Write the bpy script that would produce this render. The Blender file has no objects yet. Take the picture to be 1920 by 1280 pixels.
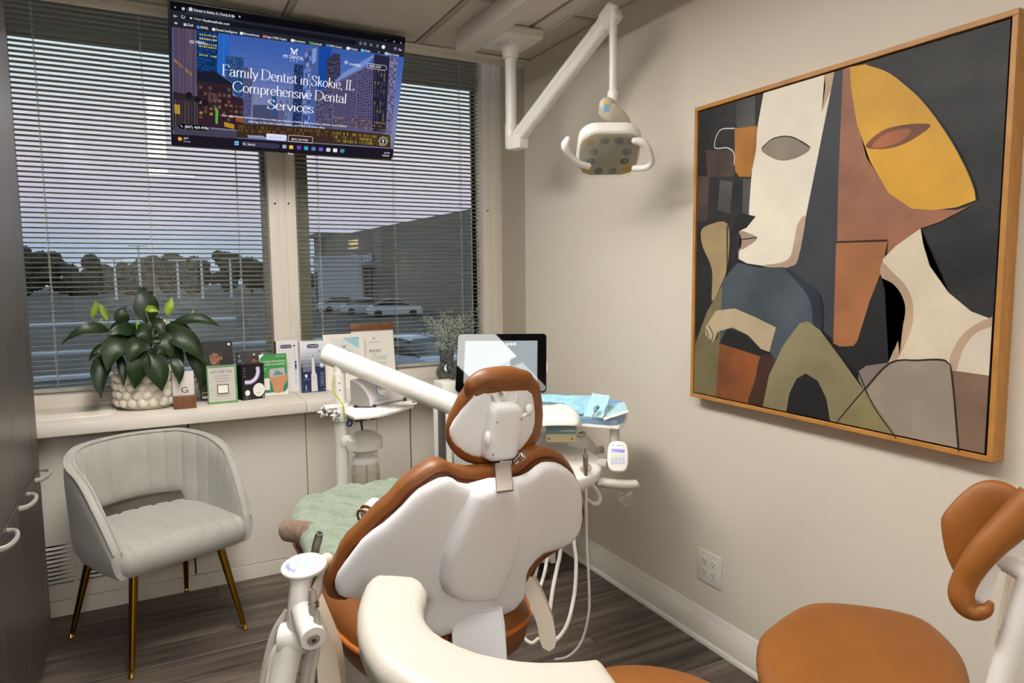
import bpy, bmesh, math, random
import numpy as np
from mathutils import Vector, Matrix
from mathutils.geometry import delaunay_2d_cdt

S = bpy.context.scene
COL = S.collection
random.seed(7)
rnd = random.Random(11)

# ------------------------------------------------------------------ camera, sky, lights, exposure
cam = bpy.data.cameras.new('camera'); cam_o = bpy.data.objects.new('camera', cam); COL.objects.link(cam_o)
cam.lens = 24.436; cam.sensor_width = 36.0; cam.clip_start = 0.05; cam.clip_end = 600
cam_o.matrix_world = Matrix(((0.8886, 0.0528, -0.4556, -1.7411), (-0.4585, 0.0827, -0.8848, -3.2529), (-0.009, 0.9952, 0.0977, 1.373), (0.0, 0.0, 0.0, 1.0)))
S.camera = cam_o
S.view_settings.view_transform = 'Standard'
S.view_settings.look = 'None'
S.view_settings.exposure = 0.0
S.view_settings.gamma = 1.0
S.view_settings.use_curve_mapping = False

W = bpy.data.worlds.new('evening_sky'); S.world = W; W.use_nodes = True
wn = W.node_tree; wn.nodes.clear()
w_out = wn.nodes.new('ShaderNodeOutputWorld'); w_bg = wn.nodes.new('ShaderNodeBackground')
w_tc = wn.nodes.new('ShaderNodeTexCoord'); w_sep = wn.nodes.new('ShaderNodeSeparateXYZ'); w_ramp = wn.nodes.new('ShaderNodeValToRGB')
w_noise = wn.nodes.new('ShaderNodeTexNoise'); w_noise.inputs['Scale'].default_value = 2.2; w_noise.inputs['Detail'].default_value = 3
w_add = wn.nodes.new('ShaderNodeMath'); w_add.operation = 'MULTIPLY_ADD'; w_add.inputs[1].default_value = 0.12
wn.links.new(w_tc.outputs['Generated'], w_sep.inputs[0]); wn.links.new(w_tc.outputs['Generated'], w_noise.inputs['Vector'])
wn.links.new(w_noise.outputs['Fac'], w_add.inputs[0]); wn.links.new(w_sep.outputs['Z'], w_add.inputs[2])
wn.links.new(w_add.outputs[0], w_ramp.inputs[0]); wn.links.new(w_ramp.outputs[0], w_bg.inputs['Color']); wn.links.new(w_bg.outputs[0], w_out.inputs[0])
cr = w_ramp.color_ramp
cr.elements[0].position = 0.02; cr.elements[0].color = (0.36, 0.47, 0.60, 1)
cr.elements[1].position = 0.50; cr.elements[1].color = (0.60, 0.70, 0.80, 1)
for p_, c_ in ((0.09, (0.42, 0.47, 0.60, 1)), (0.14, (0.60, 0.53, 0.66, 1)), (0.22, (0.72, 0.64, 0.72, 1)), (0.32, (0.70, 0.76, 0.83, 1))):
    e_ = cr.elements.new(p_); e_.color = c_
w_bg.inputs['Strength'].default_value = 1.42

LIGHT_MAIN, LIGHT_REAR = 30.0, 14.0      # radiance of the two ceiling panels (built below as real fixtures)

# ------------------------------------------------------------------ helpers
def lin(h):
    h = h.lstrip('#'); v = [int(h[i:i+2], 16)/255 for i in (0, 2, 4)]
    return tuple(x/12.92 if x <= .04045 else ((x+.055)/1.055)**2.4 for x in v)

MATS = {}
def mat(name, col, rough=.5, metal=0., var=.06, scale=9., bump=0., bscale=120., spec=.5, emit=0., coat=0., stretch=(1, 1, 1), sheen=0., sub=0., bdist=.002):
    """procedural principled material: base colour with a soft noise variation and optional fine relief"""
    if name in MATS: return MATS[name]
    m = bpy.data.materials.new(name); m.use_nodes = True; n = m.node_tree; b = n.nodes['Principled BSDF']
    c = lin(col) if isinstance(col, str) else col
    tc = n.nodes.new('ShaderNodeTexCoord'); mp = n.nodes.new('ShaderNodeMapping'); mp.inputs['Scale'].default_value = stretch
    n.links.new(tc.outputs['Object'], mp.inputs[0])
    nz = n.nodes.new('ShaderNodeTexNoise'); nz.inputs['Scale'].default_value = scale; nz.inputs['Detail'].default_value = 4
    n.links.new(mp.outputs[0], nz.inputs['Vector'])
    rp = n.nodes.new('ShaderNodeValToRGB')
    rp.color_ramp.elements[0].position = .3; rp.color_ramp.elements[1].position = .7
    rp.color_ramp.elements[0].color = (*[x*(1-var) for x in c], 1); rp.color_ramp.elements[1].color = (*[min(1, x*(1+var)) for x in c], 1)
    n.links.new(nz.outputs['Fac'], rp.inputs[0]); n.links.new(rp.outputs[0], b.inputs['Base Color'])
    b.inputs['Roughness'].default_value = rough; b.inputs['Metallic'].default_value = metal
    b.inputs['Specular IOR Level'].default_value = spec; b.inputs['Coat Weight'].default_value = coat; b.inputs['Coat Roughness'].default_value = .15
    if sheen: b.inputs['Sheen Weight'].default_value = sheen
    if emit:
        n.links.new(rp.outputs[0], b.inputs['Emission Color']); b.inputs['Emission Strength'].default_value = emit
    if bump:
        n2 = n.nodes.new('ShaderNodeTexNoise'); n2.inputs['Scale'].default_value = bscale; n2.inputs['Detail'].default_value = 3
        n.links.new(mp.outputs[0], n2.inputs['Vector'])
        bp = n.nodes.new('ShaderNodeBump'); bp.inputs['Strength'].default_value = bump; bp.inputs['Distance'].default_value = bdist
        n.links.new(n2.outputs['Fac'], bp.inputs['Height']); n.links.new(bp.outputs[0], b.inputs['Normal'])
    MATS[name] = m
    return m

def glassy(name, tint=(1, 1, 1), gloss=1.0, ior=1.5, rough=0.0):
    m = bpy.data.materials.new(name); m.use_nodes = True; n = m.node_tree; n.nodes.clear()
    o = n.nodes.new('ShaderNodeOutputMaterial'); mx = n.nodes.new('ShaderNodeMixShader'); t = n.nodes.new('ShaderNodeBsdfTransparent'); g = n.nodes.new('ShaderNodeBsdfGlossy')
    f = n.nodes.new('ShaderNodeFresnel'); f.inputs['IOR'].default_value = ior
    k = n.nodes.new('ShaderNodeMath'); k.operation = 'MULTIPLY'; k.inputs[1].default_value = gloss; k.use_clamp = True
    t.inputs[0].default_value = (*tint, 1); g.inputs['Roughness'].default_value = rough
    n.links.new(f.outputs[0], k.inputs[0]); n.links.new(k.outputs[0], mx.inputs[0]); n.links.new(t.outputs[0], mx.inputs[1]); n.links.new(g.outputs[0], mx.inputs[2]); n.links.new(mx.outputs[0], o.inputs[0])
    MATS[name] = m
    return m

def emitter(name, col, strength):
    m = bpy.data.materials.new(name); m.use_nodes = True; n = m.node_tree; n.nodes.clear()
    o = n.nodes.new('ShaderNodeOutputMaterial'); e = n.nodes.new('ShaderNodeEmission')
    c = lin(col) if isinstance(col, str) else col
    e.inputs[0].default_value = (*c, 1); e.inputs[1].default_value = strength; n.links.new(e.outputs[0], o.inputs[0])
    MATS[name] = m
    return m

def obj(name, bm, m=None, parent=None, smooth=True, angle=35, flat=False):
    me = bpy.data.meshes.new(name)
    off = Vector((0, 0, 0)); q = parent
    while q is not None: off += q.location; q = q.parent
    if off.length: bmesh.ops.translate(bm, verts=bm.verts, vec=-off)
    bmesh.ops.recalc_face_normals(bm, faces=bm.faces) if not flat else None
    bm.to_mesh(me); bm.free()
    if smooth:
        for p in me.polygons: p.use_smooth = True
        try: me.set_sharp_from_angle(angle=math.radians(angle))
        except Exception: pass
    o = bpy.data.objects.new(name, me); COL.objects.link(o)
    if m: me.materials.append(m)
    if parent: o.parent = parent
    return o

def thing(name, label, cat, loc, group=None):
    o = bpy.data.objects.new(name, None); COL.objects.link(o); o.location = loc; o.empty_display_size = .05
    o['label'] = label; o['category'] = cat
    if group: o['group'] = group
    return o
def tag(o, label, cat, group=None):
    o['label'] = label; o['category'] = cat
    if group: o['group'] = group
    return o
def struct(name, bm, m, parent=None, **k):
    o = obj(name, bm, m, parent, **k)
    if parent is None: o['kind'] = 'structure'
    return o

def B(): return bmesh.new()
def box(bm, lo, hi, bev=0., seg=2):
    t = bmesh.new()
    bmesh.ops.create_cube(t, size=1)
    lo = Vector(lo); hi = Vector(hi); s = hi-lo; c = (hi+lo)/2
    for v in t.verts: v.co = Vector((v.co.x*s.x, v.co.y*s.y, v.co.z*s.z))+c
    if bev > 0: bmesh.ops.bevel(t, geom=t.edges[:], offset=min(bev, min(abs(s.x), abs(s.y), abs(s.z))*.49), segments=seg, affect='EDGES', profile=.5)
    merge(bm, t)
def merge(bm, t, M=None):
    mp = {}
    for v in t.verts: mp[v] = bm.verts.new(M @ v.co if M is not None else v.co)
    for f in t.faces:
        try: bm.faces.new([mp[v] for v in f.verts])
        except ValueError: pass
    t.free()
def obox(bm, M, size, bev=0., seg=2):
    t = bmesh.new(); bmesh.ops.create_cube(t, size=1)
    for v in t.verts: v.co = Vector((v.co.x*size[0], v.co.y*size[1], v.co.z*size[2]))
    if bev > 0: bmesh.ops.bevel(t, geom=t.edges[:], offset=min(bev, min(size)*.49), segments=seg, affect='EDGES', profile=.5)
    merge(bm, t, M)
def frameM(o, x, y):
    x = Vector(x).normalized(); y = Vector(y); y = (y-x*y.dot(x)).normalized(); z = x.cross(y)
    M = Matrix.Identity(4)
    for i in range(3): M[i][0], M[i][1], M[i][2], M[i][3] = x[i], y[i], z[i], o[i]
    return M
def smoothpath(pts, n=6, closed=False):
    P = [Vector(p) for p in pts]; out = []
    k = len(P)
    rng = range(k if closed else k-1)
    for i in rng:
        p1, p2 = P[i], P[(i+1) % k]
        p0 = P[i-1] if (closed or i > 0) else p1*2-p2
        p3 = P[(i+2) % k] if (closed or i+2 < k) else p2*2-p1
        for j in range(n):
            t = j/n
            out.append(.5*((2*p1)+(p2-p0)*t+(2*p0-5*p1+4*p2-p3)*t*t+(3*p1-p0-3*p2+p3)*t**3))
    if not closed: out.append(P[-1])
    return out
def tube(bm, pts, r, seg=10, caps=True, flatk=None, closed=False):
    P = [Vector(p) for p in pts]; n = len(P)
    R = r if isinstance(r, (list, tuple)) else [r]*n
    if len(R) != n: R = [R[0]+(R[-1]-R[0])*i/(n-1) for i in range(n)] if len(R) == 2 else list(np.interp(np.linspace(0, 1, n), np.linspace(0, 1, len(R)), R))
    rings = []; up = None
    for i in range(n):
        d = (P[(i+1) % n]-P[i-1]) if closed else (P[min(i+1, n-1)]-P[max(i-1, 0)])
        d.normalize()
        if up is None:
            up = Vector((0, 0, 1)) if abs(d.z) < .9 else Vector((1, 0, 0))
        up = (up-d*up.dot(d)).normalized(); sd = d.cross(up)
        rings.append([bm.verts.new(P[i]+(sd*math.cos(a)+up*math.sin(a)*(flatk or 1))*R[i]) for a in (2*math.pi*j/seg for j in range(seg))])
    for i in range(n if closed else n-1):
        a, b = rings[i], rings[(i+1) % n]
        for j in range(seg): bm.faces.new((a[j], a[(j+1) % seg], b[(j+1) % seg], b[j]))
    if caps and not closed:
        bm.faces.new(rings[0][::-1]); bm.faces.new(rings[-1])
def cyl(bm, a, b, r, r2=None, seg=20, bev=0.):
    a = Vector(a); b = Vector(b); r2 = r if r2 is None else r2
    if bev:
        d = (b-a).normalized()
        tube(bm, [a, a+d*bev*.3, a+d*bev, b-d*bev, b-d*bev*.3, b], [r-bev, r-bev*.3, r, r2, r2-bev*.3, r2-bev], seg)
    else: tube(bm, [a, b], [r, r2], seg)
def lathe(bm, prof, o=(0, 0, 0), axis=(0, 0, 1), seg=28, sx=1., sy=1., caps=True):
    ax = Vector(axis).normalized(); t = Vector((1, 0, 0)) if abs(ax.x) < .9 else Vector((0, 1, 0))
    x = (t-ax*t.dot(ax)).normalized(); y = ax.cross(x); o = Vector(o); rings = []
    for r, z in prof:
        rings.append([bm.verts.new(o+ax*z+(x*math.cos(a)*sx+y*math.sin(a)*sy)*max(r, 1e-5)) for a in (2*math.pi*j/seg for j in range(seg))])
    for a, b in zip(rings, rings[1:]):
        for j in range(seg): bm.faces.new((a[j], a[(j+1) % seg], b[(j+1) % seg], b[j]))
    if caps:
        bm.faces.new(rings[0][::-1]); bm.faces.new(rings[-1])
def sphere(bm, c, r, seg=14, sc=(1, 1, 1)):
    t = bmesh.new(); bmesh.ops.create_uvsphere(t, u_segments=seg, v_segments=max(6, seg//2), radius=r)
    for v in t.verts: v.co = Vector((v.co.x*sc[0], v.co.y*sc[1], v.co.z*sc[2]))+Vector(c)
    merge(bm, t)
def prism(bm, pts2, M, h, bev=0., seg=2):
    """polygon in the XY of M, extruded along its Z from 0 to h, with rounded rims"""
    t = bmesh.new(); vs = [t.verts.new((p[0], p[1], 0)) for p in pts2]; f = t.faces.new(vs)
    r = bmesh.ops.extrude_face_region(t, geom=[f])
    for v in r['geom']:
        if isinstance(v, bmesh.types.BMVert): v.co.z += h
    if bev:
        es = [e for e in t.edges if abs(e.verts[0].co.z-e.verts[1].co.z) < 1e-6]
        bmesh.ops.bevel(t, geom=es, offset=bev, segments=seg, affect='EDGES', profile=.5)
    merge(bm, t, M)
def rrect(w, h, r, n=5, cx=0, cy=0):
    out = []
    for sx, sy, a0 in ((1, 1, 0), (-1, 1, 90), (-1, -1, 180), (1, -1, 270)):
        for i in range(n+1):
            a = math.radians(a0+90*i/n); out.append((cx+sx*(w/2-r)+r*math.cos(a), cy+sy*(h/2-r)+r*math.sin(a)))
    return out
def resample(poly, step):
    P = np.array(poly, float); out = []
    for i in range(len(P)):
        a, b = P[i], P[(i+1) % len(P)]; n = max(1, int(round(np.linalg.norm(b-a)/step)))
        for j in range(n): out.append(a+(b-a)*j/n)
    return np.array(out)
def smoothpoly(poly, n=4):
    return [(p.x, p.y) for p in smoothpath([(a, b, 0) for a, b in poly], n, True)]
def edge_dist(P, Q):
    A = P; Bq = np.roll(P, -1, 0); d = Bq-A; L = (d**2).sum(1)+1e-12
    t = np.clip(((Q[:, None]-A[None])*d[None]).sum(-1)/L, 0, 1)
    return np.sqrt((((A[None]+t[..., None]*d[None])-Q[:, None])**2).sum(-1)).min(1)
def inside(P, Q):
    r = np.zeros(len(Q), bool)
    for i in range(len(P)):
        a, b = P[i], P[i-1]
        c = (a[1] > Q[:, 1]) != (b[1] > Q[:, 1])
        with np.errstate(divide='ignore', invalid='ignore'):
            r ^= c & (Q[:, 0] < (b[0]-a[0])*(Q[:, 1]-a[1])/(b[1]-a[1]+1e-15)+a[0])
    return r
def pillow(bm, poly, H, R, mapf, step=.02, back=None, BR=None, hf=None, sharp=2.):
    """closed puffy solid over a 2-D outline: front height rises over the rim radius R to H; back likewise to -back"""
    P = resample(poly, step); area = .5*np.sum(P[:, 0]*np.roll(P[:, 1], -1)-np.roll(P[:, 0], -1)*P[:, 1])
    if area < 0: P = P[::-1]
    T = np.roll(P, -1, 0)-np.roll(P, 1, 0); T /= np.linalg.norm(T, axis=1)[:, None]+1e-9; N = np.stack([-T[:, 1], T[:, 0]], 1)
    pts = [P]
    for k in (.06, .2, .45, .8):
        Q = P+N*R*k; ok = inside(P, Q) & (edge_dist(P, Q) > R*k*.93); pts.append(Q[ok])
    lo, hi = P.min(0), P.max(0)
    gx, gy = np.meshgrid(np.arange(lo[0]+step/2, hi[0], step), np.arange(lo[1]+step/2, hi[1], step)); G = np.stack([gx.ravel(), gy.ravel()], 1)
    G = G[inside(P, G)]
    if len(G): G = G[edge_dist(P, G) > R*1.0+step*.3]; pts.append(G)
    V = np.concatenate(pts); n0 = len(P)
    res = delaunay_2d_cdt([Vector((a, b)) for a, b in V], [(i, (i+1) % n0) for i in range(n0)], [list(range(n0))], 1, 1e-6)
    vv = np.array([[v.x, v.y] for v in res[0]]); d = edge_dist(P, vv)
    prof = lambda d, R: (1-(1-np.clip(d/R, 0, 1))**sharp)**(1/sharp)
    h = H*prof(d, R)
    if hf is not None: h = h+hf(vv, d)
    rim = d < 1e-5
    front = [bm.verts.new(mapf(a, b, z)) for (a, b), z in zip(vv, h)]
    if back is None: 
        for f in res[2]: bm.faces.new([front[i] for i in f])
        return
    hb = -back*prof(d, BR or R)
    rear = [front[i] if rim[i] else bm.verts.new(mapf(vv[i][0], vv[i][1], hb[i])) for i in range(len(vv))]
    for f in res[2]:
        bm.faces.new([front[i] for i in f])
        if not all(rim[i] for i in f): bm.faces.new([rear[i] for i in f][::-1])
def plane_map(M): return lambda a, b, z: M @ Vector((a, b, z))

def copy_tree(o, parent=None):
    c = o.copy(); COL.objects.link(c); c.parent = parent
    for ch in list(o.children): copy_tree(ch, c)
    return c

# flat print on a card-like face: metres from its top-left corner, x to the right, y downwards
TXT_CACHE = {}
def text_bm(body):
    if body in TXT_CACHE: return TXT_CACHE[body].copy()
    cu = bpy.data.curves.new('lettering', 'FONT'); cu.body = body; cu.size = 1.0; cu.resolution_u = 3
    o = bpy.data.objects.new('lettering', cu); COL.objects.link(o)
    dg = bpy.context.evaluated_depsgraph_get(); me = bpy.data.meshes.new_from_object(o.evaluated_get(dg))
    bm = bmesh.new(); bm.from_mesh(me)
    bpy.data.objects.remove(o); bpy.data.curves.remove(cu); bpy.data.meshes.remove(me)
    TXT_CACHE[body] = bm
    return bm.copy()
class Card:
    def __init__(s, o, right, down, eps=.00025):
        s.cnt = {}; s.o = Vector(o); s.r = Vector(right).normalized(); d = Vector(down); s.d = (d-s.r*d.dot(s.r)).normalized(); s.n = s.d.cross(s.r)
        s.eps = eps; s.k = 1; s.L = {}
    def bm(s, key):
        if key not in s.L: s.L[key] = bmesh.new()
        s.cnt[key] = s.cnt.get(key, 0)+1
        return s.L[key]
    def at(s, x, y, k=None): return s.o+s.r*x+s.d*y+s.n*s.eps*(s.k if k is None else k)
    def poly(s, pts, m, name='print'):
        b = s.bm((name, m.name)); vs = [b.verts.new(s.at(*p)) for p in pts]
        if len(pts) > 4:
            t = bmesh.new(); f = t.faces.new([t.verts.new((x, y, 0)) for x, y in pts]); bmesh.ops.triangulate(t, faces=[f])
            t.verts.index_update()
            for q in t.faces: b.faces.new([vs[v.index] for v in q.verts])
            t.free()
        else: b.faces.new(vs)
        s.k += 1
    def quad(s, x0, y0, x1, y1, m, name='print'): s.poly([(x0, y0), (x1, y0), (x1, y1), (x0, y1)], m, name)
    def rr(s, x0, y0, x1, y1, r, m, name='print'): s.poly(rrect(abs(x1-x0), abs(y1-y0), r, 4, (x0+x1)/2, (y0+y1)/2), m, name)
    def ell(s, cx, cy, rx, ry, m, name='print', n=20): s.poly([(cx+rx*math.cos(2*math.pi*i/n), cy+ry*math.sin(2*math.pi*i/n)) for i in range(n)], m, name)
    def line(s, pts, w, m, name='print'):
        P = [Vector((a, b)) for a, b in pts]; b = s.bm((name, m.name)); prev = None
        for i in range(len(P)):
            d = (P[min(i+1, len(P)-1)]-P[max(i-1, 0)]).normalized(); nrm = Vector((-d.y, d.x))*w/2
            cur = [b.verts.new(s.at(*(P[i]+nrm))), b.verts.new(s.at(*(P[i]-nrm)))]
            if prev: b.faces.new((prev[0], cur[0], cur[1], prev[1]))
            prev = cur
        s.k += 1
    def text(s, body, x, y, h, m, align='l', width=None, name='lettering', vert=False):
        """h: cap height; y: baseline"""
        t = text_bm(body); 
        if not t.verts: t.free(); return
        k = h/.72; xs = [v.co.x for v in t.verts]; w0, w1 = min(xs), max(xs); kx = k
        if width: kx = width/(w1-w0)
        w = (w1-w0)*kx; x0 = x-{'l': 0, 'c': w/2, 'r': w}[align]
        b = s.bm((name, m.name)); mp = {}
        for v in t.verts: mp[v] = b.verts.new(s.at(x0+(v.co.x-w0)*kx, y-v.co.y*k))
        for f in t.faces:
            try: b.faces.new([mp[v] for v in f.verts])
            except ValueError: pass
        t.free(); s.k += 1
    def done(s, parent):
        out = []
        for (name, mn), b in s.L.items():
            out.append(obj(name, b, MATS[mn], parent, smooth=False, flat=True))
            if s.cnt[(name, mn)] > 1 or name == 'lettering': out[-1]['kind'] = 'stuff'
        return out
# ------------------------------------------------------------------ materials of the room
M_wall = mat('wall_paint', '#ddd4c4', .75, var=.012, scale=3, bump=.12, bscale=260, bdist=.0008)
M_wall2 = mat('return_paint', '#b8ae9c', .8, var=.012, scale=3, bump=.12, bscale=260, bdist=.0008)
M_trim = mat('trim_paint', '#e2ddd3', .42, var=.012, scale=5)
M_cream = mat('cream_enamel', '#dfd6ca', .5, var=.015, scale=6, bump=.05, bscale=180)
M_panel = mat('panel_paint', '#ddd5c8', .6, var=.02, scale=4, bump=.08, bscale=200)
M_black = mat('black_gap', '#0c0b0a', .8)
M_caulk = mat('old_caulk', '#a8813f', .8, var=.3, scale=60)
M_tile = mat('ceiling_tile', '#c9c0b2', .9, var=.02, scale=30, bump=.4, bscale=420, bdist=.001)
M_grid = mat('ceiling_grid', '#a79e91', .55)
M_dark = mat('dark_sash', '#2c2b28', .5, var=.05)
M_glass = glassy('window_glass', (.86, .9, .9), 1.25, 1.52)
M_slat = mat('blind_slat', '#b9b4a6', .45, var=.03, scale=3)
M_cord = mat('blind_cord', '#c9c6b4', .7)

def floor_mat():
    m = bpy.data.materials.new('vinyl_plank'); m.use_nodes = True; n = m.node_tree; b = n.nodes['Principled BSDF']
    oi = n.nodes.new('ShaderNodeObjectInfo'); tc = n.nodes.new('ShaderNodeTexCoord'); va = n.nodes.new('ShaderNodeVectorMath'); va.operation = 'MULTIPLY_ADD'
    cmb = n.nodes.new('ShaderNodeCombineXYZ'); mu = n.nodes.new('ShaderNodeMath'); mu.operation = 'MULTIPLY'; mu.inputs[1].default_value = 37
    n.links.new(oi.outputs['Random'], mu.inputs[0]); n.links.new(mu.outputs[0], cmb.inputs[0]); n.links.new(mu.outputs[0], cmb.inputs[1])
    va.inputs[1].default_value = (1.5, 22, 4); n.links.new(tc.outputs['Object'], va.inputs[0]); n.links.new(cmb.outputs[0], va.inputs[2])
    nz = n.nodes.new('ShaderNodeTexNoise'); nz.inputs['Scale'].default_value = 1.0; nz.inputs['Detail'].default_value = 7; nz.inputs['Roughness'].default_value = .62; nz.inputs['Distortion'].default_value = .35
    n.links.new(va.outputs[0], nz.inputs['Vector'])
    rp = n.nodes.new('ShaderNodeValToRGB'); e = rp.color_ramp.elements
    e[0].position = .33; e[0].color = (*lin('#332a23'), 1); e[1].position = .72; e[1].color = (*lin('#877a6c'), 1)
    q = e.new(.5); q.color = (*lin('#5d5148'), 1)
    n.links.new(nz.outputs['Fac'], rp.inputs[0])
    hs = n.nodes.new('ShaderNodeHueSaturation'); mr = n.nodes.new('ShaderNodeMapRange'); mr.inputs[3].default_value = .66; mr.inputs[4].default_value = 1.1
    n.links.new(oi.outputs['Random'], mr.inputs[0]); n.links.new(mr.outputs[0], hs.inputs['Value']); n.links.new(rp.outputs[0], hs.inputs['Color']); n.links.new(hs.outputs[0], b.inputs['Base Color'])
    b.inputs['Roughness'].default_value = .5
    bp = n.nodes.new('ShaderNodeBump'); bp.inputs['Strength'].default_value = .15; bp.inputs['Distance'].default_value = .001
    n.links.new(nz.outputs['Fac'], bp.inputs['Height']); n.links.new(bp.outputs[0], b.inputs['Normal'])
    return m
M_floor = floor_mat()

# ------------------------------------------------------------------ floor with single planks
XL, YB, CEIL = -2.78, -4.9, 2.445
b = B(); box(b, (XL, YB, -.06), (.018, .02, -.007)); floor = struct('floor', b, M_black, smooth=False)
PW, PL = .152, 1.22
t_ = bmesh.new(); box(t_, (0.0006, .0006, -.007), (PL-.0006, PW-.0006, 0), .0012, 1)
me_full = bpy.data.meshes.new('plank'); t_.to_mesh(me_full); t_.free(); me_full.materials.append(M_floor)
y = .02; row = 0
while y > YB+.01:
    y -= PW; x = XL-[.0, .71, .34, 1.02, .5, .15, .86][row % 7]
    while x < .018:
        x0 = max(x, XL); x1 = min(x+PL, .018)
        if x1-x0 > .02:
            if x1-x0 > PL-1e-4: me = me_full
            else:
                t_ = bmesh.new(); box(t_, (0.0006, .0006, -.007), (x1-x0-.0006, PW-.0006, 0), .0012, 1)
                me = bpy.data.meshes.new('plank'); t_.to_mesh(me); t_.free(); me.materials.append(M_floor)
            o = bpy.data.objects.new('plank', me); COL.objects.link(o); o.location = (x0, max(y, YB), 0); o.parent = floor
        x += PL
    row += 1

# ------------------------------------------------------------------ walls
b = B(); box(b, (.018, YB, -.06), (.12, 0, 2.75)); struct('wall_right', b, M_wall, smooth=False)
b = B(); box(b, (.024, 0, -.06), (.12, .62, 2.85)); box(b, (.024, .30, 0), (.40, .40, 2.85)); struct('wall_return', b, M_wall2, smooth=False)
b = B(); box(b, (XL-.1, YB, -.06), (XL, .62, 2.85)); struct('wall_left', b, M_wall, smooth=False)
b = B()
for lo, hi in (((XL, YB-.1, -.06), (-2.35, YB, 2.75)), ((-1.25, YB-.1, -.06), (.12, YB, 2.75)), ((-2.35, YB-.1, 2.3), (-1.25, YB, 2.75))): box(b, lo, hi)
struct('wall_front', b, M_wall, smooth=False)
# the doorway behind the camera: casing, open to a short lit corridor
b = B()
for lo, hi in (((-2.42, YB-.11, 0), (-2.35, YB+.015, 2.37)), ((-1.25, YB-.11, 0), (-1.18, YB+.015, 2.37)), ((-2.42, YB-.11, 2.3), (-1.18, YB+.015, 2.37))): box(b, lo, hi, .006)
struct('door_1', b, M_trim)
b = B(); box(b, (-3.2, -6.5, -.06), (-.5, -6.4, 2.5)); box(b, (-3.2, -6.4, -.06), (-.5, YB-.1, -.007)); box(b, (-3.2, -6.5, 2.45), (-.5, YB-.1, 2.5)); box(b, (-3.3, -6.5, -.06), (-3.2, YB-.1, 2.5)); box(b, (-.5, -6.5, -.06), (-.4, YB-.1, 2.5))
struct('wall_corridor', b, M_trim, smooth=False)

# heater enclosure under the sill: single cover panels, base strip, sill boards
b = B(); box(b, (XL, .022, -.06), (.024, .30, .757)); wall_back = struct('wall_back', b, M_black, smooth=False)
seams = [XL, -2.31, -1.6373, -1.1449, -0.8086, -0.6376, .018]
gapw = [0, .001, .0032, .0022, .0012, .0032, 0]
vx = (-2.1862-.14, -2.0896, -2.0758, -2.0758+.17)   # two columns of louvre slots
vz0, vz1 = .142, .298
for i in range(6):
    x0, x1 = seams[i]+gapw[i], seams[i+1]-gapw[i+1]
    b = B()
    if i == 1:
        for lo, hi in (((x0, 0, .0685), (x1, .022, vz0-.006)), ((x0, 0, vz1), (x1, .022, .757)), ((x0, 0, vz0-.006), (vx[0], .022, vz1)), ((vx[1], 0, vz0-.006), (vx[2], .022, vz1)), ((vx[3], 0, vz0-.006), (x1, .022, vz1))): box(b, lo, hi)
    else: box(b, (x0, 0, .0685), (x1, .022, .757), .0012, 1)
    pn = obj('panel', b, M_panel, wall_back, smooth=(i != 1))
    if i == 1:
        n = 9; dz = (vz1-vz0)/n
        for a_, c_ in ((vx[0], vx[1]), (vx[2], vx[3])):
            for j in range(n):
                z0 = vz0+dz*j; b = B(); t = bmesh.new(); K = 12
                prev = None
                for q in range(K+1):
                    f = q/K; x = a_+(c_-a_)*f; bul = (1-(2*f-1)**4)
                    ring = [t.verts.new((x, y_, z_)) for y_, z_ in ((.001, z0-.001), (-.007*bul, z0+.0015), (.004, z0+dz*(1.02-.5*bul)), (.007, z0+dz*(1.0-.5*bul)), (.005, z0-.001))]
                    if prev:
                        for u in range(5): t.faces.new((prev[u], prev[(u+1) % 5], ring[(u+1) % 5], ring[u]))
                    prev = ring
                merge(b, t); obj('slat', b, M_panel, pn)
for x in (-1.1449, -0.8086):
    b = B(); tube(b, [(x+.0006*math.sin(z*40), .002, z) for z in np.linspace(.07, .755, 30)], [.0021 if x < -1 else .0012]*30, 6); obj('sealant', b, M_caulk, wall_back)
b = B(); box(b, (XL, -.002, 0), (.018, .022, .066), .001, 1); struct('baseboard_back', b, M_panel)
# sill boards, the ribbed cover plate over the left end, the strip under the frame
sill = bpy.data.objects.new('trim_1', None); COL.objects.link(sill); sill['kind'] = 'structure'; sill.location = (-1.2, .1, .78)
sx = -1.1537
for x0, x1 in ((XL, sx-.0007), (sx+.0007, .018)):
    b = B(); box(b, (x0, -.092, .757), (x1, .33, .806), .004); obj('sill_board', b, M_cream, sill)
b = B(); box(b, (XL, .285, .806), (.024, .33, .827), .003); obj('sill_strip', b, M_cream, sill)
b = B(); px1 = -1.905
box(b, (XL, .015, .8055), (px1, .283, .8085), .001)
for j in range(9): box(b, (XL, .035+.011*j, .8085), (px1-.012, .0395+.011*j, .8112), .0008, 1)
box(b, (XL, .012, .8055), (px1, .022, .8135), .002); box(b, (px1-.008, .012, .8055), (px1, .2, .8115), .001); obj('cover_plate', b, M_cream, sill)

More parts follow.
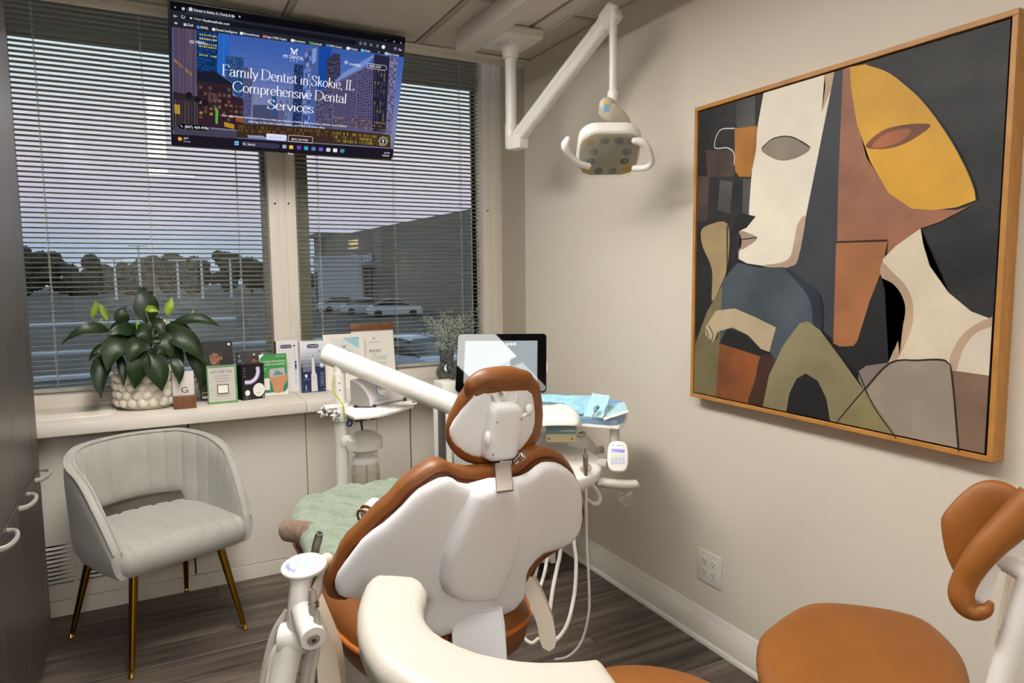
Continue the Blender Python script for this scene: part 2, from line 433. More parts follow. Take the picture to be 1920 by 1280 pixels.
# baseboard on the right wall: plinth with stepped cap and a quarter-round shoe
b = B()
prof = [(.018, 0), (.0, 0), (-.0005, .006), (.001, .013), (.005, .0185), (.0065, .02), (.0065, .1), (.0085, .103), (.0085, .112), (.0105, .1135), (.0105, .1185), (.0135, .1225), (.0165, .128), (.018, .128)]
prof = [(.018, 0), (-.001, 0), (-.001, .008), (.001, .0145), (.0055, .0195), (.0065, .02), (.0065, .102), (.009, .1045), (.009, .112), (.0115, .1135), (.0115, .119), (.0145, .123), (.0165, .1285), (.018, .1285)]
rg = [[b.verts.new((x, y_, z)) for x, z in prof] for y_ in (YB, 0)]
for j in range(len(prof)): b.faces.new((rg[0][j], rg[0][(j+1) % len(prof)], rg[1][(j+1) % len(prof)], rg[1][j]))
b.faces.new(rg[0]); b.faces.new(rg[1][::-1])
struct('baseboard_right', b, M_trim, angle=50)

# ------------------------------------------------------------------ ceiling: grid, tiles, edge angle, pocket over the windows
b = B(); box(b, (XL-.1, YB-.1, CEIL+.03), (.12, -.045, CEIL+.12)); box(b, (XL-.1, -.045, 2.75), (.12, .62, 2.85)); ceiling = struct('ceiling', b, M_tile, smooth=False)
GX, GY, P = -.58, -.665, .6096
b = B()
for i in range(-4, 2): box(b, (GX+P*i-.012, YB, CEIL-.001), (GX+P*i+.012, -.045, CEIL+.004))
for j in range(-7, 2): 
    if GY+P*j < -.05: box(b, (XL, GY+P*j-.012, CEIL-.0006), (.018, GY+P*j+.012, CEIL+.0044))
obj('ceiling_grid', b, M_grid, ceiling, smooth=False)
b = B(); box(b, (XL, -.05, CEIL-.002), (.018, 0, CEIL+.06), .002); box(b, (XL, -.008, CEIL-.03), (.018, 0, CEIL+.06), .002); obj('edge_angle', b, M_trim, ceiling)
LIGHTS = []
for i in range(-4, 1):
    for j in range(-7, 2):
        x0, x1 = GX+P*i+.014, GX+P*(i+1)-.014; y0, y1 = GY+P*j+.014, GY+P*(j+1)-.014
        x0 = max(x0, XL); x1 = min(x1, .018); y0 = max(y0, YB); y1 = min(y1, -.052)
        if x1-x0 < .03 or y1-y0 < .03: continue
        if i == -2 and j in (-2, -1): continue           # main light fitting
        if i == -2 and j in (-4, -3, -6): continue       # the rear light fitting and the added doorway panel
        b = B(); box(b, (x0, y0, CEIL+.001), (x1, y1, CEIL+.03), .004, 1); obj('tile', b, M_tile, ceiling)
M_fit = mat('fitting_white', '#f0efec', .4)
E_main = emitter('panel_light_main', (1, .97, .92), LIGHT_MAIN); E_rear = emitter('panel_light_rear', (1, .97, .93), LIGHT_REAR)
for (j, nj, lab, em) in ((-2, 2, 'long white ceiling light panel nearest the windows, above the dental chair', E_main), (-4, 2, 'long white ceiling light panel over the two stools', E_rear), (-6, 1, 'square white ceiling panel added near the doorway to brighten the rear wall', E_rear)):  # the doorway panel is an added light that brightens the rear wall
    x0, x1 = GX-2*P+.014, GX-P-.014; y0, y1 = GY+P*j+.014, GY+P*(j+nj)-.014
    r = thing('ceiling_light', lab, 'ceiling light', ((x0+x1)/2, (y0+y1)/2, CEIL+.02))
    b = B()
    for lo, hi in (((x0, y0, CEIL-.004), (x1, y0+.02, CEIL+.03)), ((x0, y1-.02, CEIL-.004), (x1, y1, CEIL+.03)), ((x0, y0+.02, CEIL-.004), (x0+.075, y1-.02, CEIL+.03)), ((x1-.075, y0+.02, CEIL-.004), (x1, y1-.02, CEIL+.03))): box(b, lo, hi, .002)
    obj('frame', b, M_fit, r)
    b = B(); box(b, (x0+.075, y0+.02, CEIL+.004), (x1-.075, y1-.02, CEIL+.01)); obj('diffuser', b, em, r, smooth=False)
# added lamp beyond the doorway, unseen, for soft fill from behind the camera
r = thing('corridor_fill_light', 'added square fill light on the corridor ceiling past the doorway', 'ceiling light', (-1.9, -5.7, 2.45))
b = B(); box(b, (-2.2, -6.0, 2.44), (-1.6, -5.4, 2.452), .003); obj('frame', b, M_fit, r)
b = B(); box(b, (-2.17, -5.97, 2.436), (-1.63, -5.43, 2.4405)); obj('diffuser', b, emitter('corridor_fill_panel', (1, .98, .96), 75.0), r, smooth=False)

# ------------------------------------------------------------------ windows
YW = .30
mx0, mx1 = -1.2227, -1.0956
fx1 = -0.085
wz0 = .864
def window(n, xa, xb, gxa, gxb, extra):
    w = bpy.data.objects.new('window_%d' % n, None); COL.objects.link(w); w['kind'] = 'structure'; w.location = ((xa+xb)/2, YW, wz0)
    b = B(); box(b, (xa, YW, .822), (xb, .47, wz0), .004); obj('bottom_rail', b, M_cream, w)
    # dark metal sash set back behind the blind, glass in it
    b = B()
    for lo, hi in (((xa, .395, wz0), (gxa, .455, 2.75)), ((gxb, .395, wz0), (xb, .455, 2.75)), ((gxa, .395, 2.40), (gxb, .455, 2.75)), ((gxa, .395, wz0), (gxb, .455, wz0+.012))): box(b, lo, hi)
    obj('sash', b, M_sash, w, smooth=False)
    b = B(); box(b, (gxa-.005, .418, wz0), (gxb+.005, .424, 2.42)); obj('pane', b, M_glass, w, smooth=False)
    if extra: extra(w)
    return w
M_sash = mat('sash_grey', '#85887b', .5, var=.05)
def mull(w):
    xm = mx0+(mx1-mx0)*.37; xn = mx0+(mx1-mx0)*.62
    b = B(); box(b, (mx0, YW, .822), (xm, .47, 2.8), .002); box(b, (xm-.002, YW+.006, .822), (xn+.002, .47, 2.8), .001); box(b, (xn, YW, .822), (mx1, .47, 2.8), .002); obj('mullion', b, M_cream, w)
    for px in ((-1.1937, 0.3, 1.7182), (-1.1301, 0.3, 1.7205)):
        b = B(); cyl(b, (px[0], YW+.002, px[2]), (px[0], YW-.0012, px[2]), .0048, seg=14); obj('screw', b, M_black, w)
def rjamb(w):
    x2 = fx1+.055
    b = B(); box(b, (fx1, YW, .822), (x2, .47, 2.8), .002); box(b, (x2-.001, YW-.012, .822), (.03, .47, 2.8), .002); obj('jamb', b, M_cream, w)
    px = (-0.0566, 0.3, 1.7207)
    b = B(); cyl(b, (px[0], YW+.002, px[2]), (px[0], YW-.0012, px[2]), .0048, seg=14); obj('screw', b, M_black, w)
window(1, XL, mx0, -2.2336, -1.2403, mull)
window(2, mx1, fx1, -1.0172, -0.0345, rjamb)

# ------------------------------------------------------------------ blinds: every slat its own part
def blind(lab, x0, x1, cords):
    r = thing('window_blind', lab, 'blind', ((x0+x1)/2, .345, wz0))
    zb, pitch, yc = 0.8823, .0213, .345
    # curved cross-section, the outer edge a little lower than the room edge
    t = bmesh.new(); L = (x1-x0)/2; ring0 = []; ring1 = []
    sec = [(-.0125, .0011), (-.006, .0022), (0, .0020), (.006, .0010), (.0125, -.0012), (.0125, -.0016), (.006, .0006), (0, .0016), (-.006, .0018), (-.0125, .0007)]
    a = [t.verts.new((-L, yy, zz)) for yy, zz in sec]; c = [t.verts.new((L, yy, zz)) for yy, zz in sec]
    for j in range(10): t.faces.new((a[j], a[(j+1) % 10], c[(j+1) % 10], c[j]))
    t.faces.new(a[::-1]); t.faces.new(c)
    bmesh.ops.recalc_face_normals(t, faces=t.faces)
    me = bpy.data.meshes.new('slat'); t.to_mesh(me); t.free(); me.materials.append(M_slat)
    for p in me.polygons: p.use_smooth = True
    me.set_sharp_from_angle(angle=.6)
    k = 1; off = r.location
    while zb+pitch*k < 2.66:
        o = bpy.data.objects.new('slat', me); COL.objects.link(o); o.parent = r; o.location = (0, 0, zb+pitch*k-off.z); o.rotation_euler = (-.095+rnd.uniform(-.015, .015), 0, 0); k += 1
    b = B(); box(b, (x0, yc-.0125, zb-.011), (x1, yc+.0125, zb+.006), .003); obj('bottom_rail', b, M_slat, r)
    b = B(); box(b, (x0, yc-.014, 2.675), (x1, yc+.014, 2.72), .002); obj('head_rail', b, M_slat, r)
    for cx in cords:
        b = B()
        for dy in (-.0135, .0135): tube(b, [(cx, yc+dy, zb), (cx, yc+dy, 2.68)], .0009, 5)
        tube(b, [(cx+.004, yc, zb), (cx+.004, yc, 2.68)], .0009, 5)
        for q in range(1, k): tube(b, [(cx, yc-.0135, zb+pitch*q-.002), (cx, yc+.0135, zb+pitch*q-.003)], .0006, 4, caps=False)
        obj('ladder_cord', b, M_cord, r)
    return r
blind('wide cream slatted blind behind the potted plant', -2.30, mx0-.006, [-2.1319, -1.7346, -1.3588])
blind('cream slatted blind behind the vase of dried greenery', mx1+.006, fx1-.005, [-1.0863, -0.9784, -0.5835, -0.2015])

# ------------------------------------------------------------------ outdoors: car park, trees, lamp posts, the big grey building, cars
GZ = -2.05
M_lot = mat('asphalt', '#2f3134', .8, var=.25, scale=.08)
M_lot2 = mat('pale_kerb', '#a9b2bb', .8)
b = B(); box(b, (-160, 2.5, GZ-.3), (160, 260, GZ)); struct('ground', b, M_lot, smooth=False)
for i, (y0, y1, x0, x1) in enumerate(((33, 33.7, -60, 8), (55, 56.4, -80, 4), (24, 24.3, -10, 30))):
    b = B(); box(b, (x0, y0, GZ), (x1, y1, GZ+.15), .04); struct('trim_kerb_%d' % (i+1), b, M_lot2)
M_leafdark = mat('tree_leaf', '#232a1f', .8, var=.35, scale=.6)
M_trunk = mat('tree_trunk', '#3c342c', .9)
def tree(x, y, h, w, seed, lab):
    q = random.Random(seed); r = thing('tree', lab, 'tree', (x, y, GZ), 'trees beyond the car park')
    b = B()
    for i in range(16):
        a = q.uniform(0, 6.28); rr = w*.5*math.sqrt(q.random()); z = h*(.14+.72*q.random()); k = w*q.uniform(.2, .34)*(1-.25*abs(z/h-.55))
        t = bmesh.new(); bmesh.ops.create_icosphere(t, subdivisions=3, radius=k)
        for v in t.verts: v.co *= 1+.22*math.sin(v.co.x*9/k+i)*math.sin(v.co.y*8/k+i*2)*math.sin(v.co.z*9/k)+q.uniform(-.09, .09)
        merge(b, t, Matrix.Translation((x+rr*math.cos(a), y+rr*math.sin(a)*.6, GZ+z)))
    obj('crown', b, M_leafdark, r)
    b = B(); cyl(b, (x, y, GZ), (x, y, GZ+h*.5), .28, .18, 10); obj('trunk', b, M_trunk, r)
TREE_L = ['tall dark tree at the left edge of the car park', 'round dark tree beside the tallest one', 'broad dark tree behind the lamp posts', 'low dark tree behind the potted plant', 'dark tree seen between two lamp posts', 'wide dark tree left of the window mullion', 'tall dark tree just left of the mullion', 'dark tree hidden partly by the mullion', 'small dark tree left of the grey building', 'dense dark tree at the far corner']
for i, q in enumerate(((-22.4724, 150.4422, 6.9896), (-20.3328, 167.3529, 6.3525), (-13.3046, 147.7656, 5.0265), (-9.379, 163.8107, 4.8785), (-4.1115, 141.9103, 5.0995), (0.9721, 155.2736, 6.5333), (5.46, 138.0833, 4.8359), (11.9482, 154.196, 7.0122), (14.5066, 132.3037, 4.9105), (37.8049, 191.0443, 0.7041))): tree(q[0], q[1], q[2]-GZ, 5.4 if i < 9 else 9, 20+i, TREE_L[i])
M_lamp = mat('lamp_post_paint', '#d9dde0', .5)
for i, q in enumerate(((-6.6191, 117.0748, 3.8983), (-3.2619, 111.0223, 5.679), (1.941, 119.4362, 3.7861), (4.8071, 108.9049, 3.6567), (9.582, 117.7872, 4.0098))):
    q = Vector(q)
    r = thing('lamp_post', ('white lamp post, first from the left edge', 'tallest white lamp post in the car park', 'white lamp post right of the tallest one', 'white lamp post between two shorter neighbours', 'white lamp post closest to the mullion')[i], 'lamp post', (q.x, q.y, GZ), 'car park lamp posts')
    b = B(); cyl(b, (q.x, q.y, GZ), (q.x, q.y, q.z), .2, .15, 8); obj('pole', b, M_lamp, r)
    b = B(); box(b, (q.x-1.3, q.y-.2, q.z), (q.x+1.3, q.y+.2, q.z+.2), .04); obj('lamp_head', b, M_lamp, r)

# grey building: long facade running away to the left
M_fac = mat('grey_render', '#666664', .8, var=.05, scale=.3)
M_fac2 = mat('pale_render', '#a3abb5', .8, var=.03)
M_facd = mat('shopfront_dark', '#3b3e42', .4)
M_sign = emitter('lit_sign', '#ffdf9a', 2.2)
M_signw = emitter('lit_white_sign', '#dfe6ee', .55)
pA = Vector((20.0501, 99.1203, 6.5883)); pB = Vector((21.4222, 46.4173, 6.5077))
pB.z = pA.z = (pA.z+pB.z)/2
bd = (pB-pA); bd.z = 0; bd.normalize(); bn = Vector((bd.y, -bd.x, 0))
Ht = pA.z-GZ
r = thing('retail_building', 'long grey retail building with a lit sign outside the right window', 'building', (pA.x, pA.y, GZ))
Mb = Matrix(((bd.x, -bn.x, 0, pA.x), (bd.y, -bn.y, 0, pA.y), (0, 0, 1, GZ), (0, 0, 0, 1)))
LB = (pB-pA).length+40
def bb(lo, hi, bev=0.):
    q = B(); t = B(); box(t, lo, hi, bev); merge(q, t, Mb); return q
obj('wall', bb((0, 0, 0), (LB, 25, Ht)), M_fac, r, smooth=False)
obj('pier', bb((-1.2, -.6, 0), (2.2, 24, Ht*1.02)), M_fac, r, smooth=False)
obj('coping', bb((-3.5, -.9, Ht*1.02), (2.5, 24, Ht*1.08)), M_fac, r, smooth=False)
obj('canopy', bb((3, -2.6, Ht*.52), (25, 0, Ht*.56)), M_fac2, r, smooth=False)
for k in range(9): obj('window', bb((4+2.3*k, -.12, Ht*.05), (5.7+2.3*k, .05, Ht*.47)), M_facd, r, smooth=False)
card = Card(Mb @ Vector((0, -.15, Ht)), bd, (0, 0, -1), .01)
for txt, (u0, v0, hh_, ww_) in (('Portsbork', (15.3747, 1.1855, 0.2948, 4.1266)), ('TEXSMA', (15.3292, 1.5791, 0.3281, 4.132)), ('AT THE BODY', (15.276, 2.0393, 0.1973, 4.2485))): card.text(txt, u0, v0, hh_, M_sign, 'l', ww_)
for o in card.done(r): o['label'] = 'glowing yellow sign lettering'
for k in range(14): obj('banner', bb((9+1.15*k, -.3, Ht*.57), (9.7+1.15*k, -.1, Ht*.68)), M_fac2, r, smooth=False)
# white shop box standing in front of the far end
pS = Vector((11.9291, 64.1351, -0.1193)); 
r = thing('white_kiosk', 'small white building with dark doors in front of the grey one', 'building', (pS.x, pS.y, GZ))
d_ = bd.copy(); n_ = bn.copy()
Mk = Matrix(((d_.x, -n_.x, 0, pS.x), (d_.y, -n_.y, 0, pS.y), (0, 0, 1, GZ), (0, 0, 0, 1)))
kw = 1.95; kh = 2.955-GZ
def kb(lo, hi): q = B(); t = B(); box(t, lo, hi); merge(q, t, Mk); return q
obj('wall', kb((0, 0, 0), (kw*1.15, 4, kh)), M_fac2, r, smooth=False)
obj('roof', kb((-.15, -.2, kh), (kw*1.15+.1, 4.1, kh+.18)), M_fac2, r, smooth=False)
for k in range(2): obj('door', kb((.45+.62*k, -.05, 0), (.85+.62*k, .05, kh*.74)), M_facd, r, smooth=False)
ck = Card(Mk @ Vector((0, -.06, kh)), d_, (0, 0, -1), .01); ck.text('THEATRE', .1, .75, .42, M_signw, 'l', 1.9); ck.done(r)

# cars
M_carglass = mat('car_glass', '#1d242c', .12, spec=.6)
M_tyre = mat('car_tyre', '#15161a', .8)
def car(lab, x, y, ang, colr, group=None):
    m = mat('car_paint_'+colr[1:], colr, .3, coat=.6)
    r = thing('car', lab, 'car', (x, y, GZ), group)
    Mc = Matrix.Translation((x, y, GZ)) @ Matrix.Rotation(ang, 4, 'Z')
    # lofted body: section half-width, floor, belt height along the length
    def loft(secs, mt, name):
        t = bmesh.new(); prev = None
        for yy, hw, z0, z1, tw in secs:
            ring = [t.verts.new(Mc @ Vector(p)) for p in ((-hw, yy, z0), (-hw*1.02, yy, z0+(z1-z0)*.55), (-hw*tw, yy, z1-.05), (-hw*tw*.8, yy, z1), (hw*tw*.8, yy, z1), (hw*tw, yy, z1-.05), (hw*1.02, yy, z0+(z1-z0)*.55), (hw, yy, z0))]
            if prev:
                for j in range(8): t.faces.new((prev[j], prev[(j+1) % 8], ring[(j+1) % 8], ring[j]))
            else: t.faces.new(ring)
            prev = ring
        t.faces.new(prev[::-1]); return obj(name, t, mt, r)
    loft([(-2.25, .72, .35, .66, .9), (-2.1, .84, .25, .78, .93), (-1.2, .9, .2, .93, .95), (0, .9, .2, .95, .95), (1.2, .9, .2, .96, .95), (2.05, .86, .25, .9, .93), (2.25, .74, .35, .72, .9)], m, 'body')
    loft([(-1.15, .78, .9, .95, .95), (-.45, .78, .9, 1.40, .78), (.1, .78, .9, 1.46, .78), (.9, .77, .9, 1.42, .78), (1.75, .76, .9, .97, .93)], M_carglass, 'cabin_glass')
    loft([(-.5, .66, 1.36, 1.42, .92), (.1, .66, 1.40, 1.485, .92), (.95, .64, 1.36, 1.44, .92)], m, 'roof')
    for sx in (-1, 1):
        for yy in (-1.4, 1.35):
            q = B(); a = Mc @ Vector((sx*.72, yy, .32)); c = Mc @ Vector((sx*.92, yy, .32)); cyl(q, a, c, .32, seg=18, bev=.04); obj('wheel', q, M_tyre, r)
pc = Vector((5.6818, 17.5768, -0.5486))
car('dark blue car parked nearest below the right window', pc.x, pc.y+.4, .35, '#7f93ad')
for (lab, a, c), q in zip((('pale car parked far off below the lit sign', 1.4, '#8fa0ad'), ('silver car parked left of the pale far car', 1.5, '#9aa6b2'), ('white car parked far off near the vase', 1.3, '#aab4bd')), ((14.5466, 55.5361), (13.6687, 60.4687), (15.7532, 51.5539))): car(lab, q[0], q[1], a, c)
# ------------------------------------------------------------------ broad-nib serif lettering (for the headline on the screen and the script on the sign)
NIB = {
 'F': (.62, [[(.12, 0), (.12, 1)], [(0, 1), (.55, 1), (.55, .8)], [(.12, .53), (.42, .53)], [(0, 0), (.26, 0)]]),
 'D': (.86, [[(.12, 0), (.12, 1)], '~', [(.12, 1), (.45, .97), (.72, .75), (.76, .5), (.72, .25), (.45, .03), (.12, 0)], [(0, 0), (.14, 0)], [(0, 1), (.14, 1)]]),
 'S': (.56, ['~', [(.46, .78), (.42, .95), (.25, 1.0), (.08, .9), (.08, .72), (.25, .56), (.44, .40), (.48, .2), (.36, .03), (.18, 0), (.05, .08), (.02, .26)]]),
 'I': (.30, [[(.13, 0), (.13, 1)], [(0, 0), (.26, 0)], [(0, 1), (.26, 1)]]),
 'L': (.58, [[(.12, 0), (.12, 1)], [(0, 0), (.5, 0), (.53, .2)], [(0, 1), (.26, 1)]]),
 'C': (.82, ['~', [(.73, .75), (.62, .95), (.42, 1), (.2, .9), (.06, .65), (.06, .35), (.2, .1), (.42, 0), (.62, .05), (.76, .24)]]),
 'a': (.50, ['~', [(.38, .42), (.2, .36), (.05, .25), (.06, .06), (.18, 0), (.3, .05), (.38, .16)], '~', [(.06, .48), (.1, .6), (.24, .63), (.36, .56), (.38, .4), (.38, .1), (.44, 0), (.5, .03)]]),
 'm': (.88, [[(.1, 0), (.1, .62)], '~', [(.1, .46), (.2, .6), (.32, .62), (.41, .5), (.42, .0)], '~', [(.42, .46), (.52, .6), (.64, .62), (.73, .5), (.74, 0)], [(.02, 0), (.2, 0)], [(.34, 0), (.5, 0)], [(.66, 0), (.83, 0)]]),
 'i': (.24, [[(.11, 0), (.11, .62)], [(.08, .86), (.15, .86)], [(.03, 0), (.2, 0)]]),
 'l': (.24, [[(.11, 0), (.11, 1.02)], [(.03, 0), (.2, 0)]]),
 'y': (.46, [[(.02, .62), (.24, .02)], '~', [(.44, .62), (.24, .02), (.14, -.22), (.02, -.26)]]),
 'e': (.47, ['~', [(.07, .34), (.4, .36), (.39, .52), (.26, .63), (.1, .54), (.04, .32), (.1, .1), (.25, 0), (.42, .12)]]),
 'n': (.53, [[(.1, 0), (.1, .62)], '~', [(.1, .46), (.2, .6), (.32, .62), (.41, .5), (.42, 0)], [(.02, 0), (.2, 0)], [(.34, 0), (.51, 0)]]),
 't': (.33, ['~', [(.13, .82), (.13, .4), (.13, .1), (.2, 0), (.31, .05)], [(.02, .62), (.28, .62)]]),
 's': (.38, ['~', [(.3, .5), (.26, .61), (.16, .63), (.05, .55), (.07, .42), (.2, .32), (.31, .22), (.31, .08), (.2, 0), (.1, .01), (.03, .14)]]),
 'k': (.47, [[(.1, 0), (.1, 1.02)], [(.38, .62), (.12, .3)], [(.2, .38), (.42, 0)]]),
 'o': (.50, ['~', [(.25, .63), (.42, .5), (.45, .31), (.42, .12), (.25, 0), (.08, .12), (.05, .31), (.08, .5), (.25, .63)]]),
 'p': (.50, [[(.1, -.28), (.1, .62)], '~', [(.1, .5), (.22, .62), (.38, .58), (.45, .32), (.38, .06), (.22, 0), (.1, .12)], [(.02, -.28), (.2, -.28)]]),
 'r': (.37, [[(.1, 0), (.1, .62)], '~', [(.1, .42), (.2, .58), (.33, .6)], [(.02, 0), (.2, 0)]]),
 'h': (.53, [[(.1, 0), (.1, 1.02)], '~', [(.1, .46), (.2, .6), (.32, .62), (.41, .5), (.42, 0)], [(.02, 0), (.2, 0)], [(.34, 0), (.51, 0)]]),
 'c': (.44, ['~', [(.4, .5), (.34, .6), (.24, .63), (.1, .54), (.04, .32), (.1, .1), (.24, 0), (.41, .12)]]),
 'v': (.44, [[(.02, .62), (.22, 0)], [(.42, .62), (.22, 0)]]),
 'd': (.50, [[(.4, 1.02), (.4, 0)], '~', [(.4, .5), (.28, .62), (.12, .56), (.05, .32), (.12, .06), (.28, 0), (.4, .12)]]),
 ',': (.2, [[(.08, .05), (.1, -.02), (.04, -.14)]]), ' ': (.24, [])}
def nib(card, text, x0, x1, yb, h, m, thick=.09, thin=.028, shear=0., name='lettering'):
    wtot = sum(NIB[c][0] for c in text); k = (x1-x0)/wtot; x = x0
    b = card.bm((name, m.name))
    for ch in text:
        sm = False
        for st in NIB[ch][1]:
            if st == '~': sm = True; continue
            P = [Vector((a, c_, 0)) for a, c_ in st]; P = smoothpath(P, 5) if sm else smoothpath(P, 1); sm = False
            prev = None
            for i in range(len(P)):
                d = P[min(i+1, len(P)-1)]-P[max(i-1, 0)]; d = d.normalized(); w = thin+(thick-thin)*abs(d.y)**1.5
                n_ = Vector((-d.y, d.x, 0))*w/2; cur = []
                for sgn in (1, -1):
                    q = P[i]+n_*sgn; cur.append(b.verts.new(card.at(x+(q.x+shear*q.y)*k, yb-q.y*h)))
                if prev: b.faces.new((prev[0], cur[0], cur[1], prev[1]))
                prev = cur
        x += NIB[ch][0]*k
    card.k += 1

# ------------------------------------------------------------------ television
TL, TR, BR, BL = [Vector(p) for p in ((-1.6318, -0.2401, 2.4118), (-0.6787, -0.1816, 2.4233), (-0.6766, 0.0449, 1.92), (-1.6297, -0.0136, 1.9084))]
w_ = (TR-TL).length; tr = (TR-TL).normalized(); td = (BL-TL); td = (td-tr*td.dot(tr)).normalized(); h_ = .5*((BL-TL).length+(BR-TR).length); tn = td.cross(tr)
tv = thing('television', 'flat black television hung tilted over the windows showing a city web page', 'television', TL+tr*w_/2+td*h_/2)
M_tvb = mat('tv_black', '#0b0b0c', .35); M_tvscr = mat('tv_glass', '#050506', .12)
MT = Matrix(((tr.x, -td.x, tn.x, TL.x), (tr.y, -td.y, tn.y, TL.y), (tr.z, -td.z, tn.z, TL.z), (0, 0, 0, 1)))
def tbox(b, x0, y0, x1, y1, z0, z1, bev=0.): t = B(); box(t, (x0, -y1, z0), (x1, -y0, z1), bev); merge(b, t, MT)
b = B(); tbox(b, 0, 0, w_, h_, -.028, 0, .004); tbox(b, w_*.2, h_*.35, w_*.8, h_*.9, -.055, -.027, .01); obj('casing', b, M_tvb, tv)
b = B(); tbox(b, .006, .006, w_-.006, h_-.014, -.001, .0006); screen = obj('screen', b, M_tvscr, tv, smooth=False)
b = B(); mp0 = MT @ Vector((w_*.5, -h_*.62, -.05)); mp1 = Vector((mp0.x-.1, YW-.002, mp0.z+.02)); mp1.x = (mx0+mx1)/2
tube(b, [mp0, (mp0+mp1)/2+Vector((.03, 0, 0)), mp1], .018, 10); box(b, (mp1.x-.04, YW-.012, mp1.z-.1), (mp1.x+.04, YW, mp1.z+.1), .003); obj('wall_mount', b, M_tvb, tv)
tc = Card(TL, tr, td, .00012); tc.k = 8
def em(hexs, k=1.0): return MATS.get('scr_'+hexs+str(k)) or emitter('scr_'+hexs+str(k), hexs, k)
def T(pts): return [TVC(*p) for p in pts]
Hm = [[0.00046619756, -2.0475465e-05, -0.0097311909], [-0.00013271567, 0.00081606406, 0.011044772], [-7.3740186e-05, -7.4422329e-05, 1.0]]
def TVC(zx, zy):
    v = [Hm[i][0]*zx+Hm[i][1]*zy+Hm[i][2] for i in range(3)]; return (v[0]/v[2]*w_, v[1]/v[2]*h_)
def tp(pts, c, k=1.0, name='screen_image'): tc.poly(T(pts), em(c, k), name)
def bil(q, u, v): 
    a = [(q[0][i]*(1-u)+q[1][i]*u)*(1-v)+(q[3][i]*(1-u)+q[2][i]*u)*v for i in (0, 1)]; return tuple(a)
def grid(q, nx, ny, fx, fy, cols, prob=1., k=1., seed=1):
    r_ = random.Random(seed); Q = T(q)
    for i in range(nx):
        for j in range(ny):
            if r_.random() > prob: continue
            u0, v0 = (i+(1-fx)/2)/nx, (j+(1-fy)/2)/ny; u1, v1 = u0+fx/nx, v0+fy/ny
            m = em(r_.choice(cols), k); bm_ = tc.bm(('screen_image', m.name)); bm_.faces.new([bm_.verts.new(tc.at(*bil(Q, a, c_))) for a, c_ in ((u0, v0), (u1, v0), (u1, v1), (u0, v1))])
    tc.k += 1
tp([(42, 8), (1838, 300), (1752, 1212), (72, 1112)], '#0c0b10')
tp([(42, 75), (1836, 345), (1830, 440), (52, 205)], '#22252f')
tp([(160, 55), (532, 112), (530, 158), (160, 100)], '#2b2d39')
tp([(165, 115), (1460, 310), (1460, 345), (165, 152)], '#14151c')
sq = [(52, 205), (1832, 438), (1762, 1140), (76, 1025)]
QS = T(sq)
skc = [(58, 92, 168), (70, 101, 172), (88, 110, 172), (104, 118, 170), (118, 127, 168), (126, 131, 164), (116, 120, 152)]
for i in range(14):
    f = i/13*6; a = int(min(5, f)); g = f-a; c_ = [int(skc[a][q]*(1-g)+skc[a+1][q]*g) for q in range(3)]
    m = em('#%02x%02x%02x' % tuple(c_)); tc.poly([bil(QS, 0, i/14), bil(QS, 1, i/14), bil(QS, 1, (i+1)/14), bil(QS, 0, (i+1)/14)], m, 'screen_image'); 
tp([(60, 204), (240, 229), (254, 740), (70, 700)], '#3a3042'); grid([(62, 206), (240, 229), (252, 738), (72, 700)], 15, 1, .45, 1, ['#6e5f7c', '#62546f', '#7a6a80'])
grid([(70, 440), (215, 560), (215, 590), (72, 470)], 10, 1, .6, .8, ['#a07a3a'], .8)
tp([(70, 700), (254, 738), (262, 1015), (78, 1000)], '#2c252c'); grid([(80, 760), (250, 780), (255, 1000), (84, 985)], 7, 1, .5, 1, ['#4f4446', '#3f363a'])
tp([(240, 229), (412, 252), (402, 640), (250, 560)], '#10305f'); grid([(242, 232), (410, 254), (404, 640), (252, 600)], 9, 15, .8, .55, ['#1c4a8a', '#0d2850', '#17407c'])
for (yy, c_) in ((275, .9), (305, 1.), (345, 1.), (365, .9), (430, .6)): grid([(262, yy-22), (400, yy-2), (400, yy+14), (262, yy-6)], 8, 1, .7, .7, ['#c9b25e', '#a8914a', '#dcc777'], c_, seed=yy)
tp([(408, 250), (495, 262), (490, 520), (402, 640)], '#1f58b0'); grid([(410, 252), (494, 263), (489, 520), (404, 620)], 8, 1, .5, 1, ['#3573cf', '#2a66bf'])
tp([(468, 428), (604, 442), (602, 790), (470, 640)], '#203c68'); grid([(470, 432), (602, 445), (600, 780), (472, 660)], 8, 16, .6, .6, ['#3c649c', '#2b5186', '#4d77ab'])
tp([(250, 545), (390, 545), (520, 640), (520, 720), (250, 640)], '#1b1d2c')
tp([(252, 618), (522, 650), (526, 730), (628, 765), (630, 1000), (262, 965)], '#33202a'); grid([(262, 640), (515, 665), (516, 940), (268, 915)], 7, 6, .62, .5, ['#5f4d38', '#40564f', '#74603a', '#2a1a22'], .6)
grid([(262, 760), (610, 800), (612, 920), (268, 880)], 9, 3, .6, .5, ['#a3803a', '#57361f', '#7d5a34'], .7, seed=4)
tp([(606, 512), (636, 512), (640, 560), (674, 566), (668, 985), (606, 960)], '#4a4c74'); grid([(610, 560), (670, 570), (666, 960), (610, 940)], 6, 22, .5, .5, ['#6c70a0', '#3a3b60'])
tp([(698, 725), (708, 690), (718, 725), (722, 950), (690, 945)], '#7f7f9e')
tp([(680, 800), (830, 805), (890, 868), (890, 960), (680, 960)], '#45496a'); tp([(826, 720), (860, 722), (858, 880), (826, 870)], '#2f4f86')
tp([(880, 780), (895, 760), (905, 785), (925, 840), (925, 970), (868, 965)], '#555a80'); tp([(928, 676), (985, 682), (985, 980), (924, 970)], '#5d6a98'); grid([(930, 680), (984, 686), (984, 960), (927, 950)], 5, 16, .5, .5, ['#8793ba', '#46527f'])
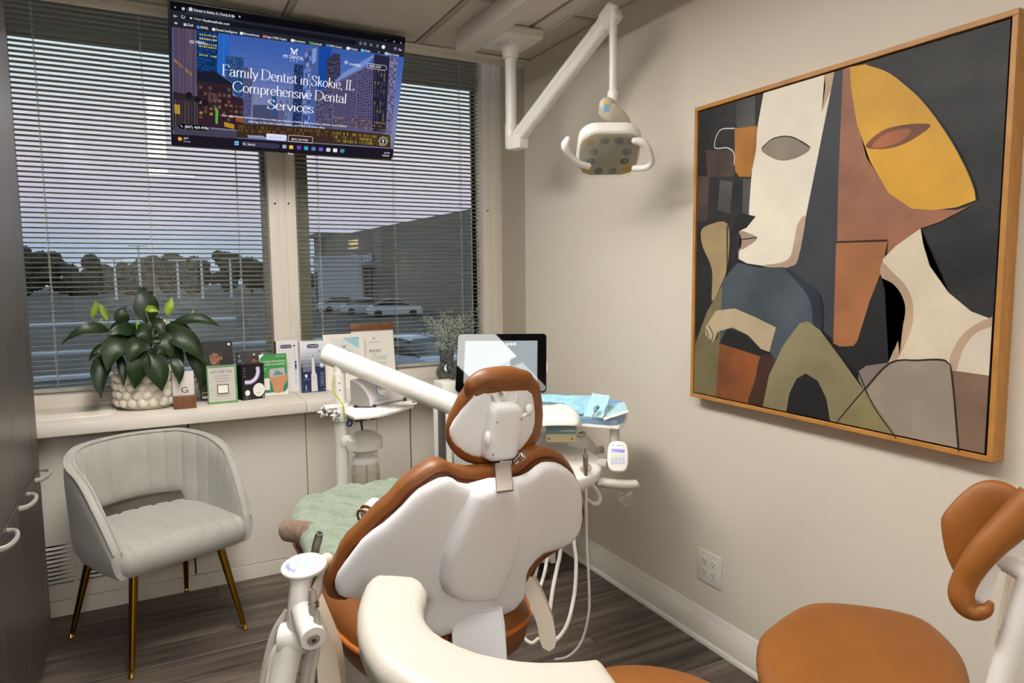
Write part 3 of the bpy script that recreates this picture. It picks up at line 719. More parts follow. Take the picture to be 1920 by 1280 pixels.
tp([(990, 488), (1060, 496), (1052, 985), (984, 975)], '#22315a'); grid([(992, 495), (1058, 502), (1050, 960), (988, 950)], 6, 26, .6, .5, ['#3f5590', '#172346'])
tp([(1060, 400), (1085, 362), (1178, 352), (1172, 990), (1056, 985)], '#4a5d96'); grid([(1066, 405), (1120, 380), (1115, 960), (1060, 950)], 4, 14, .7, .75, ['#6e86c2', '#32447c', '#8ba0d4'])
tp([(1125, 372), (1160, 366), (1155, 470), (1125, 495)], '#7c96d2')
tp([(1176, 352), (1278, 366), (1240, 560), (1235, 800), (1170, 800)], '#17469c'); tp([(1238, 450), (1290, 405), (1340, 415), (1345, 700), (1235, 690)], '#37344f'); grid([(1242, 455), (1338, 425), (1342, 690), (1238, 680)], 8, 16, .5, .6, ['#5a5678', '#262338'])
tp([(1160, 690), (1235, 672), (1300, 680), (1290, 1000), (1160, 985)], '#4d4a68'); grid([(1165, 700), (1290, 690), (1285, 960), (1165, 955)], 9, 14, .5, .5, ['#2a283c', '#6d6a88'])
tp([(1300, 620), (1360, 560), (1598, 412), (1604, 430), (1480, 545), (1320, 628)], '#7088c6')
tp([(1288, 640), (1472, 540), (1600, 480), (1700, 500), (1690, 1060), (1285, 1000)], '#5a5578'); grid([(1300, 650), (1470, 560), (1460, 960), (1296, 960)], 11, 20, .55, .6, ['#25233a', '#2f2d48', '#3a3853']); grid([(1480, 545), (1590, 500), (1585, 970), (1470, 965)], 7, 20, .5, .6, ['#1c1a2c', '#3a3758'])
tp([(1596, 412), (1716, 432), (1700, 1010), (1590, 1000)], '#28243a'); grid([(1600, 520), (1690, 530), (1684, 960), (1592, 950)], 4, 14, .3, .8, ['#4f4668', '#8a7a3a', '#1a1728', '#403a58'])
tp([(1716, 434), (1782, 444), (1740, 1030), (1694, 1020)], '#67648a'); grid([(1720, 440), (1776, 448), (1738, 1000), (1700, 995)], 4, 24, .5, .55, ['#26243a', '#9793b4'])
grid([(1290, 880), (1690, 930), (1690, 1010), (1290, 960)], 26, 3, .5, .5, ['#a87f36', '#4a3a28', '#7e5f2c'], .9)
tp([(560, 940), (1290, 985), (1728, 1030), (1735, 1128), (560, 1050)], '#3a2a20'); grid([(570, 950), (1290, 995), (1290, 1045), (570, 1010)], 60, 2, .35, .8, ['#7a5326', '#5a3a1c', '#2a1c14', '#946a34'], .9)
grid([(1290, 1000), (1728, 1040), (1732, 1120), (1290, 1085)], 34, 3, .55, .8, ['#8a742e', '#6a5a2a', '#a8923c', '#44391e'], .9)
tp([(90, 960), (560, 1000), (560, 1060), (80, 1020)], '#453f52'); tp([(640, 1030), (760, 1036), (800, 1062), (650, 1052)], '#8d94b4')
tp([(395, 838), (418, 840), (414, 948), (396, 940)], '#57a83e'); tp([(80, 795), (124, 800), (128, 872), (86, 866)], '#a8873a'); tp([(462, 930), (540, 950), (540, 985), (466, 965)], '#b08a2c'); tp([(550, 880), (612, 900), (612, 940), (550, 925)], '#8a4d22')
grid([(340, 700), (420, 720), (420, 790), (340, 780)], 5, 4, .9, .9, ['#5a4148', '#6a4a4a', '#49343d'], .8)
for cx, cy in ((192, 726), (258, 760), (312, 785)): tc.ell(*TVC(cx, cy), .012, .013, em('#1b1622'), 'screen_image')
tp([(74, 1024), (1756, 1136), (1750, 1206), (72, 1108)], '#1d1824')
# page text and browser text
Wt = em('#f4f4fa', 1.0); Gt = em('#b9bcc8', 1.0)
MM = w_/445.0/4.085        # metres per zoomed pixel
def tt(s, zx, zy, hz, m=Wt, wz=None, align='l'): x, y_ = TVC(zx, zy); tc.text(s, x, y_, hz*MM, m, align, wz*MM if wz else None)
for s, a, c_, hz in (('Family Dentist in Skokie, IL', (440, 572), (1450, 690), 78), ('Comprehensive Dental', (522, 697), (1392, 786), 78), ('Services', (790, 832), (1142, 860), 74)):
    p0 = TVC(*a); p1 = TVC(*c_); nib(tc, s, p0[0], p1[0], (p0[1]+p1[1])/2, hz*MM, Wt)
tt('Our experienced dental team is here to help you maintain a healthy smile that lasts a lifetime. From routine', 444, 886, 17, Wt, 1003); tt('cleanings to full smile transformations, you\u2019ll find it all at our office.', 644, 932, 17, Wt, 626)
tt('MY DENTAL', 904, 438, 26, Wt, 160); 
for zx in (960, 984, 1008): x, y_ = TVC(zx, 464); tc.ell(x, y_, .002, .002, Wt, 'lettering', 8)
tv_emblem = True
# emblem: two mirrored hooks meeting in a Y
for sg in (-1, 1):
    x, y_ = TVC(986, 370); k = MM
    tc.line([(x+sg*28*k, y_-1*k), (x+sg*20*k, y_+1*k), (x+sg*8*k, y_+15*k), (x+sg*3*k, y_+22*k), (x+sg*3*k, y_+44*k)], 6*k, Wt, 'lettering'); tc.line([(x+sg*28*k, y_+1*k), (x+sg*16*k, y_+18*k), (x+sg*16*k, y_+34*k), (x+sg*24*k, y_+44*k)], 6*k, Wt, 'lettering')
tt('MENU', 236, 330, 22, Wt, 66)
for dy in (0, 14): x, y_ = TVC(188, 308+dy); tc.line([(x, y_), (x+31*MM, y_)], 4*MM, Wt, 'lettering')
tt('invisalign', 1408, 494, 22, Wt, 96); x, y_ = TVC(1383, 474)
for i in range(8): a = i*math.pi/4; tc.line([(x+5*MM*math.cos(a), y_+5*MM*math.sin(a)), (x+16*MM*math.cos(a), y_+16*MM*math.sin(a))], 3.5*MM, Wt, 'lettering')
def rring(za, zb, r, m, wl=2.5):
    (x0, y0), (x1, y1) = TVC(*za), TVC(*zb); tc.line([*rrect(x1-x0, y1-y0, r*MM, 4, (x0+x1)/2, (y0+y1)/2), rrect(x1-x0, y1-y0, r*MM, 4, (x0+x1)/2, (y0+y1)/2)[0]], wl*MM, m, 'lettering')
def rfill(za, zb, r, m): (x0, y0), (x1, y1) = TVC(*za), TVC(*zb); tc.rr(x0, y0, x1, y1, r*MM, m, 'screen_image')
rring((1542, 480), (1688, 536), 14, Wt); tt('BOOK NOW', 1562, 508, 17, Wt, 100)
rfill((112, 940), (358, 998), 28, em('#060608')); tt('(847) 469-9786', 164, 974, 22, Wt, 172); x, y_ = TVC(138, 958); tc.line([(x-6*MM, y_-8*MM), (x-3*MM, y_+4*MM), (x+9*MM, y_+8*MM)], 4*MM, Wt, 'lettering')
rfill((784, 1016), (938, 1074), 12, em('#d8dcf4')); tt('BOOK NOW', 808, 1052, 18, em('#9fa3bd'), 108)
rring((952, 1028), (1136, 1090), 10, Wt); tt('(847) 469-9786', 976, 1066, 16, Wt, 136)
x, y_ = TVC(1672, 1076)
for r_, m in ((40, em('#d7cf9a')), (37, em('#08080a')), (31, Wt), (28, em('#08080a'))): tc.ell(x, y_, r_*MM, r_*MM, m, 'lettering')
tc.ell(x, y_-14*MM, 5*MM, 5*MM, Wt, 'lettering'); tc.line([(x-16*MM, y_-6*MM), (x, y_-3*MM), (x+16*MM, y_-6*MM)], 5*MM, Wt, 'lettering'); tc.line([(x-8*MM, y_+20*MM), (x, y_+2*MM), (x+8*MM, y_+20*MM)], 5*MM, Wt, 'lettering'); tc.line([(x, y_-4*MM), (x, y_+4*MM)], 8*MM, Wt, 'lettering')
tt('Dentist in Skokie, IL | Family & Co', 216, 82, 18, Wt, 280); tt('x', 506, 126, 18, Wt); tt('+', 556, 136, 24, Wt); tt('https://', 218, 146, 18, Gt, 72); tt('mydentalhubs.com', 290, 160, 18, Wt, 180)
rfill((178, 52), (204, 82), 2, em('#d7e6ea')); tt('Y', 184, 78, 18, em('#3a5a66')); tt('v', 66, 58, 18, Wt); rfill((122, 50), (146, 76), 6, Gt)
x, y_ = TVC(62, 118); tc.line([(x+24*MM, y_), (x, y_)], 3*MM, Wt, 'lettering'); tc.line([(x+9*MM, y_-8*MM), (x, y_), (x+9*MM, y_+8*MM)], 3*MM, Wt, 'lettering')
x, y_ = TVC(134, 124); tc.line([(x+10*MM*math.cos(a), y_+10*MM*math.sin(a)) for a in np.linspace(-.6, 4.6, 14)], 3*MM, Wt, 'lettering')
rfill((184, 126), (204, 144), 3, Gt); rfill((66, 164), (94, 182), 9, Gt)
for s, zx, zy, wz, ic, c_ in (('Dell', 170, 194, 36, 138, '#b9bcc8'), ('EMAIL', 270, 213, 52, 238, '#4a8ee8'), ('Dental Intelligence', 386, 230, 150, 356, '#e8e8f4'), ('RemoteAccess', 598, 260, 112, 568, '#dfe6ea'), ('Apps | M365 Copilot', 770, 284, 154, 742, '#c86a5a'), ('Broadvoice', 982, 314, 84, 956, '#e2e2e2'), ('CareCredit', 1118, 334, 78, 1096, '#3f8a5a'), ('DNSA Connect', 1250, 352, 102, 1222, '#3a6ed0'), ('Principal', 1408, 374, 60, 1380, '#e8e8ee'), ('Matilda', 1520, 390, 46, 1490, '#66b6d8'), ('Other favorites', 1694, 414, 100, 1672, '#b9bcc8')):
    tt(s, zx, zy, 17, Wt, wz); rfill((ic, zy-22), (ic+24, zy+3), 5, em(c_))
for zx, s in ((1676, '-'), (1736, 'o'), (1788, 'x')): tt(s, zx, {1676: 306, 1736: 318, 1788: 328}[zx], 18, Wt)
for zx, zy in ((1478, 332), (1512, 336), (1558, 344), (1606, 352)): x, y_ = TVC(zx+8, zy-6); tc.line([(x+9*MM*math.cos(a), y_+9*MM*math.sin(a)) for a in np.linspace(0, 6.28, 9)], 3*MM, Gt, 'lettering')
x, y_ = TVC(1660, 354); tc.ell(x, y_, 15*MM, 15*MM, em('#e9eef2'), 'lettering'); x, y_ = TVC(1750, 366); tc.ell(x, y_, 11*MM, 13*MM, em('#b9668e'), 'lettering'); tt('Chat', 1772, 380, 17, Wt, 32); tt('>', 1620, 402, 18, Wt)
x, y_ = TVC(126, 1054); tc.ell(x, y_, 15*MM, 15*MM, em('#eaa12c'), 'lettering'); tt('63\u00b0F', 156, 1056, 16, Wt, 32); tt('Sunny', 154, 1078, 15, Gt, 50)
for i, c_ in enumerate(('#6cc3f2', '#86d0f6', '#4fb0ea', '#72c6f2')): zx, zy = 540+(i % 2)*17, 1071+(i//2)*17; rfill((zx, zy), (zx+15, zy+15), 1, em(c_))
rfill((592, 1070), (886, 1130), 26, em('#38354f')); tt('Search', 640, 1102, 19, Wt, 58); x, y_ = TVC(614, 1090); tc.line([(x+8*MM*math.cos(a), y_+8*MM*math.sin(a)) for a in np.linspace(.8, 7.1, 12)]+[(x+13*MM, y_+13*MM)], 3*MM, Wt, 'lettering')
for zx, zy, c_ in ((905, 1098, '#9aa6b4'), (956, 1102, '#e2b93c'), (1015, 1106, '#7a3fb8'), (1070, 1110, '#3aa7c4'), (1126, 1114, '#4a7fb8'), (1182, 1118, '#5a5fc0'), (1238, 1122, '#d6d2d8'), (1290, 1126, '#e6e6e6'), (1344, 1130, '#4f7f9c')): rfill((zx, zy), (zx+30, zy+30), 5, em(c_))
tt('6:41 PM', 1678, 1166, 15, Wt, 50); tt('9/25/2025', 1664, 1186, 15, Wt, 62)
tt('Roku', 948, 1172, 17, Wt, 44)
for o in tc.done(screen): pass
tv_glow = None

# ------------------------------------------------------------------ painting in an oak frame
M_oak = mat('oak_frame', '#b9823f', .45, var=.14, scale=14, stretch=(6, 1, 1), bump=.1, bscale=60)
XF = -0.03                                  # the frame's front face
fy0, fy1 = (-1.335, -2.3596); fz0, fz1 = (0.9243, 1.9398)
pa = thing('framed_painting', 'large abstract painting of two stylised figures in an oak frame on the right wall', 'painting', (XF+.02, (fy0+fy1)/2, (fz0+fz1)/2))
FW_ = .0135; 
for lo, hi in (((XF, fy1, fz1-FW_), (.018, fy0, fz1)), ((XF, fy1, fz0), (.018, fy0, fz0+FW_)), ((XF, fy0-FW_, fz0+FW_), (.018, fy0, fz1-FW_)), ((XF, fy1, fz0+FW_), (.018, fy1+FW_, fz1-FW_))):
    b = B(); box(b, lo, hi, .0012, 1); obj('frame_rail', b, M_oak, pa)
b = B(); box(b, (.0, fy1+FW_, fz0+FW_), (.012, fy0-FW_, fz1-FW_)); obj('backing', b, M_black, pa, smooth=False)
gp = .005
M_pbg = mat('paint_charcoal', '#1f1e1f', .55, var=.75, scale=5, stretch=(1, 1, 2.2), bump=.25, bscale=90)
b = B(); box(b, (XF+.004, fy1+FW_+gp, fz0+FW_+gp), (.012, fy0-FW_-gp, fz1-FW_-gp)); canvas = obj('canvas', b, M_pbg, pa, smooth=False)
pc_ = Card((XF+.004, fy0-FW_-gp, fz1-FW_-gp), (0, -1, 0), (0, 0, -1), .00012)
CW, CH = fy0-fy1-2*(FW_+gp), fz1-fz0-2*(FW_+gp)
PD = [('patch', [(0.1734, -0.0236), (0.2529, -0.0114), (0.2564, 0.0961), (0.1766, 0.0837)], 'p'),
 ('brownpatch', [(0.0362, 0.1331), (0.1671, 0.1513), (0.1698, 0.2384), (0.0477, 0.2257)], 'p'),
 ('patch', [(0.1069, 0.2429), (0.1653, 0.2560), (0.1566, 0.3588), (0.0992, 0.3418)], 'p'),
 ('brownpatch', [(-0.0064, 0.2164), (0.0567, 0.2243), (0.0516, 0.3761), (-0.0026, 0.3723)], 'p'),
 ('patch', [(0.2110, 0.2495), (0.2461, 0.2574), (0.2386, 0.3677), (0.2113, 0.3631)], 'p'),
 ('slate', [(0.5402, -0.0085), (0.5663, -0.0068), (0.5698, 0.2987), (0.5672, 0.4639), (0.5692, 0.7440), (0.5308, 0.7220), (0.5222, 0.6335), (0.4572, 0.5744), (0.3869, 0.5371), (0.4240, 0.4130), (0.5066, 0.1863)], 'p'),
 ('white', [(0.2877, -0.0091), (0.5402, -0.0085), (0.5266, 0.0714), (0.4922, 0.2365), (0.4595, 0.3935), (0.4373, 0.5133), (0.4121, 0.5352), (0.3655, 0.5403), (0.2356, 0.5232), (0.1994, 0.5079), (0.1986, 0.4811), (0.2106, 0.4475), (0.2063, 0.4134), (0.2397, 0.4011), (0.2398, 0.3535), (0.2490, 0.2016), (0.2684, 0.0892)], 'p'),
 ('shade', [(0.4595, 0.3935), (0.4373, 0.5133), (0.4121, 0.5352), (0.3655, 0.5403), (0.2984, 0.5313), (0.3721, 0.5232), (0.4108, 0.5015), (0.4308, 0.4134)], 's'),
 ('shade', [(0.5402, -0.0085), (0.5304, 0.0468), (0.5032, 0.1025), (0.5127, 0.0325), (0.5087, -0.0074)], 'p'),
 ('black', [(0.1948, 0.3570), (0.2687, 0.3759), (0.2320, 0.4089), (0.2032, 0.4169), (0.1506, 0.4448)], 'p'),
 ('lips', [(0.2015, 0.4168), (0.2770, 0.4423), (0.2418, 0.4669), (0.2083, 0.4777), (0.2123, 0.4476)], 's'),
 ('line', [(0.2073, 0.4461), (0.2770, 0.4423)], 'l'),
 ('eye', [(0.2862, 0.1667), (0.3327, 0.1450), (0.4006, 0.1523), (0.4687, 0.1938), (0.4233, 0.2157), (0.3610, 0.2154), (0.3049, 0.1891)], 's'),
 ('line', [(0.2862, 0.1667), (0.3327, 0.1450), (0.4006, 0.1523), (0.4687, 0.1938)], 'l'),
 ('cup', [(0.1701, 0.0848), (0.2656, 0.0955), (0.2634, 0.1689), (0.2427, 0.2499), (0.1946, 0.2427), (0.1759, 0.2211)], 'p'),
 ('whiteline', [(0.1701, 0.0848), (0.1024, 0.0797), (0.0810, 0.1315), (0.1384, 0.1419), (0.1692, 0.1636), (0.1720, 0.2025)], 'l'),
 ('tan', [(0.0211, 0.4128), (0.0538, 0.3903), (0.1491, 0.3915), (0.1545, 0.5194), (0.1238, 0.5946), (0.0825, 0.6493), (0.0797, 0.5437), (0.0336, 0.4653)], 's'),
 ('olivel', [(0.1541, 0.5630), (0.1292, 0.7858), (0.1098, 0.9883), (-0.0090, 0.9879), (-0.0035, 0.8103), (0.0597, 0.6865)], 'p'),
 ('terra', [(0.5686, -0.0062), (0.5917, -0.0071), (0.6111, 0.1244), (0.6501, 0.2494), (0.7186, 0.3454), (0.7814, 0.3940), (0.8930, 0.4080), (0.9227, 0.4018), (0.8586, 0.4321), (0.8081, 0.4462), (0.7458, 0.4865), (0.7213, 0.5138), (0.7224, 0.4710), (0.5698, 0.4682), (0.5662, 0.2983)], 'p'),
 ('yellow', [(0.5894, -0.0067), (0.6391, 0.0053), (0.7097, 0.0461), (0.7923, 0.1269), (0.8614, 0.2234), (0.9074, 0.3048), (0.9313, 0.3595), (0.9379, 0.3885), (0.8926, 0.4018), (0.8389, 0.4035), (0.7814, 0.3949), (0.7188, 0.3502), (0.6615, 0.2608), (0.6181, 0.1554), (0.5970, 0.0621)], 'p'),
 ('line', [(0.6391, 0.0053), (0.7097, 0.0461), (0.7923, 0.1269), (0.8614, 0.2234), (0.9074, 0.3048), (0.9313, 0.3595), (0.9379, 0.3885)], 'l'),
 ('eye2', [(0.6465, 0.2194), (0.6904, 0.1882), (0.7515, 0.1834), (0.8201, 0.1954), (0.7920, 0.2174), (0.7439, 0.2333), (0.6925, 0.2345)], 's'),
 ('eye2in', [(0.6652, 0.2224), (0.7013, 0.1978), (0.7519, 0.1928), (0.7721, 0.2029), (0.7434, 0.2239), (0.6976, 0.2305)], 's'),
 ('night', [(0.7080, 0.5705), (0.7512, 0.5995), (0.7766, 0.6644), (0.7596, 0.7335), (0.7343, 0.7934), (0.6533, 0.8252), (0.5797, 0.7613), (0.6439, 0.7431), (0.6782, 0.6288)], 's'),
 ('column', [(0.5674, 0.4691), (0.7224, 0.4710), (0.7092, 0.5488), (0.6782, 0.6288), (0.6461, 0.7409), (0.6341, 0.7564), (0.5919, 0.7623), (0.5696, 0.7546)], 'p'),
 ('cream', [(0.8081, 0.4462), (0.8167, 0.4846), (0.8365, 0.5406), (0.8855, 0.6045), (0.9400, 0.6475), (0.9952, 0.6640), (0.9935, 0.7943), (0.8997, 0.7924), (0.8896, 0.7706), (0.7395, 0.7908), (0.7653, 0.7233), (0.7792, 0.6546), (0.7660, 0.6117), (0.7401, 0.5831), (0.7078, 0.5656), (0.7110, 0.5194), (0.7458, 0.4865)], 'p'),
 ('shade', [(0.7078, 0.5656), (0.7401, 0.5831), (0.7660, 0.6117), (0.7792, 0.6546), (0.7653, 0.7233), (0.7444, 0.7843), (0.7600, 0.7846), (0.7964, 0.7017), (0.7980, 0.6347), (0.7759, 0.5876), (0.7388, 0.5539), (0.7093, 0.5292)], 's'),
 ('shoulder', [(0.9948, 0.6580), (0.9582, 0.6730), (0.9176, 0.7114), (0.8958, 0.7699), (0.9130, 0.7918), (0.9935, 0.7952)], 'p'),
 ('shade', [(0.9948, 0.6580), (0.9582, 0.6730), (0.9176, 0.7114), (0.8958, 0.7699), (0.9130, 0.7918), (0.9238, 0.7470), (0.9512, 0.6999), (0.9958, 0.6751)], 's'),
 ('box', [(0.7395, 0.7908), (0.8758, 0.7684), (0.8915, 0.7731), (0.9025, 0.7949), (0.9302, 0.9864), (0.7696, 0.9867), (0.6725, 0.8745)], 'p'),
 ('brown', [(0.9024, 0.7921), (0.9935, 0.7943), (0.9958, 0.9859), (0.9302, 0.9864)], 'p'),
 ('mauve', [(0.6533, 0.8252), (0.6751, 0.8071), (0.7447, 0.7902), (0.6725, 0.8745), (0.6543, 0.8480)], 'p'),
 ('blue', [(0.1337, 0.5756), (0.1998, 0.5202), (0.2910, 0.5383), (0.3869, 0.5371), (0.4572, 0.5744), (0.5217, 0.6227), (0.5308, 0.7220), (0.4553, 0.6992), (0.4097, 0.7740), (0.3686, 0.8316), (0.1259, 0.7938), (0.1246, 0.7476)], 'p'),
 ('bluedark', [(0.3869, 0.5371), (0.4572, 0.5744), (0.5217, 0.6227), (0.5308, 0.7220), (0.5020, 0.7086), (0.4861, 0.6346), (0.4301, 0.5745)], 's'),
 ('black', [(0.1223, 0.7941), (0.1591, 0.7377), (0.2558, 0.7545), (0.3454, 0.8033), (0.3685, 0.8293)], 'p'),
 ('arm', [(0.0574, 0.7391), (0.1050, 0.6819), (0.1911, 0.6707), (0.2886, 0.6979), (0.3647, 0.7230), (0.3409, 0.8014), (0.3073, 0.7950), (0.2510, 0.7549), (0.1846, 0.7347), (0.1246, 0.7502), (0.0936, 0.7913), (0.0563, 0.7694)], 'p'),
 ('line', [(0.0701, 0.7330), (0.0929, 0.7654), (0.0862, 0.7867)], 'l'),
 ('line', [(0.0614, 0.7493), (0.0712, 0.7748)], 'l'),
 ('line', [(0.1159, 0.7534), (0.1077, 0.7811)], 'l'),
 ('rust', [(0.1258, 0.7925), (0.3670, 0.8282), (0.3214, 0.9852), (0.1134, 0.9865)], 'p'),
 ('rustdark', [(0.3081, 0.8190), (0.3670, 0.8282), (0.3214, 0.9852), (0.2583, 0.9848), (0.2873, 0.8942)], 's'),
 ('olive', [(0.3214, 0.9852), (0.3434, 0.8748), (0.3955, 0.7753), (0.4554, 0.7026), (0.4846, 0.6975), (0.5283, 0.7222), (0.5930, 0.7899), (0.6725, 0.8745), (0.5891, 0.9852), (0.5706, 0.9855), (0.5552, 0.9158), (0.5240, 0.8686), (0.4813, 0.8518), (0.4482, 0.8730), (0.4236, 0.9225), (0.4146, 0.9857)], 'p'),
 ('olive2', [(0.6725, 0.8745), (0.7717, 0.9873), (0.5891, 0.9852)], 'p'),
 ('black', [(0.4146, 0.9857), (0.4236, 0.9225), (0.4482, 0.8730), (0.4813, 0.8518), (0.5240, 0.8686), (0.5552, 0.9158), (0.5706, 0.9866)], 'p'),
 ('line', [(0.6533, 0.8252), (0.7020, 0.9112), (0.7717, 0.9873)], 'l'),
 ('line', [(0.5890, 0.9820), (0.6725, 0.8745), (0.7447, 0.7912), (0.8196, 0.7762), (0.8758, 0.7684), (0.8943, 0.7756), (0.9048, 0.8038), (0.9302, 0.9864)], 'l'),
 ('line', [(0.5674, 0.4691), (0.7224, 0.4710)], 'l'),
 ('line', [(0.1492, 0.3952), (0.1541, 0.5630)], 'l')]
def pm(name, c, var=.2, sc=7, **k): return mat('paint_'+name, c, .55, var=var, scale=sc, bump=.2, bscale=90, **k)
PCOL = {'slate': ('#363940', .14), 'white': ('#e4dac8', .07), 'black': ('#161617', .3), 'lips': ('#a48b78', .2), 'eye': ('#8b7f70', .25), 'cup': ('#a56d2b', .3), 'patch': ('#4a4846', .4), 'brownpatch': ('#43352f', .4),
        'terra': ('#96634a', .22), 'yellow': ('#cf9b2b', .12), 'eye2': ('#6e3f24', .4), 'eye2in': ('#9a5a34', .3), 'column': ('#a06840', .2), 'cream': ('#d6c8b0', .09), 'shoulder': ('#d3c6b3', .12), 'night': ('#17181b', .2), 'box': ('#968a7c', .14),
        'brown': ('#7d6552', .18), 'mauve': ('#81766f', .12), 'olive': ('#877c5c', .16), 'olive2': ('#857a54', .16), 'blue': ('#434d55', .32), 'arm': ('#b7a485', .14), 'rust': ('#844a22', .38), 'rustdark': ('#3a2014', .5), 'olivel': ('#746a48', .22), 'tan': ('#a28c66', .18), 'line': ('#191514', .1), 'whiteline': ('#d9d6d0', .05), 'shade': ('#b79d83', .2), 'bluedark': ('#1f2a36', .3)}
for nm, pts, kind in PD:
    m = pm(nm, *PCOL[nm])
    if kind == 's': pts = smoothpoly(pts, 4)
    if kind == 'l': pc_.line([(p.x, p.y) for p in smoothpath([(a, c_, 0) for a, c_ in pts], 4)], .0035, m, 'painted_line')
    else:
        Pq = [(min(max(a, 0), CW), min(max(c_, 0), CH)) for a, c_ in pts]
        b = bmesh.new(); f = b.faces.new([b.verts.new(pc_.at(*p)) for p in Pq]); bmesh.ops.triangulate(b, faces=[f]); pc_.k += 1
        obj('painted_shape', b, m, canvas, smooth=False, flat=True)
pc_.done(canvas)

# ------------------------------------------------------------------ wall socket plate
M_plate = mat('socket_white', '#ddd8cf', .35)
oy0, oy1 = (0.014, -1.3405, 0.3537)[1], (0.014, -1.4638, 0.3542)[1]; oz1, oz0 = (0.014, -1.3405, 0.3537)[2], (0.014, -1.34, 0.2326)[2]
so = thing('wall_socket', 'square white four-outlet socket plate low on the right wall', 'socket', (.018, (oy0+oy1)/2, (oz0+oz1)/2))
b = B(); box(b, (.0125, oy1, oz0), (.018, oy0, oz1), .003, 3); obj('plate', b, M_plate, so)
for iy in (-1, 1):
    for iz in (-1, 1):
        cy, cz = (oy0+oy1)/2+iy*.022-.003, (oz0+oz1)/2+iz*.0195+.002
        b = B(); prism(b, [(max(-.0145, min(.0145, .0172*math.cos(a))), .0155*math.sin(a)) for a in np.linspace(0, 2*math.pi, 24, endpoint=False)], frameM((.0128, cy, cz), (0, -1, 0), (0, 0, 1)) @ Matrix.Rotation(0, 4, 'X'), -.0001, 0)
        b.free(); b = B(); Mq = Matrix(((0, 0, -1, .0128), (-1, 0, 0, cy), (0, 1, 0, cz), (0, 0, 0, 1)))
        prism(b, [(.0172*math.cos(a), max(-.0135, min(.0135, .0172*math.sin(a)))) for a in np.linspace(0, 2*math.pi, 24, endpoint=False)], Mq, .0022, .0005, 1); o = obj('outlet', b, M_plate, so)
        b = B()
        for dx, w2, h2 in ((-.0062, .0011, .004), (.0062, .0011, .0034)): box(b, (.0102, cy-dx-w2, cz+.003-h2), (.0108, cy-dx+w2, cz+.003+h2))
        cyl(b, (.0102, cy, cz-.0075), (.0108, cy, cz-.0075), .0025, seg=10); obj('slot', b, M_black, o, smooth=False)

# ------------------------------------------------------------------ tall taupe storage cabinet on the left
M_cab = mat('taupe_laminate', '#4b4540', .34, var=.05, scale=2, spec=.4)
M_toe = mat('toe_kick', '#8f8a83', .6)
M_pull = mat('cabinet_pull', '#a9a39b', .35, metal=.2)
XC = -2.126; cy_far = -.375; zg = .712
ca = thing('storage_cabinet', 'tall taupe storage cabinet with pale arched pulls along the left wall', 'cabinet', (-2.45, -1.6, 0))
b = B(); box(b, (XL+.002, -3.2, .1), (XC-.021, cy_far, 2.40), .001, 1); obj('body', b, M_cab, ca)
b = B(); box(b, (XL+.002, -3.2, 0), (XC-.055, cy_far-.11, .1)); obj('toe_kick', b, M_toe, ca)
ys = [cy_far, -.50]+[-.50-.325*i for i in range(1, 9)]
for i in range(len(ys)-1):
    y1, y0 = ys[i]-.001, ys[i+1]+.001
    if y0 < -3.2: break
    if i == 0:
        b = B(); box(b, (XC-.02, y0, .1), (XC, y1, zg-.003), .001, 1); obj('filler_strip', b, M_cab, ca)
        b = B(); box(b, (XC-.02, y0, zg+.003), (XC, y1, 2.40), .001, 1); obj('filler_strip', b, M_cab, ca); 
    else:
        b = B(); box(b, (XC-.02, y0, zg+.003), (XC, y1, 2.40), .001, 1); obj('door', b, M_cab, ca)
        b = B(); box(b, (XC-.02, y0, .1), (XC, y1, zg-.003), .001, 1); d_ = obj('drawer', b, M_cab, ca)
    if i in (0, 1, 2, 3):
        yc = (-.415, -.735, -1.075, -1.40)[i]; zc = (.694, .694, .690, .69)[i]
        b = B(); tube(b, [(XC-.001, yc+.075, zc), (XC+.012, yc+.072, zc)]+[(XC+.010+.022*math.sin(a), yc+.072*math.cos(a), zc) for a in np.linspace(.15, math.pi-.15, 14)]+[(XC+.012, yc-.072, zc), (XC-.001, yc-.075, zc)], .006, 8, flatk=1.3)
        obj('pull', b, M_pull, ca if i == 0 else d_)
# ------------------------------------------------------------------ shared finishes
M_white = mat('white_plastic', '#ebe7e0', .32, var=.01, spec=.5)
M_shell = mat('white_shell', '#e9e8e8', .3, var=.008, spec=.5)
M_beige = mat('beige_plastic', '#d8cab6', .4, var=.02)
M_leath = mat('caramel_leather', '#7e4a1d', .42, var=.1, scale=9, bump=.35, bscale=330, bdist=.0012)
M_leathd = mat('dark_seam', '#4d2410', .6)
M_steel = mat('brushed_steel', '#b0a89e', .42, metal=.35, var=.1, scale=30, stretch=(1, 1, 8))
M_chrome = mat('chrome', '#cfcbc4', .14, metal=1.)
M_grey = mat('grey_hose', '#a9a29a', .5)
M_greyd = mat('dark_grey_plastic', '#3a3936', .5)
M_paleg = mat('pale_grey_plastic', '#b9b2a8', .45)
M_hosew = mat('pale_hose', '#d9d2c8', .4)
M_blue = mat('blue_print', '#5a7fc4', .5)
M_lblue = mat('pale_blue_print', '#86b4dc', .5)
M_film = glassy('clear_film', (1, 1, 1), .0, 1.4, 1.0)
for n_ in M_film.node_tree.nodes:
    if n_.type == 'MATH': n_.operation = 'MULTIPLY_ADD'; n_.inputs[1].default_value = .15; n_.inputs[2].default_value = .03

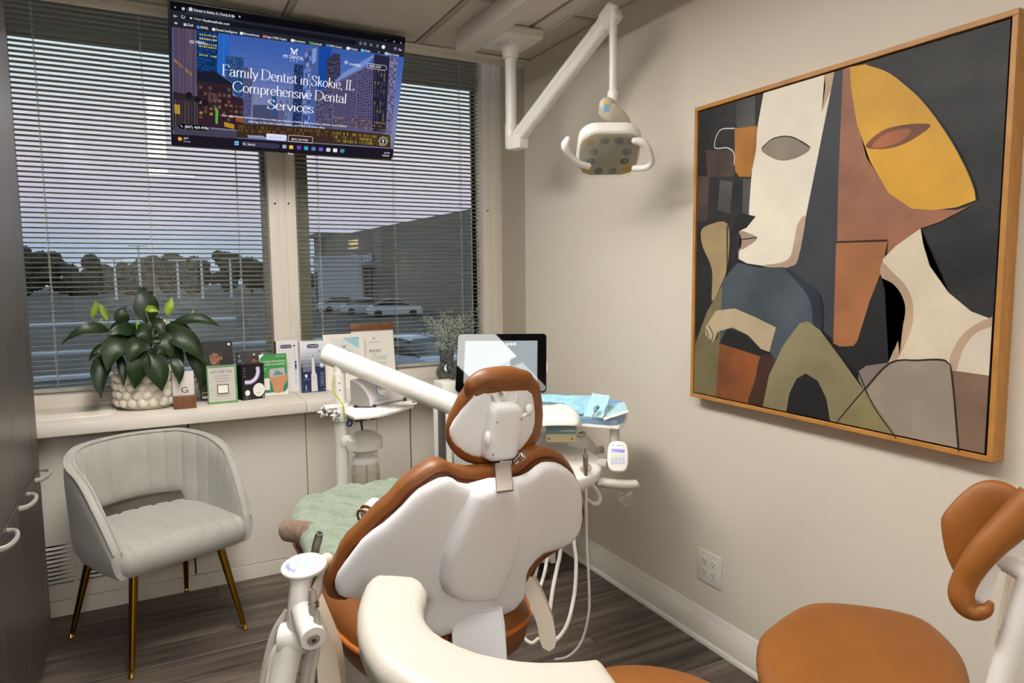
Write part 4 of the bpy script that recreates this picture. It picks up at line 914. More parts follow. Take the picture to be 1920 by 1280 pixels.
# ------------------------------------------------------------------ ceiling track with the examination lamp
tk = thing('ceiling_track', 'white ceiling track with dark slots above the right-hand window corner', 'ceiling track', (-.3, -1.2, CEIL))
tx0, tx1 = -.475, -.135
b = B(); prism(b, [(tx0, 2.372), (tx0+.004, 2.366), (-.392, 2.366), (-.386, 2.376), (-.386, CEIL), (tx0, CEIL)], Matrix(((1, 0, 0, 0), (0, 0, -1, -.27), (0, 1, 0, 0), (0, 0, 0, 1))), 2.4, 0); obj('raceway', b, M_cream, tk)
b = B(); box(b, (-.386, -2.67, 2.432), (-.372, -.27, CEIL+.002)); box(b, (-.252, -2.67, 2.430), (-.240, -.27, CEIL+.002)); box(b, (-.150, -2.67, 2.436), (-.135, -.27, CEIL+.002)); obj('slot', b, M_black, tk, smooth=False)
for xa, xb in ((-.371, -.345), (-.343, -.254), (-.238, -.168), (-.166, -.151)):
    b = B(); box(b, (xa, -2.67, 2.418), (xb, -.27, CEIL), .003); obj('cover_strip', b, M_cream, tk)
# lamp: mounting plate, drop pole, knuckle, sprung arm, hanging rod, yoke, head, two handles
pl = [Vector(p) for p in ((-0.3929, -0.5527, 2.372), (-0.1761, -0.5607, 2.372), (-0.4034, -0.333, 2.372))]
lp = thing('dental_lamp', 'white dental examination lamp on a jointed arm hung from the ceiling track', 'lamp', (-.29, -.44, 2.39))
c0 = pl[1]+pl[2]-pl[0]
xs = [p.x for p in (*pl, c0)]; ysq = [p.y for p in (*pl, c0)]
lx0, lx1, ly0, ly1 = min(xs)+.008, max(xs)-.008, min(ysq), max(ysq)
b = B(); box(b, (lx0, ly0, 2.372), (lx1, ly1, 2.417), .012, 3); obj('mounting_plate', b, M_white, lp)
pp = Vector((-0.2895, -0.4447, 2.1514)); ptop = 2.372; pbot = (-0.3017, -0.4638, 1.9217)[2]
b = B(); lathe(b, [(.062, 2.374), (.05, 2.366), (.04, 2.35), (.036, 2.33), (.034, 2.318), (.034, 2.31)], (pp.x, pp.y, 0)); obj('pole_collar', b, M_white, lp)
b = B(); cyl(b, (pp.x, pp.y, 2.36), (pp.x, pp.y, pbot+.01), .0245, seg=28); obj('drop_pole', b, M_white, lp)
b = B(); cyl(b, (pp.x, pp.y, pbot), (pp.x, pp.y, (-0.296, -0.4549, 2.0295)[2]), .0275, seg=28, bev=.002); obj('sleeve', b, M_white, lp)
ka = Vector((-0.3121, -0.5349, 1.9456)); ke = Vector((-0.2075, -1.0918, 2.3031))
b = B(); d_ = (ke-ka); dh = Vector((d_.x, d_.y, 0)).normalized(); sd_ = dh.cross(Vector((0, 0, 1)))
obox(b, frameM(ka+Vector((0, 0, -.012))+dh*.012, dh, Vector((0, 0, 1))), (.085, .06, .05), .006); obj('knuckle', b, M_white, lp)
b = B(); ax = d_.normalized(); ln = d_.length
M_ = frameM(ka+ax*(ln/2+.012), ax, sd_.cross(ax)); obox(b, M_, (ln+.02, .066, .044), .016, 4); obox(b, frameM(ka+ax*(ln/2+.012)+sd_*.0005, ax, sd_.cross(ax)), (ln*.93, .0015, .0455), .0004, 1); obj('spring_arm', b, M_white, lp)
b = B(); obox(b, frameM(ke-ax*.01, ax, sd_.cross(ax)), (.075, .074, .05), .014, 3); obj('elbow_cap', b, M_white, lp)
for s_, off in ((.06, -.008), (.10, .012)):
    b = B(); q = ka+ax*s_-sd_*.0228+ax.cross(sd_)*off; cyl(b, q, q+sd_*.002, .0042, seg=10); obj('screw', b, M_greyd, lp)
cl_ = Card(ka+ax*.135-sd_*.0226+ax.cross(sd_)*(-.004), ax, ax.cross(sd_) if (ax.cross(sd_)).z < 0 else sd_.cross(ax)); 
cl_.n = -sd_; cl_.text('a-dec', 0, .006, .014, M_greyd, 'l', .07)
for o in cl_.done(lp): pass
rt_ = Vector((-0.2163, -1.1109, 2.2937)); rb = Vector((rt_.x, rt_.y, (-0.2439, -1.1293, 1.998)[2]))
b = B(); cyl(b, rt_+Vector((0, 0, .03)), rb, .0145, seg=24); obj('hanging_rod', b, M_white, lp)
b = B(); cyl(b, rb+Vector((0, 0, -.012)), rb+Vector((0, 0, .03)), .0205, seg=24, bev=.003); obj('rod_collar', b, M_white, lp)
HD = 2.48
hc = Vector((-0.2696, -1.1606, 1.7998))
lr = Vector((.94, -.34, 0)).normalized(); lr = Vector((0.8886, -0.4585, -0.009)); lr.z = 0; lr.normalize()
lf = Vector((-lr.y, lr.x, 0))            # away from the viewer
yk = [Vector(p) for p in ((-0.26, -1.1457, 1.9797), (-0.2707, -1.1545, 1.9528), (-0.2533, -1.1659, 1.93), (-0.2203, -1.1621, 1.9134), (-0.2015, -1.1528, 1.8812), (-0.1916, -1.1397, 1.8408))]
b = B(); P_ = smoothpath(yk, 5)
rad = np.interp(np.linspace(0, 1, len(P_)), [0, .2, .45, .7, 1], [.020, .036, .030, .033, .036])
tube(b, P_, list(rad), 16, flatk=.62); sphere(b, yk[1]+Vector((0, 0, .005)), .034, 16, (1., .75, 1.)); obj('yoke', b, mat('warm_grey_plastic', '#cfc4b4', .35), lp)
yq = Vector((-0.2996, -1.1891, 1.9645)); st = Card(yq-lr*.010, lr, (0, 0, -1), .0006)
st.quad(0, 0, .019, .0075, mat('label_yellow', '#e2cf2a', .5), 'label'); 
for i in range(3): st.quad(.001, .009+.0085*i, .019, .0165+.0085*i, mat('label_blue', '#6fb2dc', .5), 'label'); st.text('\u25b2', .0085, .0145+.0085*i, .003, M_greyd, 'c')
st.n = -lf
for o in st.done(lp): pass
# head: rounded square body, clear face with reflector cups, tipped towards the viewer
hz = Vector((0, 0, 1)); tip = .66
hx = lr; hn = (-hz*math.cos(tip)-lf*math.sin(tip)).normalized(); hy = hn.cross(hx).normalized()
MH = Matrix(((hx.x, hy.x, hn.x, hc.x), (hx.y, hy.y, hn.y, hc.y), (hx.z, hy.z, hn.z, hc.z), (0, 0, 0, 1)))
b = B(); prism(b, rrect(.222, .21, .062, 7), MH @ Matrix.Translation((0, 0, -.042)), .052, .014, 4); obj('lamp_head', b, M_white, lp)
b = B(); prism(b, rrect(.205, .195, .055, 7), MH @ Matrix.Translation((0, 0, .0095)), .006, .003, 2); obj('reflector_plate', b, mat('reflector_grey', '#b9b29f', .3, var=.1), lp)
M_cup = mat('reflector_cup', '#8d8c7a', .2, metal=.6); M_amb = mat('amber_cup', '#c99a26', .3)
for i, (u_, v_) in enumerate([(-.075, -.07), (-.03, -.075), (.02, -.075), (.075, -.07), (-.06, -.028), (.06, -.028), (-.055, .015), (.062, .015), (-.07, .062), (-.022, .066), (.028, .066), (.075, .062)]):
    b = B(); lathe(b, [(.0165, 0), (.0160, .0012), (.009, .0014), (.001, .0015)], MH @ Vector((u_, -v_*-1, .0158)), hn, 16, caps=False); obj('reflector_cup', b, M_amb if i in (0, 3, 8, 11) else M_cup, lp)
b = B(); prism(b, rrect(.214, .204, .058, 7), MH @ Matrix.Translation((0, 0, .020)), .004, .0015, 2); obj('clear_cover', b, glassy('lamp_cover', (.99, .99, .97), .45, 1.4, .2), lp)
for path in (((-0.3445, -1.1505, 1.7463), (-0.3885, -1.1495, 1.7548), (-0.4213, -1.1527, 1.7777), (-0.4486, -1.1582, 1.8057), (-0.4408, -1.1596, 1.8295)), ((-0.1994, -1.2148, 1.7388), (-0.1861, -1.2671, 1.7362), (-0.1797, -1.2911, 1.7533), (-0.199, -1.3003, 1.7849), (-0.2218, -1.2968, 1.8124), (-0.2473, -1.2828, 1.82))):
    b = B(); P_ = smoothpath(path, 6); tube(b, P_, list(np.interp(np.linspace(0, 1, len(P_)), [0, .5, .85, 1], [.0115, .0105, .0155, .011])), 14); sphere(b, P_[-1], .0115, 12); obj('handle', b, M_white, lp)

# ------------------------------------------------------------------ dental chair
CO = Vector((-1.1232, -1.8521, 0.5638)); CLa = Vector((0.9925, 0.1219, 0.0)); CFo = Vector((-0.1219, 0.9925, 0.0)); UZ = Vector((0, 0, 1))
BU_ = Vector((0.0336, -0.2736, 0.9613)); BN_ = Vector((-0.1171, 0.9541, 0.2756)); KB = .5
def bmap(off, sgn=1, k=KB, O=CO, L=CLa, U=BU_, N=BN_):
    def f(u, v, h):
        nn = (N-L*2*k*u).normalized()
        return O+L*u+U*v+N*(k*u*u)+nn*(off-sgn*h)
    return f
def cp(u, f_, z): return Vector((CO.x, CO.y, 0))+CLa*u+CFo*f_+UZ*z
dc = thing('dental_chair', 'caramel leather dental chair with white back shells, seen from behind', 'dental chair', (CO.x, CO.y+.2, 0))
LE = ((-0.1151, 0.4307), (-0.1354, 0.4321), (-0.1555, 0.424), (-0.1802, 0.4067), (-0.1985, 0.3935), (-0.2139, 0.3751), (-0.2299, 0.3528), (-0.2532, 0.3315), (-0.2733, 0.3059), (-0.2924, 0.2806), (-0.3102, 0.2613), (-0.3209, 0.2389), (-0.3275, 0.216), (-0.3362, 0.193), (-0.3442, 0.1764), (-0.3465, 0.1633), (-0.3428, 0.1485), (-0.3369, 0.132), (-0.3282, 0.1219), (-0.3136, 0.1166), (-0.2979, 0.1152), (-0.27, 0.135), (-0.22, 0.14), (-0.17, 0.14), (-0.145, 0.12), (-0.135, 0.06), (-0.13, 0.0), (-0.1, -0.03), (0.1, -0.03), (0.156, -0.0189), (0.172, 0.0143), (0.1813, 0.0349), (0.1958, 0.0631), (0.2123, 0.0836), (0.2685, 0.0883), (0.337, 0.0894), (0.3703, 0.1122), (0.3766, 0.1407), (0.3735, 0.1734), (0.3605, 0.2041), (0.3377, 0.2433), (0.3109, 0.2833), (0.2812, 0.3228), (0.2532, 0.3542), (0.2202, 0.3844), (0.1859, 0.4052), (0.1551, 0.4159), (0.1223, 0.4201), (0.0995, 0.4149), (0.0768, 0.4045), (0.0617, 0.3971), (0.0101, 0.3971), (-0.0105, 0.3984), (-0.0424, 0.4007), (-0.0725, 0.4086), (-0.0932, 0.4173)); SH = ((-0.0396, 0.3862), (-0.0632, 0.3882), (-0.0809, 0.3917), (-0.0968, 0.3977), (-0.1088, 0.4081), (-0.1212, 0.4138), (-0.1394, 0.4132), (-0.1554, 0.4065), (-0.1801, 0.392), (-0.1946, 0.3757), (-0.2097, 0.3556), (-0.2249, 0.3385), (-0.242, 0.3202), (-0.2623, 0.3044), (-0.281, 0.284), (-0.2979, 0.2537), (-0.3121, 0.2273), (-0.3217, 0.2074), (-0.3255, 0.1874), (-0.3233, 0.1684), (-0.3166, 0.1561), (-0.305, 0.1484), (-0.2937, 0.1476), (-0.27, 0.138), (-0.227, 0.142), (-0.174, 0.15), (-0.15, 0.137), (-0.134, 0.12), (-0.131, 0.1), (-0.136, 0.077), (-0.138, 0.05), (-0.13, 0.02), (-0.1, 0.004), (0.04, 0.004), (0.0773, 0.0071), (0.1023, 0.0076), (0.1263, 0.0177), (0.1365, 0.0353), (0.1383, 0.0517), (0.136, 0.0766), (0.1313, 0.1024), (0.1345, 0.1201), (0.1489, 0.1334), (0.1736, 0.1427), (0.2275, 0.1319), (0.2746, 0.1268), (0.3047, 0.1385), (0.3143, 0.1635), (0.3124, 0.1968), (0.3004, 0.2283), (0.2964, 0.249), (0.2866, 0.2741), (0.2667, 0.3047), (0.241, 0.337), (0.2178, 0.3574), (0.1878, 0.379), (0.1633, 0.3918), (0.1374, 0.4005), (0.1188, 0.4029), (0.1024, 0.398), (0.0843, 0.3877), (0.0597, 0.3831), (0.0348, 0.3844)); RG = ((-0.0691, 0.392), (-0.0259, 0.3968), (0.0292, 0.3887), (0.0413, 0.3696), (0.0555, 0.333), (0.0625, 0.2891), (0.0674, 0.248), (0.068, 0.2194), (0.0632, 0.1832), (0.0546, 0.1524), (0.0421, 0.1181), (0.0323, 0.0946), (0.0258, 0.0763), (0.0012, 0.0936), (-0.0386, 0.102), (-0.0644, 0.1115), (-0.0867, 0.1271), (-0.1078, 0.147), (-0.1185, 0.1751), (-0.1204, 0.2076), (-0.1192, 0.2485), (-0.1076, 0.2874), (-0.0937, 0.3254), (-0.08, 0.3624))
b = B(); pillow(b, LE, .014, .02, bmap(.034), .022, back=.07, BR=.06); back = obj('backrest', b, M_leath, dc, angle=60)
Pl = resample(smoothpoly(LE, 3), .012); Tn = np.roll(Pl, -1, 0)-np.roll(Pl, 1, 0); Tn /= np.linalg.norm(Tn, axis=1)[:, None]; ar = .5*np.sum(Pl[:, 0]*np.roll(Pl[:, 1], -1)-np.roll(Pl[:, 0], -1)*Pl[:, 1]); Nn = np.stack([-Tn[:, 1], Tn[:, 0]], 1)*(1 if ar > 0 else -1)
for ins, rr in ((.0135, .0026), (.019, .0018)):
    q = Pl+Nn*ins; fm = bmap(.034); b = B(); tube(b, [fm(a, c_, .0135) for a, c_ in q], rr, 6, closed=True); obj('piping', b, M_leathd if ins > .015 else mat('brown_piping', '#7a3c14', .45), back)
b = B(); pillow(b, SH, .018, .022, bmap(.004), .016, back=.004, BR=.02); obj('back_shell', b, M_shell, dc, angle=60)
b = B(); pillow(b, RG, .044, .022, bmap(.002), .010, sharp=2.3); obj('spine_cover', b, M_shell, dc, angle=60)
# bracket, headrest
fm = bmap(0)
HO = Vector((-1.052, -1.8694, 0.9437)); HU_ = Vector((0.0212, -0.1724, 0.9848)); HN_ = Vector((-0.12, 0.9775, 0.1736))
hmap = lambda off, sgn=1: bmap(off, sgn, 1.5, HO, CLa, HU_, HN_)
bk = [Vector(p) for p in ((-1.1418, -2.0055, 0.931), (-1.1125, -2.0201, 0.935), (-1.0754, -1.9623, 0.9659), (-1.1078, -1.9455, 0.9674))]
b = B(); bx = (bk[1]-bk[0]).normalized(); by = ((bk[3]+bk[2])/2-(bk[0]+bk[1])/2); bw = ((bk[1]-bk[0]).length+(bk[2]-bk[3]).length)/2
obox(b, frameM((bk[0]+bk[1]+bk[2]+bk[3])/4, bx, by), (bw, by.length+.012, .006), .0015, 1); obj('headrest_bar', b, mat('bar_steel', '#80756a', .42, metal=.5, var=.08, scale=30, stretch=(8, 1, 1)), dc)
HLp = ((-0.0232, 0.2289), (-0.0393, 0.2269), (-0.0621, 0.2212), (-0.0801, 0.2104), (-0.0934, 0.1975), (-0.1098, 0.1808), (-0.1206, 0.162), (-0.1293, 0.1411), (-0.1365, 0.1225), (-0.1418, 0.0991), (-0.1422, 0.0782), (-0.138, 0.0624), (-0.1282, 0.0448), (-0.115, 0.0294), (-0.0963, 0.0162), (-0.0774, 0.0092), (-0.0562, 0.0065), (0.0221, 0.0038), (0.0421, 0.0102), (0.0621, 0.0203), (0.0803, 0.0319), (0.0954, 0.0511), (0.0992, 0.0753), (0.0985, 0.1065), (0.0909, 0.139), (0.0821, 0.1654), (0.0757, 0.1844), (0.0569, 0.2013), (0.0374, 0.2132), (0.0146, 0.2246), (-0.0061, 0.2283)); HIp = ((-0.0886, 0.1851), (-0.0591, 0.185), (-0.0316, 0.1879), (0.007, 0.1853), (0.0393, 0.1817), (0.0474, 0.1693), (0.0551, 0.1486), (0.0617, 0.1232), (0.0652, 0.0943), (0.0606, 0.071), (0.0493, 0.0534), (0.0364, 0.0394), (0.0247, 0.0316), (-0.0158, 0.0276), (-0.057, 0.0295), (-0.0726, 0.028), (-0.0875, 0.0319), (-0.1064, 0.0426), (-0.1212, 0.0565), (-0.1306, 0.0702), (-0.1357, 0.0858), (-0.1358, 0.0993), (-0.1303, 0.1178), (-0.12, 0.1405), (-0.1078, 0.1611), (-0.0972, 0.1777))
b = B(); pillow(b, HLp, .022, .022, hmap(.0), .014, back=.06, BR=.05); hr = obj('headrest', b, M_leath, dc, angle=60)
# the fat roll of leather folded over the top edge
rl = [hmap(-.012)(u_, v_, 0) for u_, v_ in ((-0.1085, 0.18), (-0.0951, 0.1953), (-0.0743, 0.2092), (-0.0466, 0.2116), (-0.0139, 0.2105), (0.0227, 0.2032), (0.0476, 0.1925))]
b = B(); P_ = smoothpath(rl, 5); tube(b, P_, list(np.interp(np.linspace(0, 1, len(P_)), [0, .12, .5, .88, 1], [.008, .018, .0235, .018, .008])), 18); obj('roll', b, M_leath, hr)
b = B(); pillow(b, HIp, .010, .014, hmap(-.014), .012, back=.002, BR=.01); obj('headrest_shell', b, M_shell, dc, angle=60)
mp_ = ((-0.0634, 0.1587), (-0.0552, 0.163), (-0.0176, 0.1615), (-0.0019, 0.1558), (0.0048, 0.1464), (0.0068, 0.1227), (0.0032, 0.047), (0.0018, 0.0282), (-0.0116, 0.0266), (-0.0466, 0.0271), (-0.0642, 0.0294), (-0.0708, 0.0399), (-0.0721, 0.066), (-0.0664, 0.1397))
b = B(); pillow(b, mp_, .034, .011, hmap(-.018), .01, sharp=2.4); mech = obj('headrest_mechanism', b, M_shell, dc, angle=60)
ring_ = ((-0.0575, 0.1797), (-0.05, 0.1649), (-0.0379, 0.1579), (-0.0208, 0.1564), (-0.0076, 0.1611), (-0.0039, 0.1778))
b = B(); tube(b, smoothpath([hmap(-.03)(u_, v_, 0) for u_, v_ in ring_], 4), .0045, 8); 
b2 = ((-0.0328, 0.1765),)[0]; sphere(b, hmap(-.026)(b2[0], b2[1], 0), .0075, 10); obj('release_loop', b, M_white, dc)
b = B(); b2 = ((-0.0413, 0.1809),)[0]; cyl(b, hmap(-.03)(b2[0], b2[1], 0), hmap(-.036)(b2[0], b2[1], 0), .004, seg=12); obj('screw', b, M_steel, mech)
for (x_, y_), r_, sc_ in ((((-0.0705, 0.0905),)[0], .0115, (.75, .7, 1.5)), (((0.024, 0.1395),)[0], .0105, (.9, .6, 1.25))):
    b = B(); sphere(b, hmap(-.058 if sc_[0] < .8 else -.04)(x_, y_, 0), r_, 16, sc_); obj('knob', b, M_white, mech)
kk = ((0.0125, 0.1238), (0.0245, 0.1357)); b = B(); tube(b, [hmap(-.036)(*kk[0], 0), hmap(-.042)(*kk[1], 0)], .004, 8); obj('knob_stem', b, M_white, mech)
for x_, y_ in ((-0.0531, 0.1243), (-0.0011, 0.1243), (-0.0556, 0.0505), (-0.0034, 0.0494)):
    b = B(); cyl(b, hmap(-.05)(x_, y_, 0), hmap(-.0532)(x_, y_, 0), .0028, seg=10); obj('screw', b, M_steel, mech)
sl = ((-0.0594, 0.1371), (-0.062, 0.0397))
b = B(); tube(b, [hmap(-.033)(*sl[0], 0), hmap(-.033)(*sl[1], 0)], .0032, 8); obj('slide_rail', b, mat('rail_grey', '#8d8d90', .4), mech)
bt = ((-1.0942, -1.9359, 0.9644), (-1.0716, -1.9474, 0.9653), (-1.0514, -1.9562, 0.98), (-1.0608, -1.9417, 0.9648))
b = B(); tube(b, [bt[0], bt[1]], .0055, 10); tube(b, [bt[3], bt[2]], .0055, 10); sphere(b, bt[2], .0085, 10); obj('clamp_bolt', b, M_chrome, dc)
# seat and leg cushion
SE = [(-.08, .0), (-.15, .02), (-.205, .08), (-.235, .17), (-.238, .33), (-.222, .46), (-.19, .62), (-.165, .74), (-.15, .86), (-.10, .95), (0, .98), (.10, .95), (.15, .86), (.18, .7), (.22, .48), (.24, .3), (.235, .16), (.185, .045), (.13, .01), (.06, -.002)]
SEs = smoothpoly(SE, 3); zs0 = .515
b = B(); pillow(b, SEs, .055, .05, lambda u, f_, h: cp(u, f_, zs0+h), .03, back=.085, BR=.05); seat = obj('seat', b, M_leath, dc, angle=60)
b = B(); tube(b, [cp(u, f_, zs0+.004) for u, f_ in resample([(a*1.012, c_*1.006) for a, c_ in SEs], .02)], .0065, 8, closed=True); obj('piping', b, mat('orange_piping', '#b8651f', .45), seat)
b = B(); pillow(b, [(a*.93, .06+c_*.9) for a, c_ in SEs], .03, .03, lambda u, f_, h: cp(u, f_, .425+h), .03, back=.05, BR=.05); obj('seat_shell', b, M_white, dc, angle=60)
ls = [Vector(p) for p in ((-1.1853, -1.8605, 0.6083), (-1.0831, -1.9109, 0.6276), (-1.0948, -1.954, 0.5932), (-1.1033, -1.9758, 0.5599), (-1.1139, -2.0003, 0.4939), (-1.216, -1.9501, 0.4723), (-1.2054, -1.9248, 0.546), (-1.1948, -1.892, 0.5856))]
b = B(); vz = -Vector((0.4556, 0.8848, -0.0977)); vz.z = 0; vz.normalize(); f1 = [b.verts.new(p) for p in ls]; f2 = [b.verts.new(p-vz*.03) for p in ls]
b.faces.new(f1); b.faces.new(f2[::-1])
for i in range(len(ls)): b.faces.new((f1[i], f1[i-1], f2[i-1], f2[i]))
bmesh.ops.bevel(b, geom=b.edges[:], offset=.006, segments=2, affect='EDGES'); obj('back_link', b, M_shell, dc)
# base: pedestal, floor plate
b = B(); prism(b, rrect(.30, .55, .08, 6), Matrix.Translation(cp(0, .33, .03)) @ Matrix.Rotation(math.radians(7), 4, 'Z'), .36, .03, 3); obj('pedestal', b, M_white, dc)
b = B(); prism(b, rrect(.44, .86, .1, 6), Matrix.Translation(cp(0, .38, 0)) @ Matrix.Rotation(math.radians(7), 4, 'Z'), .045, .012, 2); obj('base_plate', b, mat('base_grey', '#c9c6c2', .4), dc)
def slab(pts, th, m, name, parent, bev=.006, sm=0):
    P = [Vector(p) for p in pts]
    if sm: P = smoothpath(P, sm, True)
    vn = -Vector((0.4556, 0.8848, -0.0977)); b = B(); f1 = [b.verts.new(p) for p in P]; f2 = [b.verts.new(p-vn*th) for p in P]
    b.faces.new(f1); b.faces.new(f2[::-1])
    for i in range(len(P)): b.faces.new((f1[i], f1[i-1], f2[i-1], f2[i]))
    if bev: bmesh.ops.bevel(b, geom=[e for e in b.edges if len(e.link_faces) == 2 and e.calc_face_angle(0) > .9], offset=bev, segments=3, affect='EDGES')
    return obj(name, b, m, parent)
slab(((-0.962, -1.8139, 0.638), (-0.9512, -1.8204, 0.6301), (-0.9411, -1.8396, 0.6059), (-0.9308, -1.8606, 0.5658), (-0.9261, -1.8777, 0.5346), (-0.9281, -1.8918, 0.5), (-0.9353, -1.8954, 0.485), (-0.9471, -1.8903, 0.4762), (-0.9602, -1.8827, 0.484), (-0.9636, -1.8735, 0.5004), (-0.9622, -1.8596, 0.5309), (-0.9678, -1.8414, 0.567), (-0.9758, -1.8225, 0.5985), (-0.9767, -1.8081, 0.6225)), .05, M_beige, 'armrest', dc, .009)
slab(((-1.4543, -1.7171, 0.6528), (-1.4453, -1.7364, 0.6218), (-1.4335, -1.7464, 0.5861), (-1.4222, -1.7682, 0.544), (-1.4183, -1.788, 0.485), (-1.4234, -1.8044, 0.4154), (-1.4679, -1.7814, 0.4158), (-1.4635, -1.7654, 0.4796), (-1.4613, -1.7506, 0.5209), (-1.4584, -1.7349, 0.5745), (-1.4619, -1.7157, 0.629)), .05, M_beige, 'armrest', dc, .009)
# far armrest end showing over the seat
ae = Vector((-1.2771, -1.6137, 0.7772)); b = B(); t = B(); lathe(t, [(.001, -.03), (.024, -.028), (.033, -.02), (.036, 0), (.033, .02), (.024, .028), (.001, .03)], (0, 0, 0), (1, 0, 0), 24); Mq = Matrix.Translation(ae) @ Matrix.Rotation(.5, 4, 'Z') @ Matrix.Rotation(-.5, 4, 'Y') @ Matrix.Scale(1.35, 4, (0, 0, 1)); merge(b, t, Mq); ar_ = obj('armrest_end', b, mat('ivory_plastic', '#efe2cf', .35), dc)
for dx, mm in ((-.013, M_leath), (-.027, mat('taupe_trim', '#8a6a52', .5))):
    b = B(); t = B(); tube(t, [(dx, .0355*math.cos(a), .0355*math.sin(a)) for a in np.linspace(0, 2*math.pi, 28, endpoint=False)], .0032, 8, closed=True); merge(b, t, Mq); obj('ring', b, mm, ar_)
# assistant's arm: lower arm, boss, column, touchpad, handpiece holder, hoses
DA = 1.40
def AA(*pts): return [Vector(p) for p in pts]
aw = ((-1.5624, -1.8588, 0.5028), (-1.5422, -1.8491, 0.5826), (-1.5206, -1.8418, 0.6473))
b = B(); tube(b, smoothpath(aw, 5), [.027, .026, .026, .026, .026, .026, .026, .027, .028, .028, .028], 18); as_ = obj('assistant_arm', b, M_white, dc)
bo = Vector((-1.524, -1.8412, 0.6365)); lrv = Vector((0.8886, -0.4585, -0.009))
b = B(); cyl(b, bo-lrv*.026-Vector((0.4556, 0.8848, -0.0977))*.0, bo+lrv*.03, .031, seg=24, bev=.006); b2 = B(); obj('arm_boss', b, M_white, dc); b2.free()
co = ((-1.5128, -1.8458, 0.6472), (-1.5108, -1.8426, 0.6852), (-1.5066, -1.84, 0.7285), (-1.5012, -1.8283, 0.7567))
b = B(); P_ = smoothpath(co, 5); tube(b, P_, list(np.interp(np.linspace(0, 1, len(P_)), [0, .35, .8, 1], [.024, .0235, .0215, .026])), 18); obj('touchpad_column', b, M_white, dc)
tp_o = Vector((-1.4969, -1.839, 0.7827)); tn_ = (UZ*.80-Vector((0.4556, 0.8848, -0.0977))*.55); tn_.normalize(); tx_ = lrv.copy(); tx_ = (tx_-tn_*tx_.dot(tn_)).normalized(); ty_ = tn_.cross(tx_); tx_ = (tx_*.97+ty_*.2).normalized(); ty_ = tn_.cross(tx_)
MTP = Matrix(((tx_.x, ty_.x, tn_.x, tp_o.x), (tx_.y, ty_.y, tn_.y, tp_o.y), (tx_.z, ty_.z, tn_.z, tp_o.z), (0, 0, 0, 1)))
el = [(.047*math.cos(a)*(1 if math.cos(a) > 0 else .97), .030*math.sin(a)) for a in np.linspace(0, 2*math.pi, 40, endpoint=False)]
b = B(); pillow(b, el, .004, .012, plane_map(MTP), .008, back=.03, BR=.045); tpd = obj('touchpad', b, M_white, dc, angle=60)
tcd = Card(MTP @ Vector((-.040, .023, .0046)), tx_, -ty_, .0003)
for u_, v_, c_ in ((.010, .018, M_blue), (.0095, .024, M_blue), (.014, .030, M_blue), (.022, .034, M_blue), (.034, .011, M_lblue), (.047, .017, M_lblue), (.047, .025, M_lblue), (.056, .014, mat('pale_violet_print', '#c9bdf0', .5)), (.026, .012, M_lblue), (.030, .020, M_lblue)):
    for k in range(1): tcd.line([(u_+.0033*math.cos(a), v_+.0024*math.sin(a)) for a in np.linspace(0, 6.29, 12)], .0017, c_, 'button')
for o in tcd.done(tpd): pass
cu = ((-1.4496, -1.8208, 0.7589), (-1.4567, -1.8196, 0.7367), (-1.472, -1.8255, 0.7146), (-1.4848, -1.8321, 0.6973))
b = B(); tube(b, smoothpath(cu, 5), .012, 12); sphere(b, Vector((-1.4466, -1.8203, 0.7768)), .0155, 14); tube(b, ((-1.4465, -1.8201, 0.779), (-1.4544, -1.82, 0.7434)), .0145, 12); obj('suction_holder', b, M_beige, dc)
hh = ((-1.5061, -1.8546, 0.7007), (-1.5032, -1.8806, 0.6837), (-1.4994, -1.9065, 0.6715), (-1.4981, -1.9246, 0.6678))
b = B(); tube(b, smoothpath(hh, 5), [.023, .0245], 20); hol = obj('holder_barrel', b, M_white, dc)
e1 = Vector((-1.4985, -1.9267, 0.6667)); vd = (e1-Vector((-1.5007, -1.8881, 0.6787))).normalized(); b = B(); cyl(b, e1-vd*.004, e1+vd*.0015, .0125, seg=20); obj('barrel_cap', b, M_steel, hol); b = B(); cyl(b, e1, e1+vd*.0032, .004, seg=10); obj('cap_screw', b, M_greyd, hol)
def handpiece(name, pts, radii, m, parent, hole=True):
    b = B(); P = [Vector(p) for p in pts]; tube(b, P, radii, 16); o = obj(name, b, m, parent)
    if hole:
        d = (P[-1]-P[-2]).normalized(); b = B(); cyl(b, P[-1]-d*.004, P[-1]+d*.0004, radii[-1]*.62, seg=14); obj('bore', b, M_black, o)
    return o
handpiece('suction_handpiece', ((-1.4922, -1.8905, 0.6966), (-1.4909, -1.8894, 0.7125), (-1.4903, -1.8889, 0.7199), (-1.4893, -1.8879, 0.7336), (-1.4893, -1.8866, 0.7452), (-1.4894, -1.886, 0.7505)), [.0072, .0085, .0085, .0083, .0068, .0066], M_steel, dc)
handpiece('suction_handpiece', ((-1.4878, -1.9116, 0.6798), (-1.4877, -1.9095, 0.6986), (-1.4872, -1.9087, 0.7091), (-1.4868, -1.9081, 0.7154)), [.0082, .0068, .0048, .0046], M_steel, dc)
b = B(); cyl(b, (-1.4979, -1.8871, 0.7209), (-1.4836, -1.8995, 0.7262), .003, seg=10); cyl(b, (-1.4834, -1.8992, 0.7304), (-1.4841, -1.9002, 0.7178), .0035, seg=10); obj('valve_lever', b, M_chrome, dc)
handpiece('syringe_handpiece', ((-1.4661, -1.7982, 0.7841), (-1.4639, -1.808, 0.8082), (-1.461, -1.8186, 0.8275), (-1.459, -1.824, 0.8393)), [.0085, .0088, .0088, .0075], mat('gunmetal', '#77736b', .35, metal=.4), dc)
